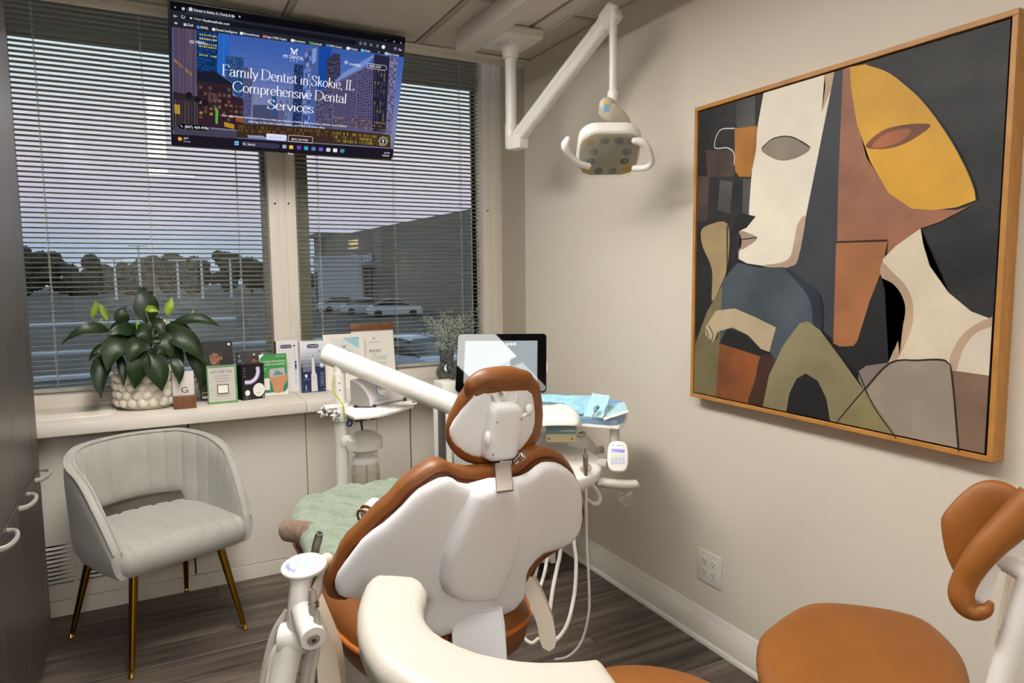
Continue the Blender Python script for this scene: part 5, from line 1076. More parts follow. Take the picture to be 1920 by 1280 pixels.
for pts, rr, mm in ((((-1.5284, -1.8222, 0.686), (-1.5564, -1.8233, 0.6477), (-1.5753, -1.8308, 0.5937), (-1.5919, -1.8412, 0.5245), (-1.5996, -1.8455, 0.4497)), .0075, M_grey), (((-1.5276, -1.8387, 0.642), (-1.5546, -1.8385, 0.6204), (-1.5716, -1.8351, 0.5721), (-1.5878, -1.8469, 0.4924)), .0085, M_hosew), (((-1.4974, -1.9002, 0.6358), (-1.5057, -1.8994, 0.6043), (-1.5138, -1.9004, 0.5569), (-1.5191, -1.9047, 0.4937)), .0105, M_grey), (((-1.4854, -1.9029, 0.6673), (-1.4895, -1.9054, 0.6252), (-1.5005, -1.905, 0.5779), (-1.5097, -1.9096, 0.4936)), .006, M_paleg)):
    b = B(); tube(b, smoothpath(pts, 6), rr, 10); obj('hose', b, mm, dc)

# ------------------------------------------------------------------ things lying on the chair
M_fleece = mat('sage_fleece', '#93a487', .95, var=.12, scale=25, bump=1., bscale=420, sheen=.5, bdist=.006)
tw = ((-0.1908, 0.7573), (-0.1728, 0.8282), (-0.1348, 0.9034), (-0.0898, 0.9462), (-0.0384, 0.9373))
TW = list(tw)+[(-.02, .95), (.10, .96), (.22, .93), (.26, .8), (.25, .6), (.2, .42), (.05, .36), (-.08, .33), (-.16, .34), (-.215, .40), (-.225, .50), (-.205, .62), (-.195, .70)]
q_ = random.Random(3)
def fl(vv, d):
    h = np.zeros(len(vv)); X_, Y_ = vv[:, 0], vv[:, 1]
    a = np.abs(((X_*.8+Y_*.6+.010*np.sin(Y_*40))*13) % 1-.5); c_ = np.abs(((X_*.7-Y_*.7+.010*np.sin(X_*45))*13) % 1-.5)
    h -= .011*np.exp(-((np.minimum(a, c_))/.13)**2); h += .006*np.sin(X_*31+1)*np.sin(Y_*23)+.0022*np.sin(X_*170)*np.sin(Y_*190)+np.random.RandomState(4).uniform(-.0022, .0022, len(X_))
    return h*np.clip(d/.02, 0, 1)
b = B(); pillow(b, smoothpoly(TW, 3), .052, .045, lambda u, f_, h: cp(u, f_, .604+h+.012*(f_-.6)), .009, back=.034, BR=.04, hf=fl)
q2 = random.Random(5)
o = obj('fleece_blanket', b, M_fleece, None, angle=80); tag(o, 'folded sage green fleece blanket lying on the dental chair', 'blanket')
M_weave = mat('brown_weave', '#8d7766', .85, var=.25, scale=60, bump=.6, bscale=200)
ra, rb_ = Vector((-1.4274, -1.1474, 0.6152)), Vector((-1.3654, -1.2459, 0.6256))
b = B(); n_ = 46; P_ = [ra.lerp(rb_, i/(n_-1)) for i in range(n_)]; tube(b, P_, [(.028+.0022*math.sin(i*2.1))*(1 if 2 < i < n_-3 else .85) for i in range(n_)], 18, flatk=1.12)
tt_ = Vector((-1.4161, -1.0427, 0.5922)); o = obj('rolled_mat', b, M_weave, None, angle=80); tag(o, 'rolled brown ribbed mat under the green blanket', 'mat')

# ------------------------------------------------------------------ delivery post: pole, big tube arm, shelf, bottle, work head with its hoses
px_, py_ = -1.143, -.688
dl = thing('delivery_unit', 'white dental delivery unit with a slanting tube arm, bottle and work head', 'dental unit', (px_, py_, 0))
b = B(); cyl(b, (px_, py_, 0), (px_, py_, 0.8482), .0245, seg=24); cyl(b, (px_, py_, 0), (px_, py_, .05), .07, seg=24, bev=.01); obj('post', b, M_white, dl)
b = B(); cyl(b, (px_, py_, 0.8381), (px_, py_, 1.0066), .0222, seg=24); obj('upper_tube', b, M_white, dl)
b = B(); cyl(b, (px_, py_, 1.0027), (px_, py_, 1.0584), .0185, seg=24); obj('neck', b, M_white, dl)
b = B(); cyl(b, (px_, py_, 1.0027), (px_, py_, 1.0106), .0235, seg=24); obj('collar', b, M_white, dl)
for yy in (0.9757, 0.9497):
    b = B(); c_ = Vector((px_, py_, yy)); v_ = (Vector((-1.7411, -3.2529, 1.373))-c_); v_.z = 0; v_.normalize(); cyl(b, c_+v_*.020, c_+v_*.0232, .0026, seg=10); obj('screw', b, M_greyd, dl)
a0, a1 = Vector((-1.1776, -0.6368, 1.0815)), Vector((-0.6143, -1.1595, 0.8164)); ad = (a1-a0).normalized()
b = B(); tube(b, [a0-ad*.004, a0, a0+ad*.006, a0+ad*.05, a1-ad*.02, a1], [.030, .037, .0395, .0385, .0375, .03], 32); obj('tube_arm', b, M_white, dl)
# clamp with two star knobs and the shelf
zc1, zc0 = 0.8945, 0.8321
b = B(); cyl(b, (px_, py_, zc0), (px_, py_, zc1), .033, seg=28, bev=.004); box(b, (px_-.06, py_-.03, zc1-.012), (px_, py_+.02, zc1-.001), .005); obj('clamp', b, M_white, dl)
for k0 in ((-1.2128, -0.7206, 0.875), (-1.1788, -0.7727, 0.8691)):
    k0 = Vector(k0)
    v_ = (Vector((-1.7411, -3.2529, 1.373))-k0).normalized(); v_ = (v_+Vector((-.35, 0, 0))).normalized(); b = B()
    Mk_ = frameM(k0, v_.cross(UZ), UZ-v_*v_.z); 
    pts = []
    for i in range(40): a = 2*math.pi*i/40; r_ = .0145+.0065*math.cos(5*a); pts.append((r_*math.cos(a), r_*math.sin(a)))
    prism(b, pts, Mk_ @ Matrix.Translation((0, 0, -.008)), .014, .004, 3); cyl(b, k0, Vector((px_, py_, k0.z)), .006, seg=10); obj('star_knob', b, M_white, dl)
shp = [(p[0], p[1]) for p in ((-1.153, -0.7949), (-1.1434, -0.8916), (-1.0988, -0.9067), (-1.0487, -0.8983), (-0.9752, -0.852), (-0.8883, -0.7834), (-0.8696, -0.7052), (-0.9131, -0.6266), (-0.9988, -0.5495), (-1.0849, -0.5936))]
b = B(); prism(b, shp, Matrix.Translation((0, 0, .871)), .013, .004, 2); obj('shelf', b, M_white, dl)
M_yel = mat('yellow_green_tube', '#b3b84f', .35)
b = B(); tube(b, smoothpath(((-1.1668, -0.7075, 1.0032), (-1.1749, -0.7126, 0.9709), (-1.169, -0.7246, 0.9406), (-1.1547, -0.7346, 0.9171), (-1.1452, -0.7414, 0.8996), (-1.1357, -0.7517, 0.851), (-1.0953, -0.762, 0.8427)), 6), .0028, 8); obj('air_tube', b, M_yel, dl)
for pts, rr, mm in ((((-1.1307, -0.7547, 0.847), (-1.119, -0.7616, 0.8391), (-1.125, -0.7602, 0.8237), (-1.1352, -0.7545, 0.8277), (-1.1291, -0.7559, 0.8431)), .004, mat('cable_blue', '#22447e', .4)), (((-1.1035, -0.7472, 0.8368), (-1.0559, -0.7487, 0.8401), (-0.9945, -0.7346, 0.8453)), .0045, mat('cable_dark', '#1c2028', .5)), (((-1.0716, -0.7628, 0.8443), (-1.0381, -0.7575, 0.8438), (-1.0218, -0.7433, 0.8436)), .007, mat('cable_dark', '#1c2028', .5)), (((-1.0635, -0.7774, 0.8521), (-1.0624, -0.7793, 0.8404)), .006, M_yel), (((-1.0814, -0.7469, 0.8404), (-1.0782, -0.7398, 0.8166), (-1.0707, -0.724, 0.7904)), .004, mat('cable_dark', '#1c2028', .5)), (((-0.9205, -0.6811, 0.8555), (-0.8858, -0.675, 0.868), (-0.8636, -0.6867, 0.8657), (-0.8449, -0.6959, 0.8696)), .004, M_hosew)):
    b = B(); tube(b, smoothpath(pts, 5), rr, 8); obj('cable', b, mm, dl)
# bottle holder and clear bottle
bc = Vector((-1.0659, -0.7313, 0.7467)); z0 = bc.z
b = B(); lathe(b, [(.066, -.018), (.066, .018), (.061, .022), (.05, .033), (.034, .043), (.015, .049), (.001, .05)], bc, seg=32); box(b, (px_-.01, py_-.03, z0-.014), (bc.x, py_+.02, z0+.03), .012); obj('bottle_holder', b, M_white, dl)
b = B(); lathe(b, [(.03, -.05), (.034, -.038), (.042, -.034), (.042, -.027), (.034, -.022), (.034, -.015)], bc); lathe(b, [(.05, -.073), (.051, -.068), (.044, -.052), (.03, -.046), (.03, -.04)], bc); obj('bottle_cap', b, M_white, dl)
b = B(); lathe(b, [(.053, -.24), (.054, -.23), (.054, -.10), (.051, -.085), (.045, -.074), (.044, -.073), (.050, -.085), (.0525, -.10), (.0525, -.23), (.05, -.237)], bc, seg=32, caps=False); bo_ = obj('bottle', b, glassy('bottle_clear', (.985, .98, .965), .25, 1.4, .2), dl)
b = B(); lathe(b, [(.0515, -.236), (.052, -.23), (.052, -.125), (.001, -.124)], bc, seg=28); obj('water', b, glassy('bottle_water', (.97, .96, .93), .4, 1.2, .1), bo_)
b = B(); cyl(b, bc+Vector((.004, 0, -.235)), bc+Vector((.004, 0, -.07)), .0025, seg=8); obj('pickup_tube', b, M_hosew, bo_)
# work head: deck with upright back
zd = .715
dk = [(p[0], p[1]) for p in ((-0.5291, -1.0002), (-0.4167, -1.0264), (-0.3549, -1.0979), (-0.3502, -1.1972), (-0.3952, -1.3095), (-0.4582, -1.3853), (-0.5227, -1.4252), (-0.5981, -1.4295), (-0.6774, -1.3984), (-0.7288, -1.3699))]
b = B(); pillow(b, smoothpoly(dk, 3), .012, .03, lambda x, y_, h: Vector((x, y_, zd+h)), .02, back=.05, BR=.04); obj('work_deck', b, M_white, dl, angle=60)
up_ = ((-0.543, -0.9834, 0.6966), (-0.4088, -1.0522, 0.6992), (-0.3025, -1.1089, 0.6821), (-0.2804, -1.1189, 0.6939), (-0.2892, -1.1104, 0.73), (-0.3094, -1.0974, 0.7543), (-0.3427, -1.0789, 0.7666), (-0.4228, -1.037, 0.7714), (-0.539, -0.9771, 0.7726))
slab(up_, .06, M_white, 'head_back', dl, .012)
# control keypad on its stem, grab handle, both under clear film
kp = Vector((-0.402, -1.4098, 0.7675)); vn = (Vector((-1.7411, -3.2529, 1.373))-kp).normalized(); vn = (vn+UZ*.25).normalized(); vx_ = UZ.cross(vn).normalized(); vy_ = vn.cross(vx_)
MK = Matrix(((vx_.x, vy_.x, vn.x, kp.x), (vx_.y, vy_.y, vn.y, kp.y), (vx_.z, vy_.z, vn.z, kp.z), (0, 0, 0, 1)))
b = B(); prism(b, [(.0345*math.copysign(abs(math.cos(a))**.6, math.cos(a)), .052*math.copysign(abs(math.sin(a))**.7, math.sin(a))) for a in np.linspace(0, 2*math.pi, 40, endpoint=False)], MK @ Matrix.Translation((0, 0, -.018)), .02, .006, 3); kpo = obj('keypad', b, M_white, dl)
kc = Card(MK @ Vector((-.024, .040, .0022)), vx_, -vy_, .0003); M_vio = mat('violet_print', '#8f86d8', .5)
kc.quad(.001, .016, .047, .030, mat('violet_pale', '#bdb6ea', .5), 'button'); kc.poly([(.002, .017), (.046, .019), (.044, .028), (.004, .022)], M_vio, 'button')
for i in range(4):
    for j in range(3):
        c_ = (mat('amber_print', '#c8b58a', .5), M_blue, M_blue)[j]; kc.line([(.006+.0118*i+.004*math.cos(a), .040+.0115*j+.004*math.sin(a)) for a in np.linspace(0, 6.29, 12)], .0015, c_, 'button')
for i, w3 in ((0, .008), (1, .014), (2, .006)): kc.quad(.003+.016*i, .004, .003+.016*i+w3, .0065, M_vio, 'button')
for o in kc.done(kpo): pass
b = B(); tube(b, ((-0.4222, -1.3359, 0.7288), (-0.4122, -1.3745, 0.7332)), .0165, 14); obj('keypad_stem', b, M_paleg, dl)
hp = ((-0.4624, -1.3539, 0.6856), (-0.4495, -1.3727, 0.6777), (-0.4223, -1.3984, 0.6742), (-0.3889, -1.4269, 0.6742), (-0.3636, -1.4509, 0.677), (-0.3539, -1.4553, 0.6821))
b = B(); P_ = smoothpath(hp, 5); tube(b, P_, list(np.interp(np.linspace(0, 1, len(P_)), [0, .15, .6, 1], [.012, .0165, .0165, .0145])), 16); gh = obj('grab_handle', b, M_paleg, dl)
b = B(); hb = Vector((-0.4589, -1.3928, 0.6773)); sphere(b, hb, .011, 14, (1.1, .35, .6)); obj('handle_button', b, mat('pale_button', '#cfc8bc', .4), gh)
def film(pts, name='plastic_film'):
    P = [Vector(p) for p in pts]; b = B(); c_ = sum(P, Vector())/len(P); q = random.Random(len(P))
    rows = []
    for k in (1, .75, .5, .25): rows.append([b.verts.new(c_+(p-c_)*k+Vector((q.uniform(-.006, .006), q.uniform(-.012, .012), q.uniform(-.006, .006)))) for p in smoothpath(P, 3, True)])
    for r0, r1 in zip(rows, rows[1:]):
        for j in range(len(r0)): b.faces.new((r0[j], r0[(j+1) % len(r0)], r1[(j+1) % len(r1)], r1[j]))
    b.faces.new(rows[-1]); return obj(name, b, M_film, dl, angle=15)
film(((-0.4504, -1.4292, 0.6734), (-0.423, -1.4442, 0.6662), (-0.3841, -1.4638, 0.6692), (-0.3676, -1.4735, 0.6587), (-0.375, -1.4722, 0.6362), (-0.3949, -1.4647, 0.6104), (-0.4164, -1.4533, 0.6141), (-0.4245, -1.4466, 0.6367), (-0.4392, -1.4373, 0.6525)))
b = B(); c_ = Vector((-0.3846, -1.2842, 0.7586)); obox(b, Matrix.Translation(c_), (.024, .02, .026), .006); obj('side_connector', b, mat('connector_grey', '#8d8778', .5), dl)
# one upright handpiece in its ring and the hanging hoses
handpiece('drill_handpiece', ((-0.5334, -1.4166, 0.7073), (-0.5322, -1.4147, 0.7312), (-0.5319, -1.4142, 0.7363), (-0.5313, -1.4134, 0.7466), (-0.53, -1.4103, 0.7808), (-0.5299, -1.4096, 0.7877), (-0.5297, -1.4091, 0.7928), (-0.529, -1.4078, 0.8082)), [.0066, .0066, .0078, .0088, .0088, .0078, .0048, .0034], mat('handpiece_metal', '#8b8175', .25, metal=.75), dl)
b = B(); hc_ = Vector((-0.5279, -1.4097, 0.7452)); tube(b, [hc_+Vector((0.8886, -0.4585, -0.009))*.0155*math.cos(a)+Vector((0.0528, 0.0827, 0.9952))*.012*math.sin(a) for a in np.linspace(0, 2*math.pi, 24, endpoint=False)], .0045, 8, closed=True); obj('holder_ring', b, M_beige, dl)
for pts, rr, mm in ((((-0.5316, -1.417, 0.7124), (-0.5412, -1.4349, 0.608), (-0.5505, -1.4523, 0.5097), (-0.5632, -1.4842, 0.3663), (-0.5736, -1.497, 0.304), (-0.5958, -1.5037, 0.2424), (-0.6226, -1.5053, 0.2047), (-0.6586, -1.5004, 0.184), (-0.6914, -1.4842, 0.1777)), .0042, M_grey), (((-0.4865, -1.2652, 0.6601), (-0.5458, -1.3657, 0.4966), (-0.5534, -1.3907, 0.4397), (-0.5749, -1.4211, 0.3713), (-0.589, -1.4305, 0.3228), (-0.63, -1.4607, 0.2678), (-0.6708, -1.4663, 0.2315), (-0.7184, -1.4652, 0.2242)), .0062, M_hosew), (((-0.4996, -1.2375, 0.6452), (-0.5767, -1.3316, 0.4575), (-0.5993, -1.3482, 0.4058), (-0.6302, -1.3723, 0.3509), (-0.6576, -1.3981, 0.2961), (-0.694, -1.4297, 0.2499)), .0066, M_hosew), (((-0.5243, -1.2247, 0.6454), (-0.6081, -1.2968, 0.4214), (-0.6271, -1.3137, 0.3835), (-0.6512, -1.3282, 0.3448), (-0.6994, -1.3637, 0.3107), (-0.7477, -1.3983, 0.2841), (-0.7691, -1.413, 0.2558), (-0.7632, -1.4297, 0.2343), (-0.7505, -1.4481, 0.2295), (-0.7274, -1.4476, 0.2389)), .0056, M_hosew), (((-0.5226, -1.2037, 0.6395), (-0.6372, -1.2672, 0.3488), (-0.6427, -1.2802, 0.3082), (-0.6843, -1.3214, 0.252), (-0.7337, -1.3536, 0.2422)), .005, M_grey), (((-0.5182, -1.4029, 0.6978), (-0.4951, -1.4058, 0.6773), (-0.4742, -1.4091, 0.6427), (-0.4784, -1.4092, 0.6219), (-0.4942, -1.4015, 0.6185), (-0.5175, -1.3988, 0.6359), (-0.5233, -1.3599, 0.6545)), .0075, M_paleg)):
    b = B(); tube(b, smoothpath(pts, 6), rr, 10); obj('hose', b, mm, dl)
# bracket tray carrier
zt = .872
b = B(); tube(b, ((-0.3723, -1.3481, 0.8509), (-0.3745, -1.3533, 0.7932)), .0165, 12); obj('tray_post', b, M_paleg, dl)
tr_ = [(p[0], p[1]) for p in ((-0.6305, -1.1512), (-0.5031, -1.2438), (-0.4021, -1.3685), (-0.3838, -1.3883), (-0.3255, -1.3449), (-0.2418, -1.2477), (-0.1816, -1.1571), (-0.1748, -1.1004), (-0.4559, -0.8221))]
b = B(); prism(b, tr_, Matrix.Translation((0, 0, .850)), .010, .003, 2); obj('tray_carrier', b, M_white, dl)
# ------------------------------------------------------------------ things on the sill
ZS = .8065
M_cer = mat('cream_glaze', '#e0d9c8', .12, var=.03, coat=.6)
M_soil = mat('potting_soil', '#2a2018', .9, bump=.5)
M_leafg = mat('lily_leaf', '#1f3115', .4, var=.4, scale=22, spec=.4, bump=.3, bscale=90)
M_leafl = mat('lily_spathe', '#87a337', .45, var=.15, scale=12)
M_spw = mat('lily_white', '#dccfc4', .5)
pcx = Vector((-1.7838, 0.165, 0.8674))
pot = thing('potted_peace_lily', 'dark green peace lily in a cream bubble-textured pot on the window sill', 'plant', (pcx.x, .165, ZS))
PR = .117
b = B(); lathe(b, [(.098, 0), (.104, .004), (PR+.008, .03), (PR+.010, .10), (PR+.001, .165), (PR-.012, .185), (PR-.017, .185), (PR-.02, .165), (PR-.02, .15)], (pcx.x, .165, ZS), seg=36)
for j in range(5):
    z_ = ZS+.033+.034*j; n_ = 18
    for i in range(n_):
        a = 2*math.pi*(i+.5*(j % 2))/n_; r_ = PR-.001-(.006 if j == 4 else 0); sphere(b, (pcx.x+r_*math.cos(a), .165+r_*math.sin(a), z_), .0222-(.003 if j == 4 else 0), 14)
obj('pot', b, M_cer, pot)
b = B(); cyl(b, (pcx.x, .165, ZS+.15), (pcx.x, .165, ZS+.158), PR-.019, seg=24); obj('soil', b, M_soil, pot)
def leafmesh(b, base, mid, tip, w, nrm, cup=.25, n=9):
    P0, P1, P2 = Vector(base), Vector(mid), Vector(tip); N = Vector(nrm).normalized(); rows = []
    for i in range(n+1):
        t = i/n; p = P0*(1-t)**2+P1*2*t*(1-t)+P2*t*t; d = (P1-P0)*(1-t)+(P2-P1)*t; d.normalize()
        s_ = d.cross(N); s_.normalize(); nn = s_.cross(d)
        ww = w*(math.sin(math.pi*min(1, t*1.02)**.8)**.85)*(1-.15*t)
        if i in (0, n): ww = w*.02
        rows.append([b.verts.new(p+s_*ww*k+nn*abs(k)*ww*cup*2+nn*.004*math.sin(9*t+k*9)*(abs(k) > .3)) for k in (-.5, -.28, 0, .28, .5)])
    for r0, r1 in zip(rows, rows[1:]):
        for j in range(4): b.faces.new((r0[j], r0[j+1], r1[j+1], r1[j]))
lq = random.Random(8); ctr = Vector((pcx.x, .165, ZS+.16))
LEAVES = (((-1.7729, 0.2, 1.1695), (-1.7575, 0.19, 1.26), (-1.7936, 0.24, 1.3273), 0.1091), ((-1.9095, 0.16, 1.1403), (-1.9892, 0.1, 1.1932), (-2.0824, 0.1, 1.1038), 0.0573), ((-1.8625, 0.24, 1.1564), (-1.875, 0.215, 1.2153), (-1.852, 0.25, 1.2391), 0.0655), ((-1.8111, 0.12, 1.1386), (-1.8637, 0.055, 1.1728), (-1.9167, 0.05, 1.1305), 0.06), ((-1.8405, 0.09, 1.1076), (-1.9094, 0.03, 1.1049), (-1.924, 0.03, 0.9847), 0.1037), ((-1.9159, 0.11, 1.0572), (-1.9704, 0.045, 0.9952), (-1.9518, 0.04, 0.8737), 0.0791), ((-1.7878, 0.05, 1.1012), (-1.8233, 0.0, 1.0938), (-1.8479, 0.01, 1.0087), 0.0819), ((-1.7817, 0.03, 1.0614), (-1.8166, -0.0125, 0.9956), (-1.8287, 0.005, 0.9099), 0.0982), ((-1.768, 0.02, 1.0524), (-1.7373, -0.0225, 0.9865), (-1.7267, -0.005, 0.8907), 0.101), ((-1.7018, 0.1, 1.1279), (-1.6207, 0.05, 1.13), (-1.5559, 0.06, 0.9925), 0.1037), ((-1.6711, 0.18, 1.1544), (-1.5777, 0.14, 1.2182), (-1.4716, 0.16, 1.1398), 0.0546), ((-1.6268, 0.12, 1.0388), (-1.5485, 0.075, 0.9903), (-1.5818, 0.09, 0.8723), 0.0655), ((-1.6853, 0.03, 1.0278), (-1.651, -0.01, 0.9881), (-1.6616, 0.01, 0.9142), 0.0546), ((-1.5847, 0.14, 1.0294), (-1.5539, 0.1, 0.983), (-1.5552, 0.12, 0.8829), 0.06), ((-1.9214, 0.18, 1.0882), (-1.9719, 0.14, 1.0714), (-1.9967, 0.16, 1.018), 0.0327), ((-1.7422, 0.16, 1.1896), (-1.7224, 0.11, 1.1728), (-1.7139, 0.12, 1.0915), 0.06), ((-1.88, 0.1, 1.0514), (-1.8698, 0.045, 0.988), (-1.8681, 0.05, 0.9141), 0.0382), ((-1.8178, 0.08, 1.1509), (-1.7767, 0.04, 1.1563), (-1.7608, 0.06, 1.0758), 0.0655), ((-1.7145, 0.14, 1.0756), (-1.6649, 0.09, 1.0677), (-1.6396, 0.1, 0.9697), 0.0819), ((-1.8792, 0.17, 1.1102), (-1.9153, 0.125, 1.0787), (-1.956, 0.14, 1.0059), 0.0655), ((-1.6925, 0.2, 1.1517), (-1.6368, 0.16, 1.1567), (-1.5814, 0.18, 1.1016), 0.06), ((-1.7378, 0.1, 1.1179), (-1.6972, 0.05, 1.1104), (-1.6811, 0.06, 1.015), 0.0819), ((-1.8132, 0.1, 1.0938), (-1.8226, 0.05, 1.0528), (-1.8027, 0.06, 0.9767), 0.0764), ((-1.8452, 0.2, 1.1488), (-1.8844, 0.18, 1.1705), (-1.9037, 0.22, 1.1453), 0.0437), ((-1.754, 0.04, 1.0496), (-1.7282, 0.005, 1.079), (-1.7146, 0.03, 1.0204), 0.06), ((-1.833, 0.1209, 1.0864), (-1.8421, 0.1126, 1.0954), (-1.8566, 0.1642, 1.0359), 0.0682), ((-1.7833, 0.102, 1.1209), (-1.7904, 0.0843, 1.1579), (-1.8041, 0.1267, 1.0849), 0.0494), ((-1.7965, 0.162, 1.0851), (-1.8099, 0.1199, 1.1038), (-1.8318, 0.1377, 0.9818), 0.0452), ((-1.7413, 0.1142, 1.126), (-1.7228, 0.0803, 1.1565), (-1.7122, 0.1064, 1.0244), 0.0579), ((-1.6818, 0.1286, 1.1114), (-1.639, 0.1021, 1.138), (-1.6009, 0.1357, 1.0176), 0.0653), ((-1.6941, 0.1843, 1.1333), (-1.6628, 0.1374, 1.1663), (-1.6376, 0.1504, 1.0464), 0.067), ((-1.8371, 0.1701, 1.1398), (-1.8582, 0.1161, 1.1518), (-1.8872, 0.122, 1.0468), 0.0561), ((-1.8276, 0.1891, 1.1479), (-1.8473, 0.1233, 1.1734), (-1.8738, 0.1175, 1.0975), 0.0641), ((-1.7951, 0.1013, 1.1415), (-1.7906, 0.1089, 1.1529), (-1.7931, 0.1764, 1.0456), 0.051), ((-1.8073, 0.1589, 1.1378), (-1.8225, 0.1139, 1.1615), (-1.8447, 0.1289, 1.0784), 0.0539), ((-1.8579, 0.1708, 1.1453), (-1.8778, 0.1544, 1.1653), (-1.9074, 0.198, 1.0528), 0.0561), ((-1.8651, 0.1965, 1.1487), (-1.8879, 0.1184, 1.1805), (-1.9201, 0.1003, 1.0726), 0.0523), ((-1.7038, 0.158, 1.1302), (-1.6756, 0.1079, 1.1737), (-1.6552, 0.1178, 1.0404), 0.068), ((-1.6768, 0.1122, 1.1157), (-1.6444, 0.1051, 1.1383), (-1.6154, 0.1581, 1.0409), 0.0475), ((-1.7838, 0.1361, 1.1414), (-1.7783, 0.0993, 1.1749), (-1.7803, 0.1226, 1.0764), 0.0533), ((-1.8374, 0.1364, 1.1214), (-1.8455, 0.1098, 1.1546), (-1.8632, 0.1432, 1.0457), 0.0442))
for p0, p1, p2, wl in LEAVES:
    p0, p1, p2 = Vector(p0), Vector(p1), Vector(p2)
    b = B(); leafmesh(b, p0, p1, p2, wl, (lq.uniform(-.25, .25), -1, lq.uniform(.15, .6)), lq.uniform(.08, .2)); obj('leaf', b, M_leafg, pot, angle=80)
    b = B(); tube(b, smoothpath([ctr+Vector((lq.uniform(-.03, .03), lq.uniform(-.03, .03), -.02)), (ctr+p0)/2+Vector((0, 0, .02)), p0], 4), .0022, 6); obj('stem', b, M_leafg, pot)
for p0, p1, p2, p3, wl, mn in (((-1.9754, 0.2, 1.1986), (-1.9614, 0.19, 1.2379), (-1.9577, 0.2, 1.2766), (-1.9206, 0.22, 1.1366), 0.0295, 'M_leafl'), ((-1.9182, 0.19, 1.1877), (-1.9292, 0.18, 1.2326), (-1.9511, 0.19, 1.2643), (-1.916, 0.21, 1.1371), 0.0285, 'M_leafl'), ((-1.7734, 0.13, 1.2298), (-1.7436, 0.12, 1.2432), (-1.7219, 0.13, 1.2187), (-1.7539, 0.15, 1.1433), 0.0333, 'M_leafl'), ((-1.6821, 0.15, 1.2045), (-1.6889, 0.14, 1.2408), (-1.6644, 0.15, 1.2835), (-1.7086, 0.17, 1.1399), 0.0409, 'M_leafl'), ((-1.8049, 0.08, 1.1273), (-1.7992, 0.07, 1.1553), (-1.8087, 0.08, 1.2001), (-1.7931, 0.1, 1.088), 0.019, 'M_leafl'), ((-1.7041, 0.17, 1.1445), (-1.6881, 0.16, 1.1684), (-1.7062, 0.17, 1.1877), (-1.7095, 0.19, 1.1193), 0.0333, 'M_spw'), ((-1.5996, 0.22, 1.1933), (-1.588, 0.21, 1.2106), (-1.5751, 0.22, 1.2255), (-1.6115, 0.24, 1.1605), 0.0124, 'M_leafl'), ((-1.7203, 0.06, 1.1015), (-1.7425, 0.05, 1.1127), (-1.7702, 0.06, 1.0902), (-1.7413, 0.08, 1.0543), 0.0285, 'M_leafg'), ((-1.7489, 0.04, 1.0678), (-1.7283, 0.03, 1.0721), (-1.7139, 0.04, 1.0472), (-1.7541, 0.06, 1.0476), 0.0247, 'M_leafl')):
    b = B(); leafmesh(b, p0, p1, p2, wl, (.1, -1, .1), .3); fl_ = obj('spathe', b, {'M_leafl': M_leafl, 'M_spw': M_spw, 'M_leafg': M_leafg}[mn], pot, angle=80)
    b = B(); tube(b, [p0, p3], .0018, 6); obj('stalk', b, M_leafl, fl_)
for p_ in ((-1.6754, 0.145, 1.2379), (-1.8002, 0.075, 1.1159), (-1.9424, 0.19, 1.1863)):
    b = B(); sphere(b, p_, .006, 8, (.8, .8, 2.2)); obj('spadix', b, mat('spadix', '#b9b86a', .6, bump=.5), pot)

M_wood = mat('walnut_block', '#6d4526', .5, var=.25, scale=18, stretch=(8, 1, 1))
M_paper = mat('white_paper', '#ece6dc', .6, var=.01)
M_ink = mat('black_ink', '#151417', .5); M_inkg = mat('grey_ink', '#6b6762', .6); M_navy = mat('navy_print', '#1d2a5e', .4); M_inkw = mat('white_ink', '#f2efea', .5)
M_bbox = mat('black_carton', '#141418', .35, var=.08)
M_skin = mat('printed_skin', '#a06b4b', .5, var=.12, scale=30); M_skd = mat('printed_skin_shade', '#6e4430', .5); M_hair = mat('printed_hair', '#33231b', .5); M_lip = mat('printed_lip', '#a5514a', .5)
def stand(name, label, cat, fb, depth, body, bev=.001):
    """upright or leaning box/card whose printed front is the plane fb = (top-left, right, down, width, height)"""
    o, r, d, w, h = fb; o, r, d = Vector(o), Vector(r), Vector(d); n = d.cross(r)
    t = thing(name, label, cat, o+r*w/2+d*h)
    b = B(); M_ = Matrix(((r.x, -d.x, n.x, o.x), (r.y, -d.y, n.y, o.y), (r.z, -d.z, n.z, o.z), (0, 0, 0, 1)))
    q = B(); box(q, (0, -h, -depth), (w, 0, 0), bev, 1); merge(b, q, M_); bd_ = obj('carton' if depth > .012 else 'card', b, body, t)
    return t, bd_, Card(o, r, d, .00025), w, h
# plaque with walnut foot
t, bd_, c, w, h = stand('review_plaque', 'small silver plaque with a large G set in a walnut foot beside the plant pot', 'plaque', ((-1.6878, 0.0579, 0.963), (1.0, 0.0, 0.0), (-0.0, -0.1564, -0.9877), 0.0859, 0.1464), .003, mat('silver_card', '#c2bdb6', .35, metal=.3))
c.text('G', w*.55, h*.64, .026, M_ink, 'c', .027); c.text('REVIEW US', w*.5, h*.16, .0035, M_inkg, 'c'); c.text('ON', w*.5, h*.24, .003, M_inkg, 'c')
for i in range(5): c.ell(w*(.34+.09*i), h*.70, .0013, .0013, M_inkg)
for i in range(3): c.line([(w*(.72+.04*i), h*(.80+.03*i)), (w*(.74+.05*i), h*(.85+.03*i))], .0012, M_inkg)
c.done(bd_)
wf = ((-1.6858, 0.005, 0.8627), (1.0, 0.0, 0.0), (-0.0, -0.0, -1.0), 0.0875, 0.0562); o_, r_, w_f = Vector(wf[0]), Vector(wf[1]), wf[3]
b = B(); box(b, (o_.x, .005, ZS), (o_.x+w_f, .05, ZS+wf[4]*.95), .0015); obj('foot', b, M_wood, t)
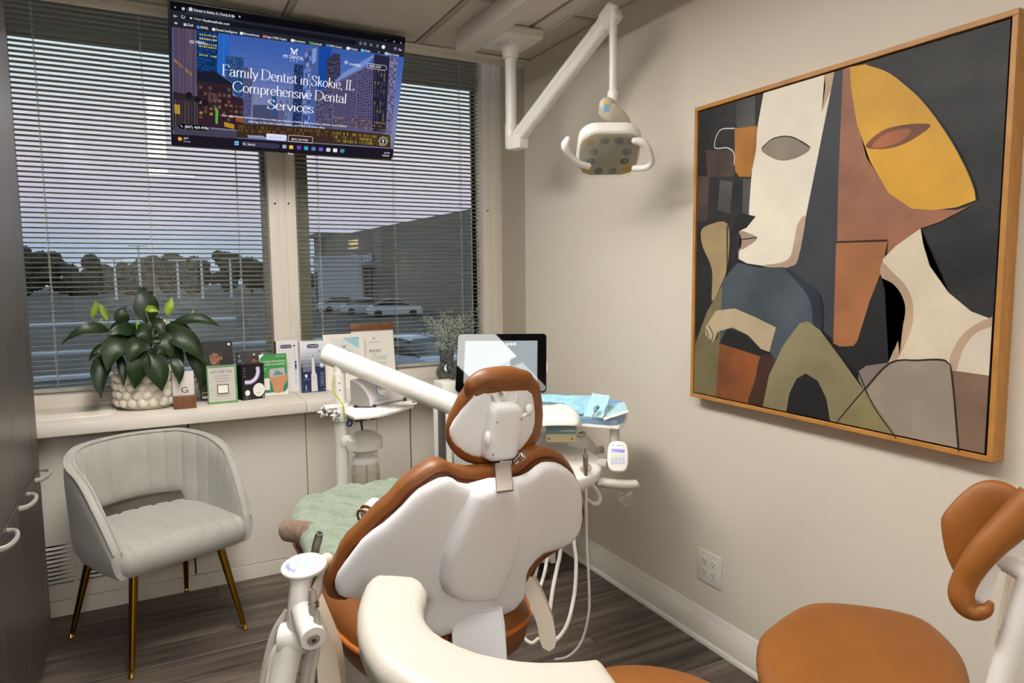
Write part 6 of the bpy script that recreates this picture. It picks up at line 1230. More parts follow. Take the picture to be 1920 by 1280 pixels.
# tall black carton with a printed portrait
t, bd_, c, w, h = stand('portrait_carton', 'tall black carton with a printed portrait of a woman, behind the green sign', 'carton', ((-1.5708, 0.2128, 1.0714), (1.0, 0.0, 0.0), (-0.0, -0.1045, -0.9945), 0.1459, 0.2663), .03, M_bbox)
def portrait(c, cx, cy, k):
    c.ell(cx+.1*k, cy-.25*k, .95*k, 1.05*k, M_hair)
    c.poly(smoothpoly([(cx-.62*k, cy-.5*k), (cx-.2*k, cy-.95*k), (cx+.35*k, cy-.8*k), (cx+.6*k, cy-.2*k), (cx+.5*k, cy+.5*k), (cx+.1*k, cy+1.0*k), (cx-.3*k, cy+.95*k), (cx-.6*k, cy+.45*k)], 4), M_skin)
    c.poly([(cx-.2*k, cy+.8*k), (cx+.5*k, cy+.5*k), (cx+.6*k, cy+1.7*k), (cx-.1*k, cy+1.7*k)], M_skd)
    c.ell(cx+.78*k, cy+.0*k, .14*k, .3*k, M_skin); c.poly(smoothpoly([(cx-.66*k, cy-.42*k), (cx-.2*k, cy-.72*k), (cx+.3*k, cy-.62*k), (cx+.62*k, cy-.1*k), (cx+.8*k, cy-.5*k), (cx+.4*k, cy-1.15*k), (cx-.4*k, cy-1.1*k)], 4), M_hair)
    for sx in (-.36, .2): c.ell(cx+sx*k, cy-.12*k, .17*k, .06*k, M_ink); c.line([(cx+(sx-.2)*k, cy-.3*k), (cx+sx*k, cy-.38*k), (cx+(sx+.22)*k, cy-.28*k)], .06*k, M_hair)
    c.line([(cx-.12*k, cy-.1*k), (cx-.2*k, cy+.3*k), (cx-.02*k, cy+.36*k)], .05*k, M_skd); c.ell(cx-.12*k, cy+.62*k, .27*k, .1*k, M_lip); c.line([(cx-.3*k, cy+.6*k), (cx-.12*k, cy+.63*k), (cx+.08*k, cy+.6*k)], .06*k, M_inkw)
portrait(c, w*.47, h*.29, .033)
c.quad(w*.86, h*.035, w*.93, h*.075, M_inkw); c.quad(w*.04, h*.86, w*.22, h*.97, M_inkw); c.quad(w*.05, h*.87, w*.21, h*.93, M_skd)
c.done(bd_)
# green bordered sign in a clear holder
M_grn = mat('leaf_green_print', '#78b572', .5)
t, bd_, c, w, h = stand('payment_sign', 'green bordered white PAY OVER TIME sign standing on the sill', 'sign', ((-1.5481, 0.0827, 0.9755), (1.0, 0.0, 0.0), (-0.0, -0.1219, -0.9925), 0.1238, 0.1702), .004, M_grn)
c.quad(w*.045, h*.06, w*.93, h*.945, M_paper)
c.text('PAY OVER TIME', w*.49, h*.20, h*.055, M_ink, 'c', w*.72); c.ell(w*.26, h*.115, .0022, .0022, M_inkg); c.text('CHERRY PAYMENT PLANS', w*.54, h*.125, h*.016, M_inkg, 'c', w*.48)
for s, yy, ww in (('SPLIT YOUR TREATMENT COST', .285, .56), ('INTO EASY PAYMENTS', .36, .46), ('NO HIDDEN FEES', .435, .4), ('APPLY NOW AND GET A DECISION', .79, .56), ('IN SECONDS FROM YOUR PHONE', .825, .42)): c.text(s, w*.5, h*yy, h*.022, M_ink if yy < .5 else M_inkg, 'c', w*ww)
c.line([(w*.12, h*.885), (w*.78, h*.885)], .0006, M_inkg)
for s, xx in (('SCAN TO', .15), ('APPLY', .83)): c.text(s, w*xx, h*.63, h*.016, M_inkg, 'c', w*.16)
fr_ = [(w*.32, h*.5), (w*.70, h*.5), (w*.70, h*.745), (w*.32, h*.745)]; c.poly(fr_, M_ink); c.quad(w*.345, h*.52, w*.675, h*.727, M_paper)
c.done(bd_)
b = B(); o_, r_, d_v = c.o, c.r, c.d; q = B(); box(q, (-.002, -h-.001, .0006), (w+.001, .002, .0022), .0005, 1); merge(b, q, Matrix(((r_.x, -d_v.x, c.n.x, o_.x), (r_.y, -d_v.y, c.n.y, o_.y), (r_.z, -d_v.z, c.n.z, o_.z), (0, 0, 0, 1)))); obj('clear_holder', b, glassy('acrylic', (.98, .98, .98), .6), t)
# black whitening kit with a curved tray printed on it
M_vt = mat('violet_tray', '#8d7ac0', .4); M_vl = mat('lilac_tray', '#e3dcee', .4)
t, bd_, c, w, h = stand('whitening_carton', 'small black carton with a violet curved tray and white disc printed on it', 'carton', ((-1.4036, 0.085, 0.9704), (0.9587, 0.2843, 0.0), (-0.0, -0.0, -1.0), 0.1055, 0.1639), .05, M_bbox)
arc = [(w*.72, h*.10), (w*.74, h*.24), (w*.64, h*.40), (w*.42, h*.50), (w*.14, h*.50)]
c.line([(p.x, p.y) for p in smoothpath([(a, e, 0) for a, e in arc], 6)], w*.20, M_vt); c.line([(p.x-.001, p.y-.001) for p in smoothpath([(a, e, 0) for a, e in arc], 6)], w*.12, M_vl)
c.ell(w*.74, h*.745, w*.26, h*.19, M_inkw, n=30); c.ell(w*.23, h*.80, w*.11, h*.08, M_inkw); c.text('POLA', w*.72, h*.84, h*.035, M_inkg, 'c', w*.22); c.quad(w*.90, h*.93, w*.965, h*.97, M_inkw)
for i, s in enumerate('POLA'): c.text(s, w*.13, h*(.12+.075*i), h*.035, M_inkw, 'c')
for i, s in enumerate(('Whitening', 'take home kit system', '6 x syringes')): c.text(s, w*.1, h*(.91+.03*i), h*.014, M_inkw, 'l')
c.done(bd_)
t, bd_, c, w, h = stand('narrow_carton', 'narrow dark carton lettered down its spine behind the whitening carton', 'carton', ((-1.4094, 0.205, 1.0181), (1.0, 0.0, 0.0), (-0.0, -0.0, -1.0), 0.026, 0.2116), .03, mat('charcoal_carton', '#3d3a3b', .4))
for i, s in enumerate('POLA'): c.text(s, w*.5, h*(.13+.1*i), h*.06, M_inkw, 'c')
c.done(bd_)
t, bd_, c, w, h = stand('square_carton', 'square grey carton with a printed face half hidden by the green leaflet', 'carton', ((-1.3751, 0.215, 1.019), (1.0, 0.0, 0.0), (-0.0, -0.0, -1.0), 0.0864, 0.2125), .03, mat('grey_carton', '#4a4746', .4, var=.3, scale=10))
portrait(c, w*.5, h*.22, .016); c.quad(w*.46, h*.06, w*.56, h*.10, M_inkw); c.quad(w*.9, h*.06, w*.97, h*.09, M_inkw)
c.done(bd_)
# green financing leaflet
M_gr1 = mat('green_leaflet', '#2f8d3f', .45); M_gr2 = mat('teal_leaflet', '#0f7f68', .45); M_hand = mat('printed_hand', '#c5885d', .5, var=.1, scale=30); M_crd = mat('printed_silver', '#aeb0b0', .4)
t, bd_, c, w, h = stand('financing_leaflet', 'green leaflet showing a hand with a silver card, before the toothbrush cartons', 'leaflet', ((-1.3122, 0.1923, 1.0007), (1.0, 0.0, 0.0), (-0.0, -0.1392, -0.9903), 0.1238, 0.1961), .002, M_paper)
c.poly([(0, h*.22), (w*.03, h*.10), (w*.14, h*.03), (w*.22, 0), (w, 0), (w, h*.80), (w*.96, h*.88), (w*.86, h*.93), (0, h*.93)], M_gr1); c.poly([(w, h*.42), (w, h*.80), (w*.96, h*.88), (w*.86, h*.93), (0, h*.93), (0, h*.80), (w*.5, h*.62)], M_gr2)
c.poly(smoothpoly([(w*.34, h*.42), (w*.46, h*.36), (w*.56, h*.44), (w*.86, h*.60), (w*.90, h*.47), (w*.98, h*.52), (w*.96, h*.68), (w*.84, h*.80), (w*.80, h*.93), (w*.50, h*.93), (w*.42, h*.72), (w*.34, h*.60)], 4), M_hand)
c.poly([(w*.36, h*.36), (w*.90, h*.34), (w*.92, h*.53), (w*.37, h*.57)], M_crd)
for k in range(3): c.poly([(w*(.46+.02*k), h*.53), (w*(.62+.09*k), h*(.39+.035*k)), (w*(.66+.1*k), h*(.42+.04*k))], M_gr2)
c.text('FLEXIBLE FINANCING', w*.08, h*.20, h*.045, M_inkw, 'l', w*.86); c.text('health and wellness', w*.2, h*.265, h*.045, M_inkw, 'l', w*.74); c.text('CareCredit', w*.60, h*.07, h*.03, M_inkw, 'l', w*.34); c.text('for your', w*.08, h*.35, h*.025, M_inkw); c.text('smile', w*.08, h*.40, h*.025, M_inkw)
c.quad(w*.12, h*.58, w*.33, h*.86, M_paper)
c.done(bd_)
# two toothbrush cartons
def brandmark(c, x, y, ww, hh): c.rr(x-ww/2, y-hh/2, x+ww/2, y+hh/2, hh*.48, M_navy); c.text('Oral-B', x, y+hh*.22, hh*.52, M_inkw, 'c', ww*.78)
t, bd_, c, w, h = stand('white_brush_carton', 'white toothbrush carton with a pale brush printed on it and a black side', 'carton', ((-1.2281, 0.225, 1.057), (1.0, 0.0, 0.0), (-0.0, -0.0, -1.0), 0.1055, 0.2505), .06, mat('white_carton', '#e6e2de', .4))
brandmark(c, w*.44, h*.11, w*.5, h*.07)
M_bl1 = mat('brush_white', '#c9d6ea', .4)
c.line([(w*.80, h*.09), (w*.805, h*.38)], w*.05, M_bl1); c.ell(w*.80, h*.10, w*.04, h*.02, M_navy); c.poly([(w*.77, h*.34), (w*.85, h*.34), (w*.90, h*.44), (w*.91, h*.84), (w*.86, h*.87), (w*.80, h*.84), (w*.77, h*.44)], M_bl1); c.rr(w*.80, h*.40, w*.88, h*.57, w*.038, M_navy); c.ell(w*.84, h*.45, w*.02, h*.012, M_inkw); c.ell(w*.84, h*.55, w*.014, h*.008, M_inkw)
for i in range(4): c.text('soft brush head', w*.36, h*(.44+.03*i), h*.014, M_inkg, 'l', w*.26)
c.done(bd_)
lb = c; b = B(); o_ = c.o; box(b, (o_.x-.0012, o_.y-.0005, ZS+.001), (o_.x-.0001, o_.y+.06, o_.z-.001)); obj('dark_side', b, M_bbox, t, smooth=False)
t, bd_, c, w, h = stand('navy_brush_carton', 'white to navy toothbrush carton beside the white folded card', 'carton', ((-1.1274, 0.165, 1.0539), (1.0, 0.0, 0.0), (-0.0, -0.0, -1.0), 0.1159, 0.2474), .06, mat('white_carton', '#e6e2de', .4))
n_ = 14
for i in range(n_):
    f = min(1, max(0, (i/n_-.10)/.38))**1.2; c0, c1 = (.80, .80, .83), lin('#1b2a5c'); m = mat('navy_blend_%d' % i, tuple(c0[q]*(1-f)+c1[q]*f for q in range(3)), .4, var=0); c.quad(0, h*i/n_, w, h*(i+1)/n_, m)
brandmark(c, w*.52, h*.09, w*.48, h*.075); c.text('iO', w*.72, h*.22, h*.055, M_navy, 'l', w*.2)
for k in range(5): c.line([(w*.5+(w*.08+w*.07*k)*math.cos(a), h*.29+(w*.08+w*.07*k)*math.sin(a)) for a in np.linspace(0, 6.29, 26)], .0008, mat('halo_print', '#9fb0d8', .5))
M_br = mat('brush_ivory', '#e2dcd8', .4); c.ell(w*.5, h*.28, w*.085, h*.045, M_bl1); c.ell(w*.5, h*.28, w*.05, h*.025, mat('brush_core', '#8fa0c8', .4)); c.poly([(w*.46, h*.31), (w*.54, h*.31), (w*.58, h*.60), (w*.64, h*.66), (w*.66, h*.985), (w*.40, h*.985), (w*.41, h*.66), (w*.44, h*.60)], M_br); c.ell(w*.53, h*.72, w*.06, h*.05, mat('brush_button', '#cfc9c6', .4))
for i, s in enumerate(('ROUND BRUSH HEAD', 'FOR A DEEP CLEAN', 'PRESSURE SENSOR', 'GENTLE ON GUMS')): c.text(s, w*.09, h*(.47+.038*i), h*.024, M_inkw, 'l', w*.34)
for yy in (.47, .64, .74, .82): c.line([(w*.86+w*.055*math.cos(a), h*yy+w*.055*math.sin(a)) for a in np.linspace(0, 6.29, 14)], .0013, M_inkw); c.text('smart', w*.86, h*(yy+.055), h*.012, M_inkw, 'c', w*.2)
c.ell(w*.86, h*.47, w*.10, h*.045, M_bl1); c.poly([(w*.15, h*.64), (w*.25, h*.64), (w*.25, h*.68), (w*.20, h*.71), (w*.15, h*.68)], M_inkw); c.text('GUM GUARD', w*.2, h*.74, h*.014, M_inkw, 'c', w*.26); c.line([(w*.18, h*.85), (w*.18, h*.95)], w*.025, M_inkw); c.text('1 handle', w*.18, h*.975, h*.012, M_inkw, 'c', w*.2); c.text('CE', w*.92, h*.96, h*.02, M_inkw, 'c')
c.done(bd_)
# folded white card and the clipboard notice
M_teal = mat('pale_teal_print', '#9cc9d6', .5)
def emblem(c, x, y, k, m):
    for sg in (-1, 1): c.line([(x+sg*1.0*k, y-.9*k), (x+sg*.75*k, y-.85*k), (x+sg*.1*k, y), (x+sg*.1*k, y+.8*k)], .2*k, m); c.line([(x+sg*.9*k, y-.85*k), (x+sg*.6*k, y-.1*k), (x+sg*.6*k, y+.5*k), (x+sg*.95*k, y+.85*k)], .2*k, m)
t, bd_, c, w, h = stand('folded_card', 'white folded card with pale blue art leaning behind the tube arm', 'card', ((-1.006, 0.2184, 1.0781), (1.0, 0.0, 0.0), (-0.0, -0.1219, -0.9925), 0.2048, 0.2737), .002, M_paper)
c.quad(w*.19, h*.09, w*.87, h*.52, mat('misty_print', '#dfe2de', .6)); c.poly([(w*.47, h*.07), (w*.87, h*.07), (w*.87, h*.27), (w*.7, h*.2)], M_teal); c.poly([(w*.2, h*.10), (w*.34, h*.085), (w*.22, h*.115)], M_teal); c.poly([(w*.62, h*.075), (w*.87, h*.07), (w*.87, h*.10)], mat('teal_print2', '#79b4c8', .5))
emblem(c, w*.5, h*.235, .009, M_ink); c.text('MY DENTAL', w*.5, h*.33, h*.03, M_ink, 'c', w*.3); c.text('THANK YOU FOR VISITING', w*.5, h*.62, h*.02, M_inkg, 'c', w*.5); c.text('we are happy you are here', w*.5, h*.72, h*.02, M_inkg, 'c', w*.5)
c.done(bd_)
t, bd_, c, w, h = stand('clipboard_notice', 'clipboard with a walnut top bar holding a white REFER a Friend notice', 'clipboard', ((-0.8532, 0.279, 1.1195), (1.0, 0.0, 0.0), (-0.0, -0.1392, -0.9903), 0.2257, 0.3161), .004, mat('clip_board', '#b8a58c', .6))
c.quad(w*.005, h*.11, w*.985, h*.99, M_paper)
emblem(c, w*.52, h*.245, .0075, M_inkg); c.text('MY DENTAL', w*.53, h*.315, h*.02, M_inkg, 'c', w*.25)
for i in range(3): c.ell(w*(.48+.05*i), h*.345, .0007, .0007, M_inkg)
c.text('REFER', w*.40, h*.47, h*.045, M_inkg, 'l', w*.27); nib(c, 'Friend', w*.44, w*.78, h*.60, h*.10, mat('teal_script', '#5f8f96', .5), .05, .035, .35); c.text('AND YOU BOTH', w*.60, h*.655, h*.018, M_inkg, 'l', w*.2); c.text('SAVE', w*.66, h*.69, h*.018, M_inkg, 'l', w*.1)
c.done(bd_)
b = B(); q = B(); box(q, (-.002, -h*.11, -.006), (w+.001, .003, .008), .002, 2); Mc_ = Matrix(((c.r.x, -c.d.x, c.n.x, c.o.x), (c.r.y, -c.d.y, c.n.y, c.o.y), (c.r.z, -c.d.z, c.n.z, c.o.z), (0, 0, 0, 1))); merge(b, q, Mc_); cb = obj('top_bar', b, M_wood, t)
for xx in (.21, .80): b = B(); p_ = Mc_ @ Vector((w*xx, -h*.03, .008)); sphere(b, p_, .003, 8); obj('brass_pin', b, mat('brass', '#c9a24a', .25, metal=1.), cb)

# vase of dried greenery
vc = Vector((-0.3565, 0.205, 0.839))
va = thing('vase', 'smoky glass vase of dried grey-green sprigs beside the tablet screen', 'vase', (vc.x, .205, ZS))
def smoky():
    m = mat('smoky_glass', '#4d514e', .12, var=.75, scale=45, coat=.5); return m
b = B(); lathe(b, [(.03, 0), (.045, .004), (.057, .02), (.06, .04), (.055, .06), (.042, .078), (.037, .09), (.0375, .13), (.041, .165), (.0385, .165), (.035, .13), (.034, .092)], (vc.x, .205, ZS), seg=28)
obj('vessel', b, smoky(), va)
vq = random.Random(12); b = B(); bl_ = B(); top = Vector((vc.x, .205, ZS+.155))
M_sprig = mat('dried_sprig', '#b3bfb2', .8, var=.3, scale=40); M_twig = mat('dried_twig', '#5d6048', .8)
for i in range(58):
    az = vq.uniform(0, 6.283); sp = .165*math.sqrt(vq.random()); hh = vq.uniform(.13, .25)*(1.12-.9*(sp/.165)**2*.35)
    tip_ = top+Vector((sp*math.cos(az)*1.15-.004, min(.07, max(-.2, sp*math.sin(az)*.8)-.04), hh)); mid_ = top+Vector((sp*.32*math.cos(az), sp*.25*math.sin(az), hh*.55))
    P_ = smoothpath([top+Vector((vq.uniform(-.02, .02), vq.uniform(-.02, .02), -.10)), top+Vector((sp*.08*math.cos(az), 0, 0)), mid_, tip_], 5); tube(b, P_, .0009, 4, caps=False)
    for k in range(72):
        f = vq.uniform(.38, 1.0); p = P_[min(len(P_)-1, int(f*(len(P_)-1)))]; s_ = vq.uniform(.008, .015)*(1.15-.4*f); spr = .02*(1.2-f*.75)
        p = p+Vector((vq.gauss(0, spr), vq.gauss(0, spr), vq.gauss(0, .010))); u_ = Vector((vq.gauss(0, 1), vq.gauss(0, 1), vq.gauss(0, 1)+.8)).normalized(); v_ = u_.cross(Vector((vq.gauss(0, 1), vq.gauss(0, 1), .3))).normalized()
        q = [bl_.verts.new(p), bl_.verts.new(p+u_*s_*.5+v_*s_*.3), bl_.verts.new(p+u_*s_), bl_.verts.new(p+u_*s_*.5-v_*s_*.3)]; bl_.faces.new(q)
o = obj('twigs', b, M_twig, va); o['kind'] = 'stuff'
o = obj('dried_foliage', bl_, M_sprig, va, smooth=False, flat=True); o['kind'] = 'stuff'

# ------------------------------------------------------------------ scaler on the shelf of the delivery post
sc = thing('scaler_unit', 'silver and white wedge-shaped scaler unit with a round dial under the tube arm', 'dental device', (-1.0156, -0.7193, 0.8855))
pf = [Vector(p) for p in ((-1.1121, -0.7261, 0.9875), (-1.1009, -0.7323, 0.9835), (-1.0842, -0.7425, 0.9696), (-1.0655, -0.7549, 0.944), (-1.0546, -0.7633, 0.9184), (-1.0525, -0.7676, 0.8901), (-1.0849, -0.7508, 0.8914), (-1.1124, -0.7358, 0.8985))]
ex = Vector((-0.8658, -0.6823, 0.8948))-Vector((-1.0525, -0.7676, 0.8901))
b = B(); f1 = [b.verts.new(p) for p in pf]; f2 = [b.verts.new(p+ex) for p in pf]; b.faces.new(f1); b.faces.new(f2[::-1])
for i in range(len(pf)): b.faces.new((f1[i], f1[i-1], f2[i-1], f2[i]))
so_ = obj('housing', b, mat('pearl_plastic', '#d9d3d3', .35), sc, angle=40)
b = B(); g = [b.verts.new(p-ex.normalized()*.001+(p-pf[3]).normalized()*.0) for p in pf]; h_s = [b.verts.new(p+ex.normalized()*.002) for p in pf]; b.faces.new(g); b.faces.new(h_s[::-1])
for i in range(len(pf)): b.faces.new((g[i], g[i-1], h_s[i-1], h_s[i]))
obj('side_panel', b, mat('silver_plastic', '#8f8c88', .4, metal=.2), sc)
dn = (pf[3]-pf[2]).cross(ex).normalized(); 
if dn.dot(Vector((0.4556, 0.8848, -0.0977))) > 0: dn = -dn
dcn = Vector((-1.0083, -0.7729, 0.9457)); b = B(); lathe(b, [(.019, 0), (.018, .004), (.012, .006), (.011, .016), (.009, .018), (.001, .0185)], dcn, dn, 24); obj('dial', b, M_white, sc)
exn = ex.normalized(); dd = dn.cross(exn).normalized(); 
b = B(); tube(b, [dcn+dn*.002+(exn*math.cos(a)+dd*math.sin(a))*.024 for a in np.linspace(2.0, 4.6, 14)], .0012, 6); obj('dial_scale', b, M_blue, sc)
b = B(); e0 = pf[4].lerp(pf[5], .5)+ex*.1; tube(b, [e0+Vector((0.4556, 0.8848, -0.0977))*-.001, e0+ex*.35+Vector((0.4556, 0.8848, -0.0977))*-.001], .003, 6); obj('badge', b, mat('badge_blue', '#9db9d4', .4), sc)
b = B()
for p in (pf[5]+ex*.1, pf[5]+ex*.85, pf[7]+ex*.1, pf[7]+ex*.85): cyl(b, (p.x, p.y, .882), (p.x, p.y, p.z+.004), .008, seg=10)
obj('foot', b, M_greyd, sc)['kind'] = 'stuff'

# ------------------------------------------------------------------ instrument tray and what lies in it
M_tray = mat('tray_blue', '#86aacb', .4, var=.03); M_wrapb = mat('wrap_blue', '#9ccfe0', .6, var=.15, scale=30, bump=.5, bscale=60); M_pouch = mat('pouch_blue', '#b5dfe8', .35, var=.08, scale=20)
TY = [(p[0], p[1]) for p in ((-0.6384, -1.1384), (-0.4995, -1.238), (-0.3969, -1.3457), (-0.3736, -1.359), (-0.3227, -1.3288), (-0.2546, -1.2522), (-0.1989, -1.1703), (-0.1612, -1.0816), (-0.2112, -0.9336), (-0.4224, -0.7259))]
it = thing('instrument_tray', 'pale blue plastic instrument tray on the delivery unit', 'tray', (TY[0][0], TY[0][1], .861))
b = B(); prism(b, TY, Matrix.Translation((0, 0, .8605)), .004, .001, 1); obj('tray_base', b, M_tray, it)
b = B(); n_ = len(TY); R0 = [b.verts.new((x, y_, .862)) for x, y_ in TY]; cx_, cy_ = sum(p[0] for p in TY)/n_, sum(p[1] for p in TY)/n_
R1 = [b.verts.new((x+(x-cx_)*.03, y_+(y_-cy_)*.03, .878)) for x, y_ in TY]; R2 = [b.verts.new((x+(x-cx_)*.045, y_+(y_-cy_)*.045, .878)) for x, y_ in TY]; R3 = [b.verts.new((x+(x-cx_)*.045, y_+(y_-cy_)*.045, .874)) for x, y_ in TY]; R4 = [b.verts.new((x+(x-cx_)*.012, y_+(y_-cy_)*.012, .861)) for x, y_ in TY]
for a, e in ((R0, R1), (R1, R2), (R2, R3), (R3, R4)):
    for j in range(n_): b.faces.new((a[j], a[(j+1) % n_], e[(j+1) % n_], e[j]))
obj('tray_rim', b, M_tray, it)
def top(name, b, m, label, cat, **k): return tag(obj(name, b, m, None, **k), label, cat)
b = B(); pw = [(p[0], p[1]) for p in ((-0.6667, -1.2197), (-0.57, -1.2847), (-0.4991, -1.3154), (-0.4515, -1.2616), (-0.4086, -1.1778), (-0.3901, -1.0833), (-0.4357, -1.0201), (-0.5314, -0.9648))]
pillow(b, smoothpoly(pw, 2), .026, .035, lambda x, y_, h: Vector((x, y_, .8655+h)), .012, hf=lambda v, d: .004*np.sin(v[:, 0]*90)*np.sin(v[:, 1]*70)*np.clip(d/.03, 0, 1), back=.0005, BR=.01); top('paper_drape', b, mat('white_tissue', '#efeae3', .7, bump=.3, bscale=40), 'folded white paper drape lying in the blue tray', 'paper', angle=70)
cc = Vector((-0.4203, -1.0719, 0.877)); b = B(); obox(b, Matrix.Translation((cc.x, cc.y, .881)) @ Matrix.Rotation(-.35, 4, 'Z'), (.15, .05, .028), .004); ccs = top('instrument_cassette', b, mat('perforated_steel', '#7d8f95', .4, metal=.5, var=.6, scale=260), 'grey perforated instrument cassette at the back of the blue tray', 'cassette')
def sheet(pts, th, amp, seed, z_min=None):
    P = [Vector(p) for p in pts]; q = random.Random(seed); b = B(); n = 7; G = []
    for i in range(n+1):
        row = []
        for j in range(n+1):
            u, v = i/n, j/n; p = (P[0]*(1-u)+P[1]*u)*(1-v)+(P[3]*(1-u)+P[2]*u)*v; p = p+Vector((q.uniform(-amp, amp), q.uniform(-amp, amp), q.uniform(-amp, amp)))
            if z_min: p.z = max(p.z, z_min)
            row.append(p)
        G.append(row)
    vn_ = (P[1]-P[0]).cross(P[3]-P[0]).normalized()*th
    A_ = [[b.verts.new(p) for p in r] for r in G]; C_ = [[b.verts.new(p-vn_) for p in r] for r in G]
    for i in range(n):
        for j in range(n):
            b.faces.new((A_[i][j], A_[i+1][j], A_[i+1][j+1], A_[i][j+1])); b.faces.new((C_[i][j+1], C_[i+1][j+1], C_[i+1][j], C_[i][j]))
    for i in range(n):
        for a, e in (((i, 0), (i+1, 0)), ((i+1, n), (i, n))): b.faces.new((A_[a[0]][a[1]], C_[a[0]][a[1]], C_[e[0]][e[1]], A_[e[0]][e[1]]))
        for a, e in (((0, i+1), (0, i)), ((n, i), (n, i+1))): b.faces.new((A_[a[0]][a[1]], C_[a[0]][a[1]], C_[e[0]][e[1]], A_[e[0]][e[1]]))
    return b
top('sterile_wrap', sheet(((-0.4767, -0.9491, 0.9073), (-0.3202, -1.1414, 0.9188), (-0.3994, -1.2191, 0.8691), (-0.4085, -1.1917, 0.8709)), .001, .006, 3, .866), M_wrapb, 'crumpled blue sterile wrap behind the white paper', 'wrap', angle=20)
pA_ = ((-0.3658, -1.2057, 0.9425), (-0.3336, -1.2679, 0.9396), (-0.4232, -1.3521, 0.8846), (-0.4515, -1.2815, 0.8801))
pa_o = tag(obj('sterilization_pouch', sheet(pA_, .004, .0022, 5, .867), M_pouch, None, angle=25), 'clear blue pouch with a blue-tipped instrument standing up in the tray', 'pouch')
b = B(); tube(b, ((-0.4526, -1.3257, 0.8846), (-0.4392, -1.3249, 0.9032), (-0.4328, -1.3218, 0.9093)), .003, 8); obj('instrument_shank', b, M_steel, pa_o); b = B(); tube(b, ((-0.4386, -1.3272, 0.9054), (-0.4309, -1.3222, 0.9147), (-0.4186, -1.3169, 0.9181)), [.0045, .0085, .0075], 10); obj('blue_tip', b, mat('tip_blue', '#6f90b8', .4), pa_o)
pb_o = tag(obj('sterilization_pouch', sheet(((-0.3225, -1.2331, 0.8966), (-0.2764, -1.2779, 0.9111), (-0.3292, -1.3644, 0.9046), (-0.4111, -1.3471, 0.8842)), .004, .003, 9, .867), M_pouch, None, angle=25), 'blue pouch with a white sealed edge at the right end of the tray', 'pouch')
b = sheet(((-0.4186, -1.3485, 0.8871), (-0.338, -1.3761, 0.9111), (-0.3419, -1.3859, 0.9059), (-0.4216, -1.3591, 0.8803)), .001, .0008, 2, .868); obj('sealed_edge', b, M_paper, pb_o)
# small teal and cream control box on the work head
tb = thing('control_box', 'small teal and cream box with two screws under the blue tray', 'box', (-0.4848, -1.1852, 0.7779))
t0, t1, t2, t3 = [Vector(p) for p in ((-0.5244, -1.1486, 0.8231), (-0.4284, -1.1981, 0.8221), (-0.4301, -1.2026, 0.7731), (-0.5261, -1.1531, 0.7741))]
bx_ = (t1-t0).normalized(); bz_ = (t0-t3).normalized(); bw_, bh_ = (t1-t0).length, (t0-t3).length; cen = (t0+t1+t2+t3)/4; Mtb = frameM(cen, bx_, bz_)
dy_ = -1 if (Mtb.to_3x3() @ Vector((0, 0, 1))).dot(Vector((0.4556, 0.8848, -0.0977))) > 0 else 1
b = B(); obox(b, Mtb @ Matrix.Translation((0, -bh_*.2, -dy_*.03)), (bw_, bh_*.6, .06), .002); obj('cream_case', b, mat('cream_case', '#cfc39c', .5), tb)
b = B(); obox(b, Mtb @ Matrix.Translation((0, bh_*.27, -dy_*.032)), (bw_*1.0, bh_*.6, .06), .0025); lid_ = obj('teal_lid', b, mat('teal_case', '#6a8c96', .45), tb)
lc = Card(Mtb @ Vector((-bw_/2, bh_*.57, -dy_*.002)), bx_, -bz_, .0003); lc.n = Mtb.to_3x3() @ Vector((0, 0, dy_)); lc.quad(bw_*.48, bh_*.20, bw_*.96, bh_*.30, M_paleg, 'label'); lc.text('STAT', bw_*.1, bh_*.18, bh_*.10, M_greyd, 'l', bw_*.2); lc.text('LINE', bw_*.55, bh_*.17, bh_*.07, M_greyd, 'l', bw_*.1); lc.done(lid_)
for xx in (-.42, .34): b = B(); p_ = Mtb @ Vector((bw_*xx, -bh_*.25, dy_*.0)); cyl(b, p_, p_+(Mtb.to_3x3() @ Vector((0, 0, dy_)))*.0018, .003, seg=10); obj('screw', b, M_greyd, tb)
b = B(); tube(b, smoothpath(((-0.4121, -1.1763, 0.7887), (-0.4041, -1.1919, 0.7871), (-0.3918, -1.1974, 0.7946), (-0.391, -1.1857, 0.8019), (-0.3941, -1.1624, 0.7936)), 5), .004, 8); obj('cable', b, mat('beige_cable', '#a89e8c', .5), tb)

# ------------------------------------------------------------------ cart with the tablet screen
ct = thing('mobile_cart', 'white mobile drawer cart with black gaps under the tablet screen', 'cart', (-.207, -.68, 0))
kx0, kx1, ky0, ky1, kz = -.207-.478, -.207, -.68, -.40, .845
b = B(); box(b, (kx0+.015, ky0+.02, .085), (kx1, ky1, kz-.03), .003); box(b, (kx0, ky0, kz-.03), (kx1+.01, ky1, kz), .004); obj('body', b, M_white, ct)
for x_, y_ in ((kx0+.003, ky0+.01), (kx0+.003, ky1-.02), (kx1-.012, ky0+.01)):
    b = B(); box(b, (x_-.01, y_-.01, .085), (x_+.012, y_+.012, kz-.03), .002); obj('corner_post', b, M_white, ct)
b = B(); box(b, (kx0+.010, ky0+.03, .1), (kx0+.016, ky1-.03, kz-.04)); obj('side_recess', b, M_greyd, ct, smooth=False)
zt_ = [kz-.035, 0.554, .42, .26, .1]
for i in range(4):
    b = B(); box(b, (kx0+.022, ky0-.002, zt_[i+1]+.005), (kx1-.014, ky0+.022, zt_[i]-.005), .003); dr = obj('drawer', b, M_white, ct)
    b = B(); box(b, (kx0+.12, ky0-.014, zt_[i]-.03), (kx1-.12, ky0-.001, zt_[i]-.018), .003); obj('pull', b, M_paleg, dr)
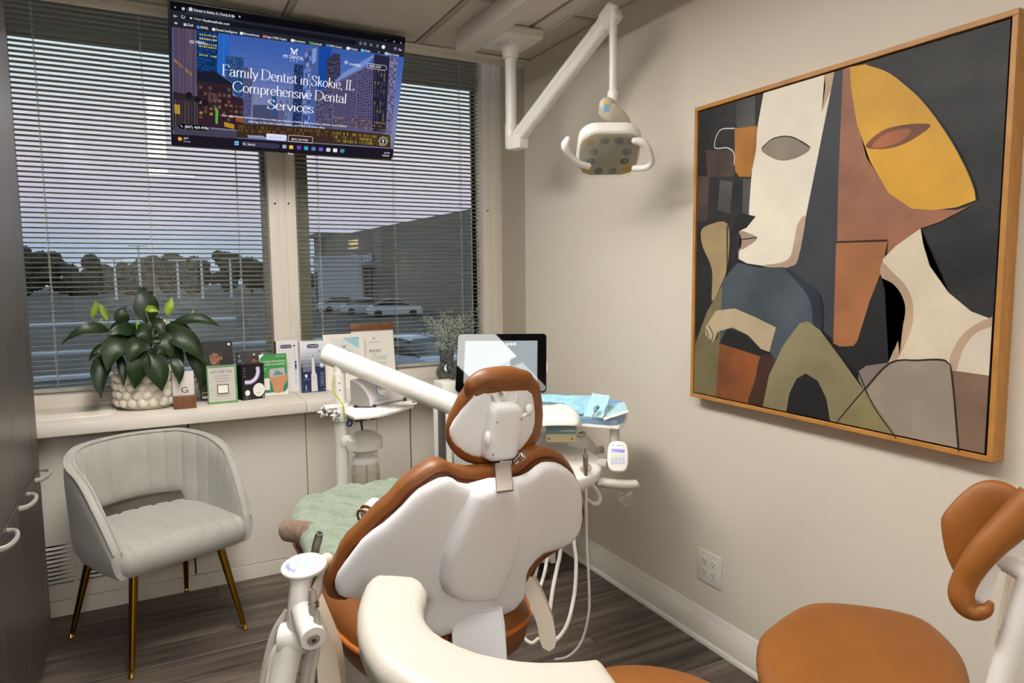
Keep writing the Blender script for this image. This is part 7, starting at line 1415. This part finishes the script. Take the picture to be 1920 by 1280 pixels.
b = B(); box(b, (kx0+.02, ky0+.021, .1), (kx1-.012, ky0+.026, kz-.035)); obj('drawer_gap', b, M_black, ct, smooth=False)
for x_ in (kx0+.05, kx1-.03):
    for y_ in (ky0+.05, ky1-.05):
        b = B(); cyl(b, (x_-.012, y_, .034), (x_+.012, y_, .034), .034, seg=18, bev=.005); box(b, (x_-.016, y_-.014, .05), (x_+.016, y_+.014, .088), .003); obj('caster', b, M_greyd, ct)
ct.rotation_euler = (0, 0, math.radians(-9))
# tablet
q4 = [Vector(p) for p in ((-0.5775, -0.4693, 1.1137), (-0.2491, -0.6703, 1.115), (-0.2986, -0.7699, 0.8796), (-0.627, -0.5689, 0.8784))]
tw_, th_ = ((q4[1]-q4[0]).length+(q4[2]-q4[3]).length)/2, ((q4[3]-q4[0]).length+(q4[2]-q4[1]).length)/2
tcx = sum(q4, Vector())/4; tr2 = (q4[1]-q4[0]+q4[2]-q4[3]).normalized(); td2 = (q4[3]-q4[0]+q4[2]-q4[1]); td2 = (td2-tr2*td2.dot(tr2)).normalized(); tn2 = td2.cross(tr2)
tb2 = thing('tablet_screen', 'black-framed touch screen with a pale page standing on the white cart', 'screen', (tcx.x, tcx.y+.05, kz))
MTb = Matrix(((tr2.x, -td2.x, tn2.x, tcx.x), (tr2.y, -td2.y, tn2.y, tcx.y), (tr2.z, -td2.z, tn2.z, tcx.z), (0, 0, 0, 1)))
M_gloss = mat('tablet_glass', '#060607', .02, var=0, spec=.24)
b = B(); prism(b, rrect(tw_, th_, .016, 5), MTb @ Matrix.Translation((0, 0, -.022)), .020, .003, 2); obj('casing', b, M_tvb, tb2)
b = B(); prism(b, rrect(tw_*.985, th_*.975, .014, 5), MTb @ Matrix.Translation((0, 0, -.003)), .0035, 0); fg = obj('front_glass', b, M_gloss, tb2)
def lcd(name, colr, k):
    m = bpy.data.materials.new(name); m.use_nodes = True; p = m.node_tree.nodes['Principled BSDF']; p.inputs['Base Color'].default_value = (.02, .02, .02, 1); p.inputs['Roughness'].default_value = .02; p.inputs['Specular IOR Level'].default_value = .24
    p.inputs['Emission Color'].default_value = (*lin(colr), 1); p.inputs['Emission Strength'].default_value = k; MATS[name] = m; return m
tcd2 = Card(MTb @ Vector((-tw_/2, th_/2, .0006)), tr2, td2, .0002)
tcd2.quad(tw_*.09, th_*.13, tw_*.90, th_*.86, lcd('lcd_page', '#aab6ba', .85), 'screen_print'); tcd2.quad(tw_*.42, th_*.36, tw_*.60, th_*.70, lcd('lcd_tile', '#e8edee', .95), 'screen_print')
for i in range(3): tcd2.quad(tw_*(.55+.04*i), th_*.165, tw_*(.583+.04*i), th_*.215, lcd('lcd_tile', '#e8edee', .95) if 'lcd_tile' not in MATS else MATS['lcd_tile'], 'screen_print')
tcd2.text('Dentrix', tw_*.32, th_*.2, th_*.03, MATS['lcd_tile'], 'l', tw_*.09)
tcd2.done(fg)
b = B(); s0 = MTb @ Vector((0, -th_*.25, -.02)); s1 = MTb @ Vector((0, -th_*.49, -.022)); box(b, (tcx.x-.10, tcx.y+.0, kz), (tcx.x+.12, tcx.y+.15, kz+.012), .004); tube(b, [(tcx.x, tcx.y+.07, kz+.005), (tcx.x, tcx.y+.06, kz+.08), s0], .016, 10); obj('stand', b, M_tvb, tb2)
b = B(); p_ = MTb @ Vector((tw_*.505, -.02, -.012)); obox(b, Matrix.Translation(p_) @ MTb.to_3x3().to_4x4(), (.006, .045, .012), .002); obj('side_clip', b, M_white, tb2)
wb = Vector((-0.6239, -0.491, 0.8899)); b = B(); box(b, (wb.x-.035, wb.y, kz), (wb.x+.04, wb.y+.10, wb.z+.018), .004); top('card_reader', b, M_white, 'small white box on the cart at the left of the tablet screen', 'box')
# ------------------------------------------------------------------ grey velvet tub chair with gold legs
M_velvet = mat('grey_velvet', '#a5a39b', .85, var=.06, scale=12, bump=.25, bscale=500, sheen=.35, bdist=.001)
M_gold = mat('gold_metal', '#a37b26', .22, metal=1., var=.1, scale=20)
feet = [Vector((p[0], p[1], 0)) for p in ((-2.0885, -0.2261, 0.0), (-1.8752, -0.6386, 0.0), (-1.4897, -0.471, 0.0), (-1.6783, -0.001, 0.0))]
cr_ = (feet[2]-feet[1]).normalized(); cfw = Vector((cr_.y, -cr_.x, 0)); cc_ = sum(feet, Vector())/4
SCX, SCY = (0.0, 0.02)
def chp(a, e, z): return cc_+cr_*(a+SCX)+cfw*(e+SCY)+Vector((0, 0, z))
tc_ = thing('tub_chair', 'grey velvet tub chair with gold legs under the window sill', 'chair', cc_)
# barrel back: swept around the seat, lower towards the arm fronts, open slot behind the seat
NT = 190; b = B(); prev = None
HWc, BK = .252, .222
for i in range(NT+1):
    t = -1+2*i/NT; s_ = abs(t); sg = 1 if t >= 0 else -1
    arcl = 1.62; fr_len = .235; tot = arcl*HWc*.97+fr_len; q = s_*tot
    if q < arcl*HWc*.97:
        ph = q/(HWc*.97); a = sg*HWc*math.sin(min(ph, 1.571))*1.0; e = -BK*math.cos(min(ph, 1.571))-.0; na, ne = sg*math.sin(ph), -math.cos(ph)
        if ph > 1.571: e = 0+(ph-1.571)*HWc
    else:
        u = (q-arcl*HWc*.97)/fr_len; a = sg*(HWc-.022*u*u); e = .012+fr_len*u; na, ne = sg*1., .0
    f = s_
    ztop = .735-.055*max(0, min(1, (f-.28)/.38))**1.3-.235*max(0, (f-.66)/.34)**1.45
    zbot = .50 if f < .30 else (.50-.13*min(1, (f-.30)/.06) if f < .36 else .37)
    flare = .024*(1-.6*f)
    rib = .0055*abs(math.sin(math.pi*t*9.5))**.45 if s_ < .93 else 0
    th = .021
    prof_ = []
    for k in range(11):       # inner face from bottom to top
        v = k/10; prof_.append((-th*(1-.35*abs(2*v-1)**6)-rib, zbot+(ztop-zbot)*v, v))
    prof_ += [(-th*.55, ztop+.010, 1), (0, ztop+.014, 1), (th*.55, ztop+.010, 1)]
    for k in range(10, -1, -1): v = k/10; prof_.append((th*(1-.3*abs(2*v-1)**6), zbot+(ztop-zbot)*v, v))
    prof_ += [(th*.5, zbot-.008, 0), (-th*.5, zbot-.008, 0)]
    ring = []
    for o_, z_, v in prof_:
        off = o_+flare*((z_-.36)/.37)-.022*max(0, (.42-z_)/.1)
        ring.append(b.verts.new(chp(a+na*off, e+ne*off, z_)))
    if prev:
        for j in range(len(ring)): b.faces.new((prev[j], prev[(j+1) % len(ring)], ring[(j+1) % len(ring)], ring[j]))
    else: b.faces.new(ring)
    prev = ring
b.faces.new(prev[::-1]); bk_o = obj('backrest', b, M_velvet, tc_, angle=70)
# piping along both rims
for rim in (-.62, .62):
    P_ = []
    for i in range(NT+1):
        t = -1+2*i/NT; s_ = abs(t); sg = 1 if t >= 0 else -1; arcl = 1.62; fr_len = .235; tot = arcl*HWc*.97+fr_len; q = s_*tot
        if q < arcl*HWc*.97:
            ph = q/(HWc*.97); a = sg*HWc*math.sin(min(ph, 1.571)); e = -BK*math.cos(min(ph, 1.571)); na, ne = sg*math.sin(ph), -math.cos(ph)
            if ph > 1.571: e = (ph-1.571)*HWc
        else:
            u = (q-arcl*HWc*.97)/fr_len; a = sg*(HWc-.022*u*u); e = .012+fr_len*u; na, ne = sg*1., 0.
        f = s_; zt2 = .735-.055*max(0, min(1, (f-.28)/.38))**1.3-.235*max(0, (f-.66)/.34)**1.45; off = .021*rim+.024*(1-.6*f)*((zt2-.36)/.37); P_.append(chp(a+na*off, e+ne*off, zt2+.011))
    b = B(); tube(b, P_, .0042, 7); obj('piping', b, M_velvet, bk_o)
# seat cushion with stitched channels
ST = smoothpoly([(-.225, -.17), (-.12, -.205), (.12, -.205), (.225, -.17), (.238, 0), (.236, .2), (.21, .262), (.1, .272), (-.1, .272), (-.21, .262), (-.236, .2), (-.238, 0)], 3)
def chan(v, d): 
    u = np.abs(((v[:, 0]+.032) % .064)-.032); return (-.010*np.exp(-(u/.005)**2)+.004*np.cos(v[:, 0]*math.pi/.2)*np.clip(d/.05, 0, 1))
b = B(); pillow(b, ST, .06, .05, lambda a, e, h: chp(a, e, .405+h+.018*e), .008, back=.05, BR=.03, hf=chan); obj('seat', b, M_velvet, tc_, angle=70)
for i, (ax_, ey) in enumerate(((-.17, -.14), (-.15, .16), (.15, .16), (.17, -.14))):
    ft = feet[i]; tp_ = chp(ax_, ey, .39); d = (ft-tp_).normalized(); lg = (ft-tp_).length
    b = B(); P_ = [tp_+d*(lg-.026)*k/6 for k in range(7)]; tube(b, P_, list(np.linspace(.0165, .0095, 7)), 16); leg = obj('leg', b, M_gold, tc_)
    b = B(); lathe(b, [(.006, .0), (.011, .001), (.0115, .008), (.008, .013), (.006, .026)], (ft.x, ft.y, 0), seg=14); obj('foot', b, mat('bright_gold', '#e0b65a', .15, metal=1.), leg)

# ------------------------------------------------------------------ assistant's stool with the curved body bar in the foreground
M_arm = mat('ivory_upholstery', '#c4bdb0', .42, var=.012, scale=6, bump=.06, bscale=300)
za = .86
ARM = [(p[0], p[1]) for p in ((-1.4302, -2.1079), (-1.4156, -2.1101), (-1.3862, -2.1293), (-1.3626, -2.1494), (-1.3577, -2.1689), (-1.3606, -2.1976), (-1.3717, -2.2248), (-1.3841, -2.2456), (-1.3953, -2.2768), (-1.3989, -2.3041), (-1.3977, -2.3354), (-1.3909, -2.364), (-1.3812, -2.3899), (-1.366, -2.4179), (-1.3451, -2.4437), (-1.3245, -2.4631), (-1.3022, -2.4783), (-1.2719, -2.4932), (-1.2507, -2.5013), (-1.2347, -2.5057), (-1.2281, -2.5101), (-1.2282, -2.5199), (-1.2349, -2.552), (-1.2413, -2.582), (-1.2532, -2.6141), (-1.2753, -2.629), (-1.3133, -2.6275), (-1.3604, -2.611), (-1.4052, -2.5785), (-1.442, -2.5401), (-1.471, -2.493), (-1.4917, -2.4363), (-1.5035, -2.3956), (-1.5068, -2.3509), (-1.504, -2.3041), (-1.496, -2.2592), (-1.482, -2.2091), (-1.464, -2.164), (-1.448, -2.1318))]
as2 = thing('assistant_stool', 'assistant stool with an ivory curved body bar and tan seat in the foreground', 'stool', (-1.05, -2.42, 0))
b = B(); pillow(b, ARM, .0, .02, lambda x, y_, h: Vector((x, y_, za-.022+h)), .016, back=.05, BR=.03, hf=lambda v, d: .022*np.sqrt(1-(1-np.clip(d/.022, 0, 1))**2)); obj('body_bar', b, M_arm, as2, angle=70)
sc2 = Vector((-1.02, -2.36, .555)); rs = .215
stl = mat('tan_leather', '#935719', .5, var=.06, scale=14, bump=.3, bscale=350, bdist=.001)
b = B(); lathe(b, [(.001, .055), (.12, .054), (.18, .046), (.207, .028), (.215, .004), (.207, -.02), (.18, -.034), (.001, -.036)], sc2, seg=48, caps=False); obj('seat', b, stl, as2)
b = B(); cyl(b, (sc2.x, sc2.y, .10), (sc2.x, sc2.y, .53), .028, seg=20); obj('column', b, M_chrome, as2)
b = B(); tube(b, smoothpath([(sc2.x, sc2.y, .50), (sc2.x-.17, sc2.y-.14, .50), (sc2.x-.24, sc2.y-.14, .58), (sc2.x-.25, sc2.y-.10, .80)], 6), .014, 10); obj('bar_bracket', b, M_white, as2)
def starbase(parent, x, y_):
    for k in range(5):
        a = 2*math.pi*k/5+.4; b = B(); tube(b, [(x, y_, .10), (x+.14*math.cos(a), y_+.14*math.sin(a), .085), (x+.26*math.cos(a), y_+.26*math.sin(a), .065)], [.025, .02, .014], 10); lg = obj('leg', b, M_chrome, parent)
        b = B(); q = Vector((x+.26*math.cos(a), y_+.26*math.sin(a), .027)); t_v = Vector((-math.sin(a), math.cos(a), 0)); cyl(b, q-t_v*.02, q+t_v*.02, .027, seg=16, bev=.004); obj('caster', b, M_greyd, lg)
starbase(as2, sc2.x, sc2.y)

# ------------------------------------------------------------------ operator's stool at the right
op = thing('operator_stool', 'tan leather operator stool with a curved backrest at the right of the room', 'stool', (-.40, -2.36, 0))
SEATP = [(p[0], p[1]) for p in ((-0.599, -2.1994), (-0.5384, -2.1509), (-0.4695, -2.1257), (-0.3889, -2.104), (-0.3243, -2.0973), (-0.2783, -2.1106), (-0.2305, -2.1446), (-0.1777, -2.1989), (-0.1484, -2.2445), (-0.1368, -2.2901), (-0.1575, -2.3419), (-0.1939, -2.3967), (-0.2432, -2.4458), (-0.3115, -2.4913), (-0.4053, -2.5383), (-0.5023, -2.5609), (-0.6084, -2.5501), (-0.6928, -2.5084), (-0.7224, -2.4437), (-0.71, -2.3663), (-0.6779, -2.2932), (-0.6382, -2.2388))]
b = B(); pillow(b, smoothpoly(SEATP, 2), .032, .055, lambda x, y_, h: Vector((x, y_, .522+h)), .014, back=.045, BR=.04); obj('seat', b, stl, op, angle=70)
DB = 1.27
def sB(x, y_, D): return None
fp = ((-0.4551, -2.4982, 0.8983), (-0.4497, -2.499, 0.9171), (-0.4379, -2.5129, 0.948), (-0.4251, -2.5281, 0.9725), (-0.4166, -2.5423, 0.9861), (-0.4054, -2.5587, 0.9919), (-0.3949, -2.5756, 0.9899), (-0.3886, -2.5911, 0.9814), (-0.391, -2.6087, 0.9645), (-0.4, -2.6176, 0.9446), (-0.4111, -2.6035, 0.9179), (-0.4258, -2.5825, 0.8861), (-0.4369, -2.5633, 0.8546), (-0.4495, -2.5488, 0.8246), (-0.4545, -2.5365, 0.8107), (-0.4559, -2.5232, 0.8221), (-0.4564, -2.5082, 0.8535))
Fp = [Vector(p) for p in fp]; c0 = sum(Fp, Vector())/len(Fp); ux = (Fp[7]-Fp[0]).normalized(); uy = (Fp[5]-Fp[13]); uy = (uy-ux*uy.dot(ux)).normalized(); un = ux.cross(uy)
if un.dot(Vector((0.4556, 0.8848, -0.0977))) > 0: un = -un
q2d = [((p-c0).dot(ux), (p-c0).dot(uy)) for p in Fp]
b = B(); pillow(b, smoothpoly(q2d, 2), .012, .03, lambda x, y_, h: c0+ux*x+uy*y_+un*(h+.25*x*x-.02), .012, back=.04, BR=.035); br_ = obj('backrest', b, stl, op, angle=70)
rp_ = ((-0.4195, -2.6373, 0.9822), (-0.4343, -2.6217, 0.9518), (-0.4494, -2.6059, 0.9218), (-0.4649, -2.5899, 0.8923), (-0.4786, -2.5754, 0.8577), (-0.4869, -2.5639, 0.8207), (-0.4932, -2.5633, 0.7972), (-0.4909, -2.5721, 0.7788), (-0.485, -2.587, 0.7741), (-0.4802, -2.5997, 0.7835), (-0.4781, -2.6048, 0.7987))
b = B(); P_ = smoothpath(rp_, 5); tube(b, P_, list(np.interp(np.linspace(0, 1, len(P_)), [0, .25, .5, .62, .75, .88, 1], [.031, .026, .021, .0205, .017, .012, .005])), 18); obj('rolled_edge', b, stl, br_)
slab(((-0.3863, -2.6195, 0.9399), (-0.4117, -2.6045, 0.9057), (-0.4321, -2.5868, 0.8692), (-0.4515, -2.5752, 0.8324), (-0.4656, -2.571, 0.8041), (-0.4708, -2.5755, 0.7903), (-0.4673, -2.584, 0.7813), (-0.4607, -2.5926, 0.7855), (-0.4542, -2.5945, 0.7985), (-0.4487, -2.5947, 0.8219), (-0.4409, -2.5964, 0.8433), (-0.4283, -2.601, 0.86), (-0.4068, -2.6169, 0.8675), (-0.3912, -2.6298, 0.8749)), .03, M_white, 'back_shell', op, .008)
b = B(); tube(b, smoothpath(((-0.4243, -2.5922, 0.8559), (-0.4242, -2.6096, 0.8527), (-0.4261, -2.6319, 0.8464), (-0.4233, -2.6516, 0.8347)), 5), .0165, 16); obj('back_bracket', b, M_white, op)
b = B(); tube(b, ((-0.4264, -2.6382, 0.8394), (-0.4373, -2.6324, 0.7896), (-0.4531, -2.6227, 0.7019), (-0.464, -2.6178, 0.6436), (-0.481, -2.612, 0.5662)), .0195, 16); obj('back_post', b, M_white, op)
slab(((-0.3216, -2.5559, 0.794), (-0.3067, -2.5645, 0.7858), (-0.3377, -2.5623, 0.661), (-0.3558, -2.5588, 0.6088), (-0.3646, -2.554, 0.6109), (-0.3491, -2.5558, 0.6662)), .012, M_beige, 'height_lever', op, .003)
lt = [Vector(p) for p in ((-0.351, -2.5554, 0.6919), (-0.3458, -2.5585, 0.6889), (-0.3527, -2.5581, 0.6597), (-0.3578, -2.5549, 0.6648))]
b = B(); b.faces.new([b.verts.new(p) for p in lt]); obj('label', b, M_paleg, op, smooth=False)
b = B(); cyl(b, (-.38, -2.33, .10), (-.38, -2.33, .49), .028, seg=20); obj('column', b, M_chrome, op)
starbase(op, -.38, -2.33)
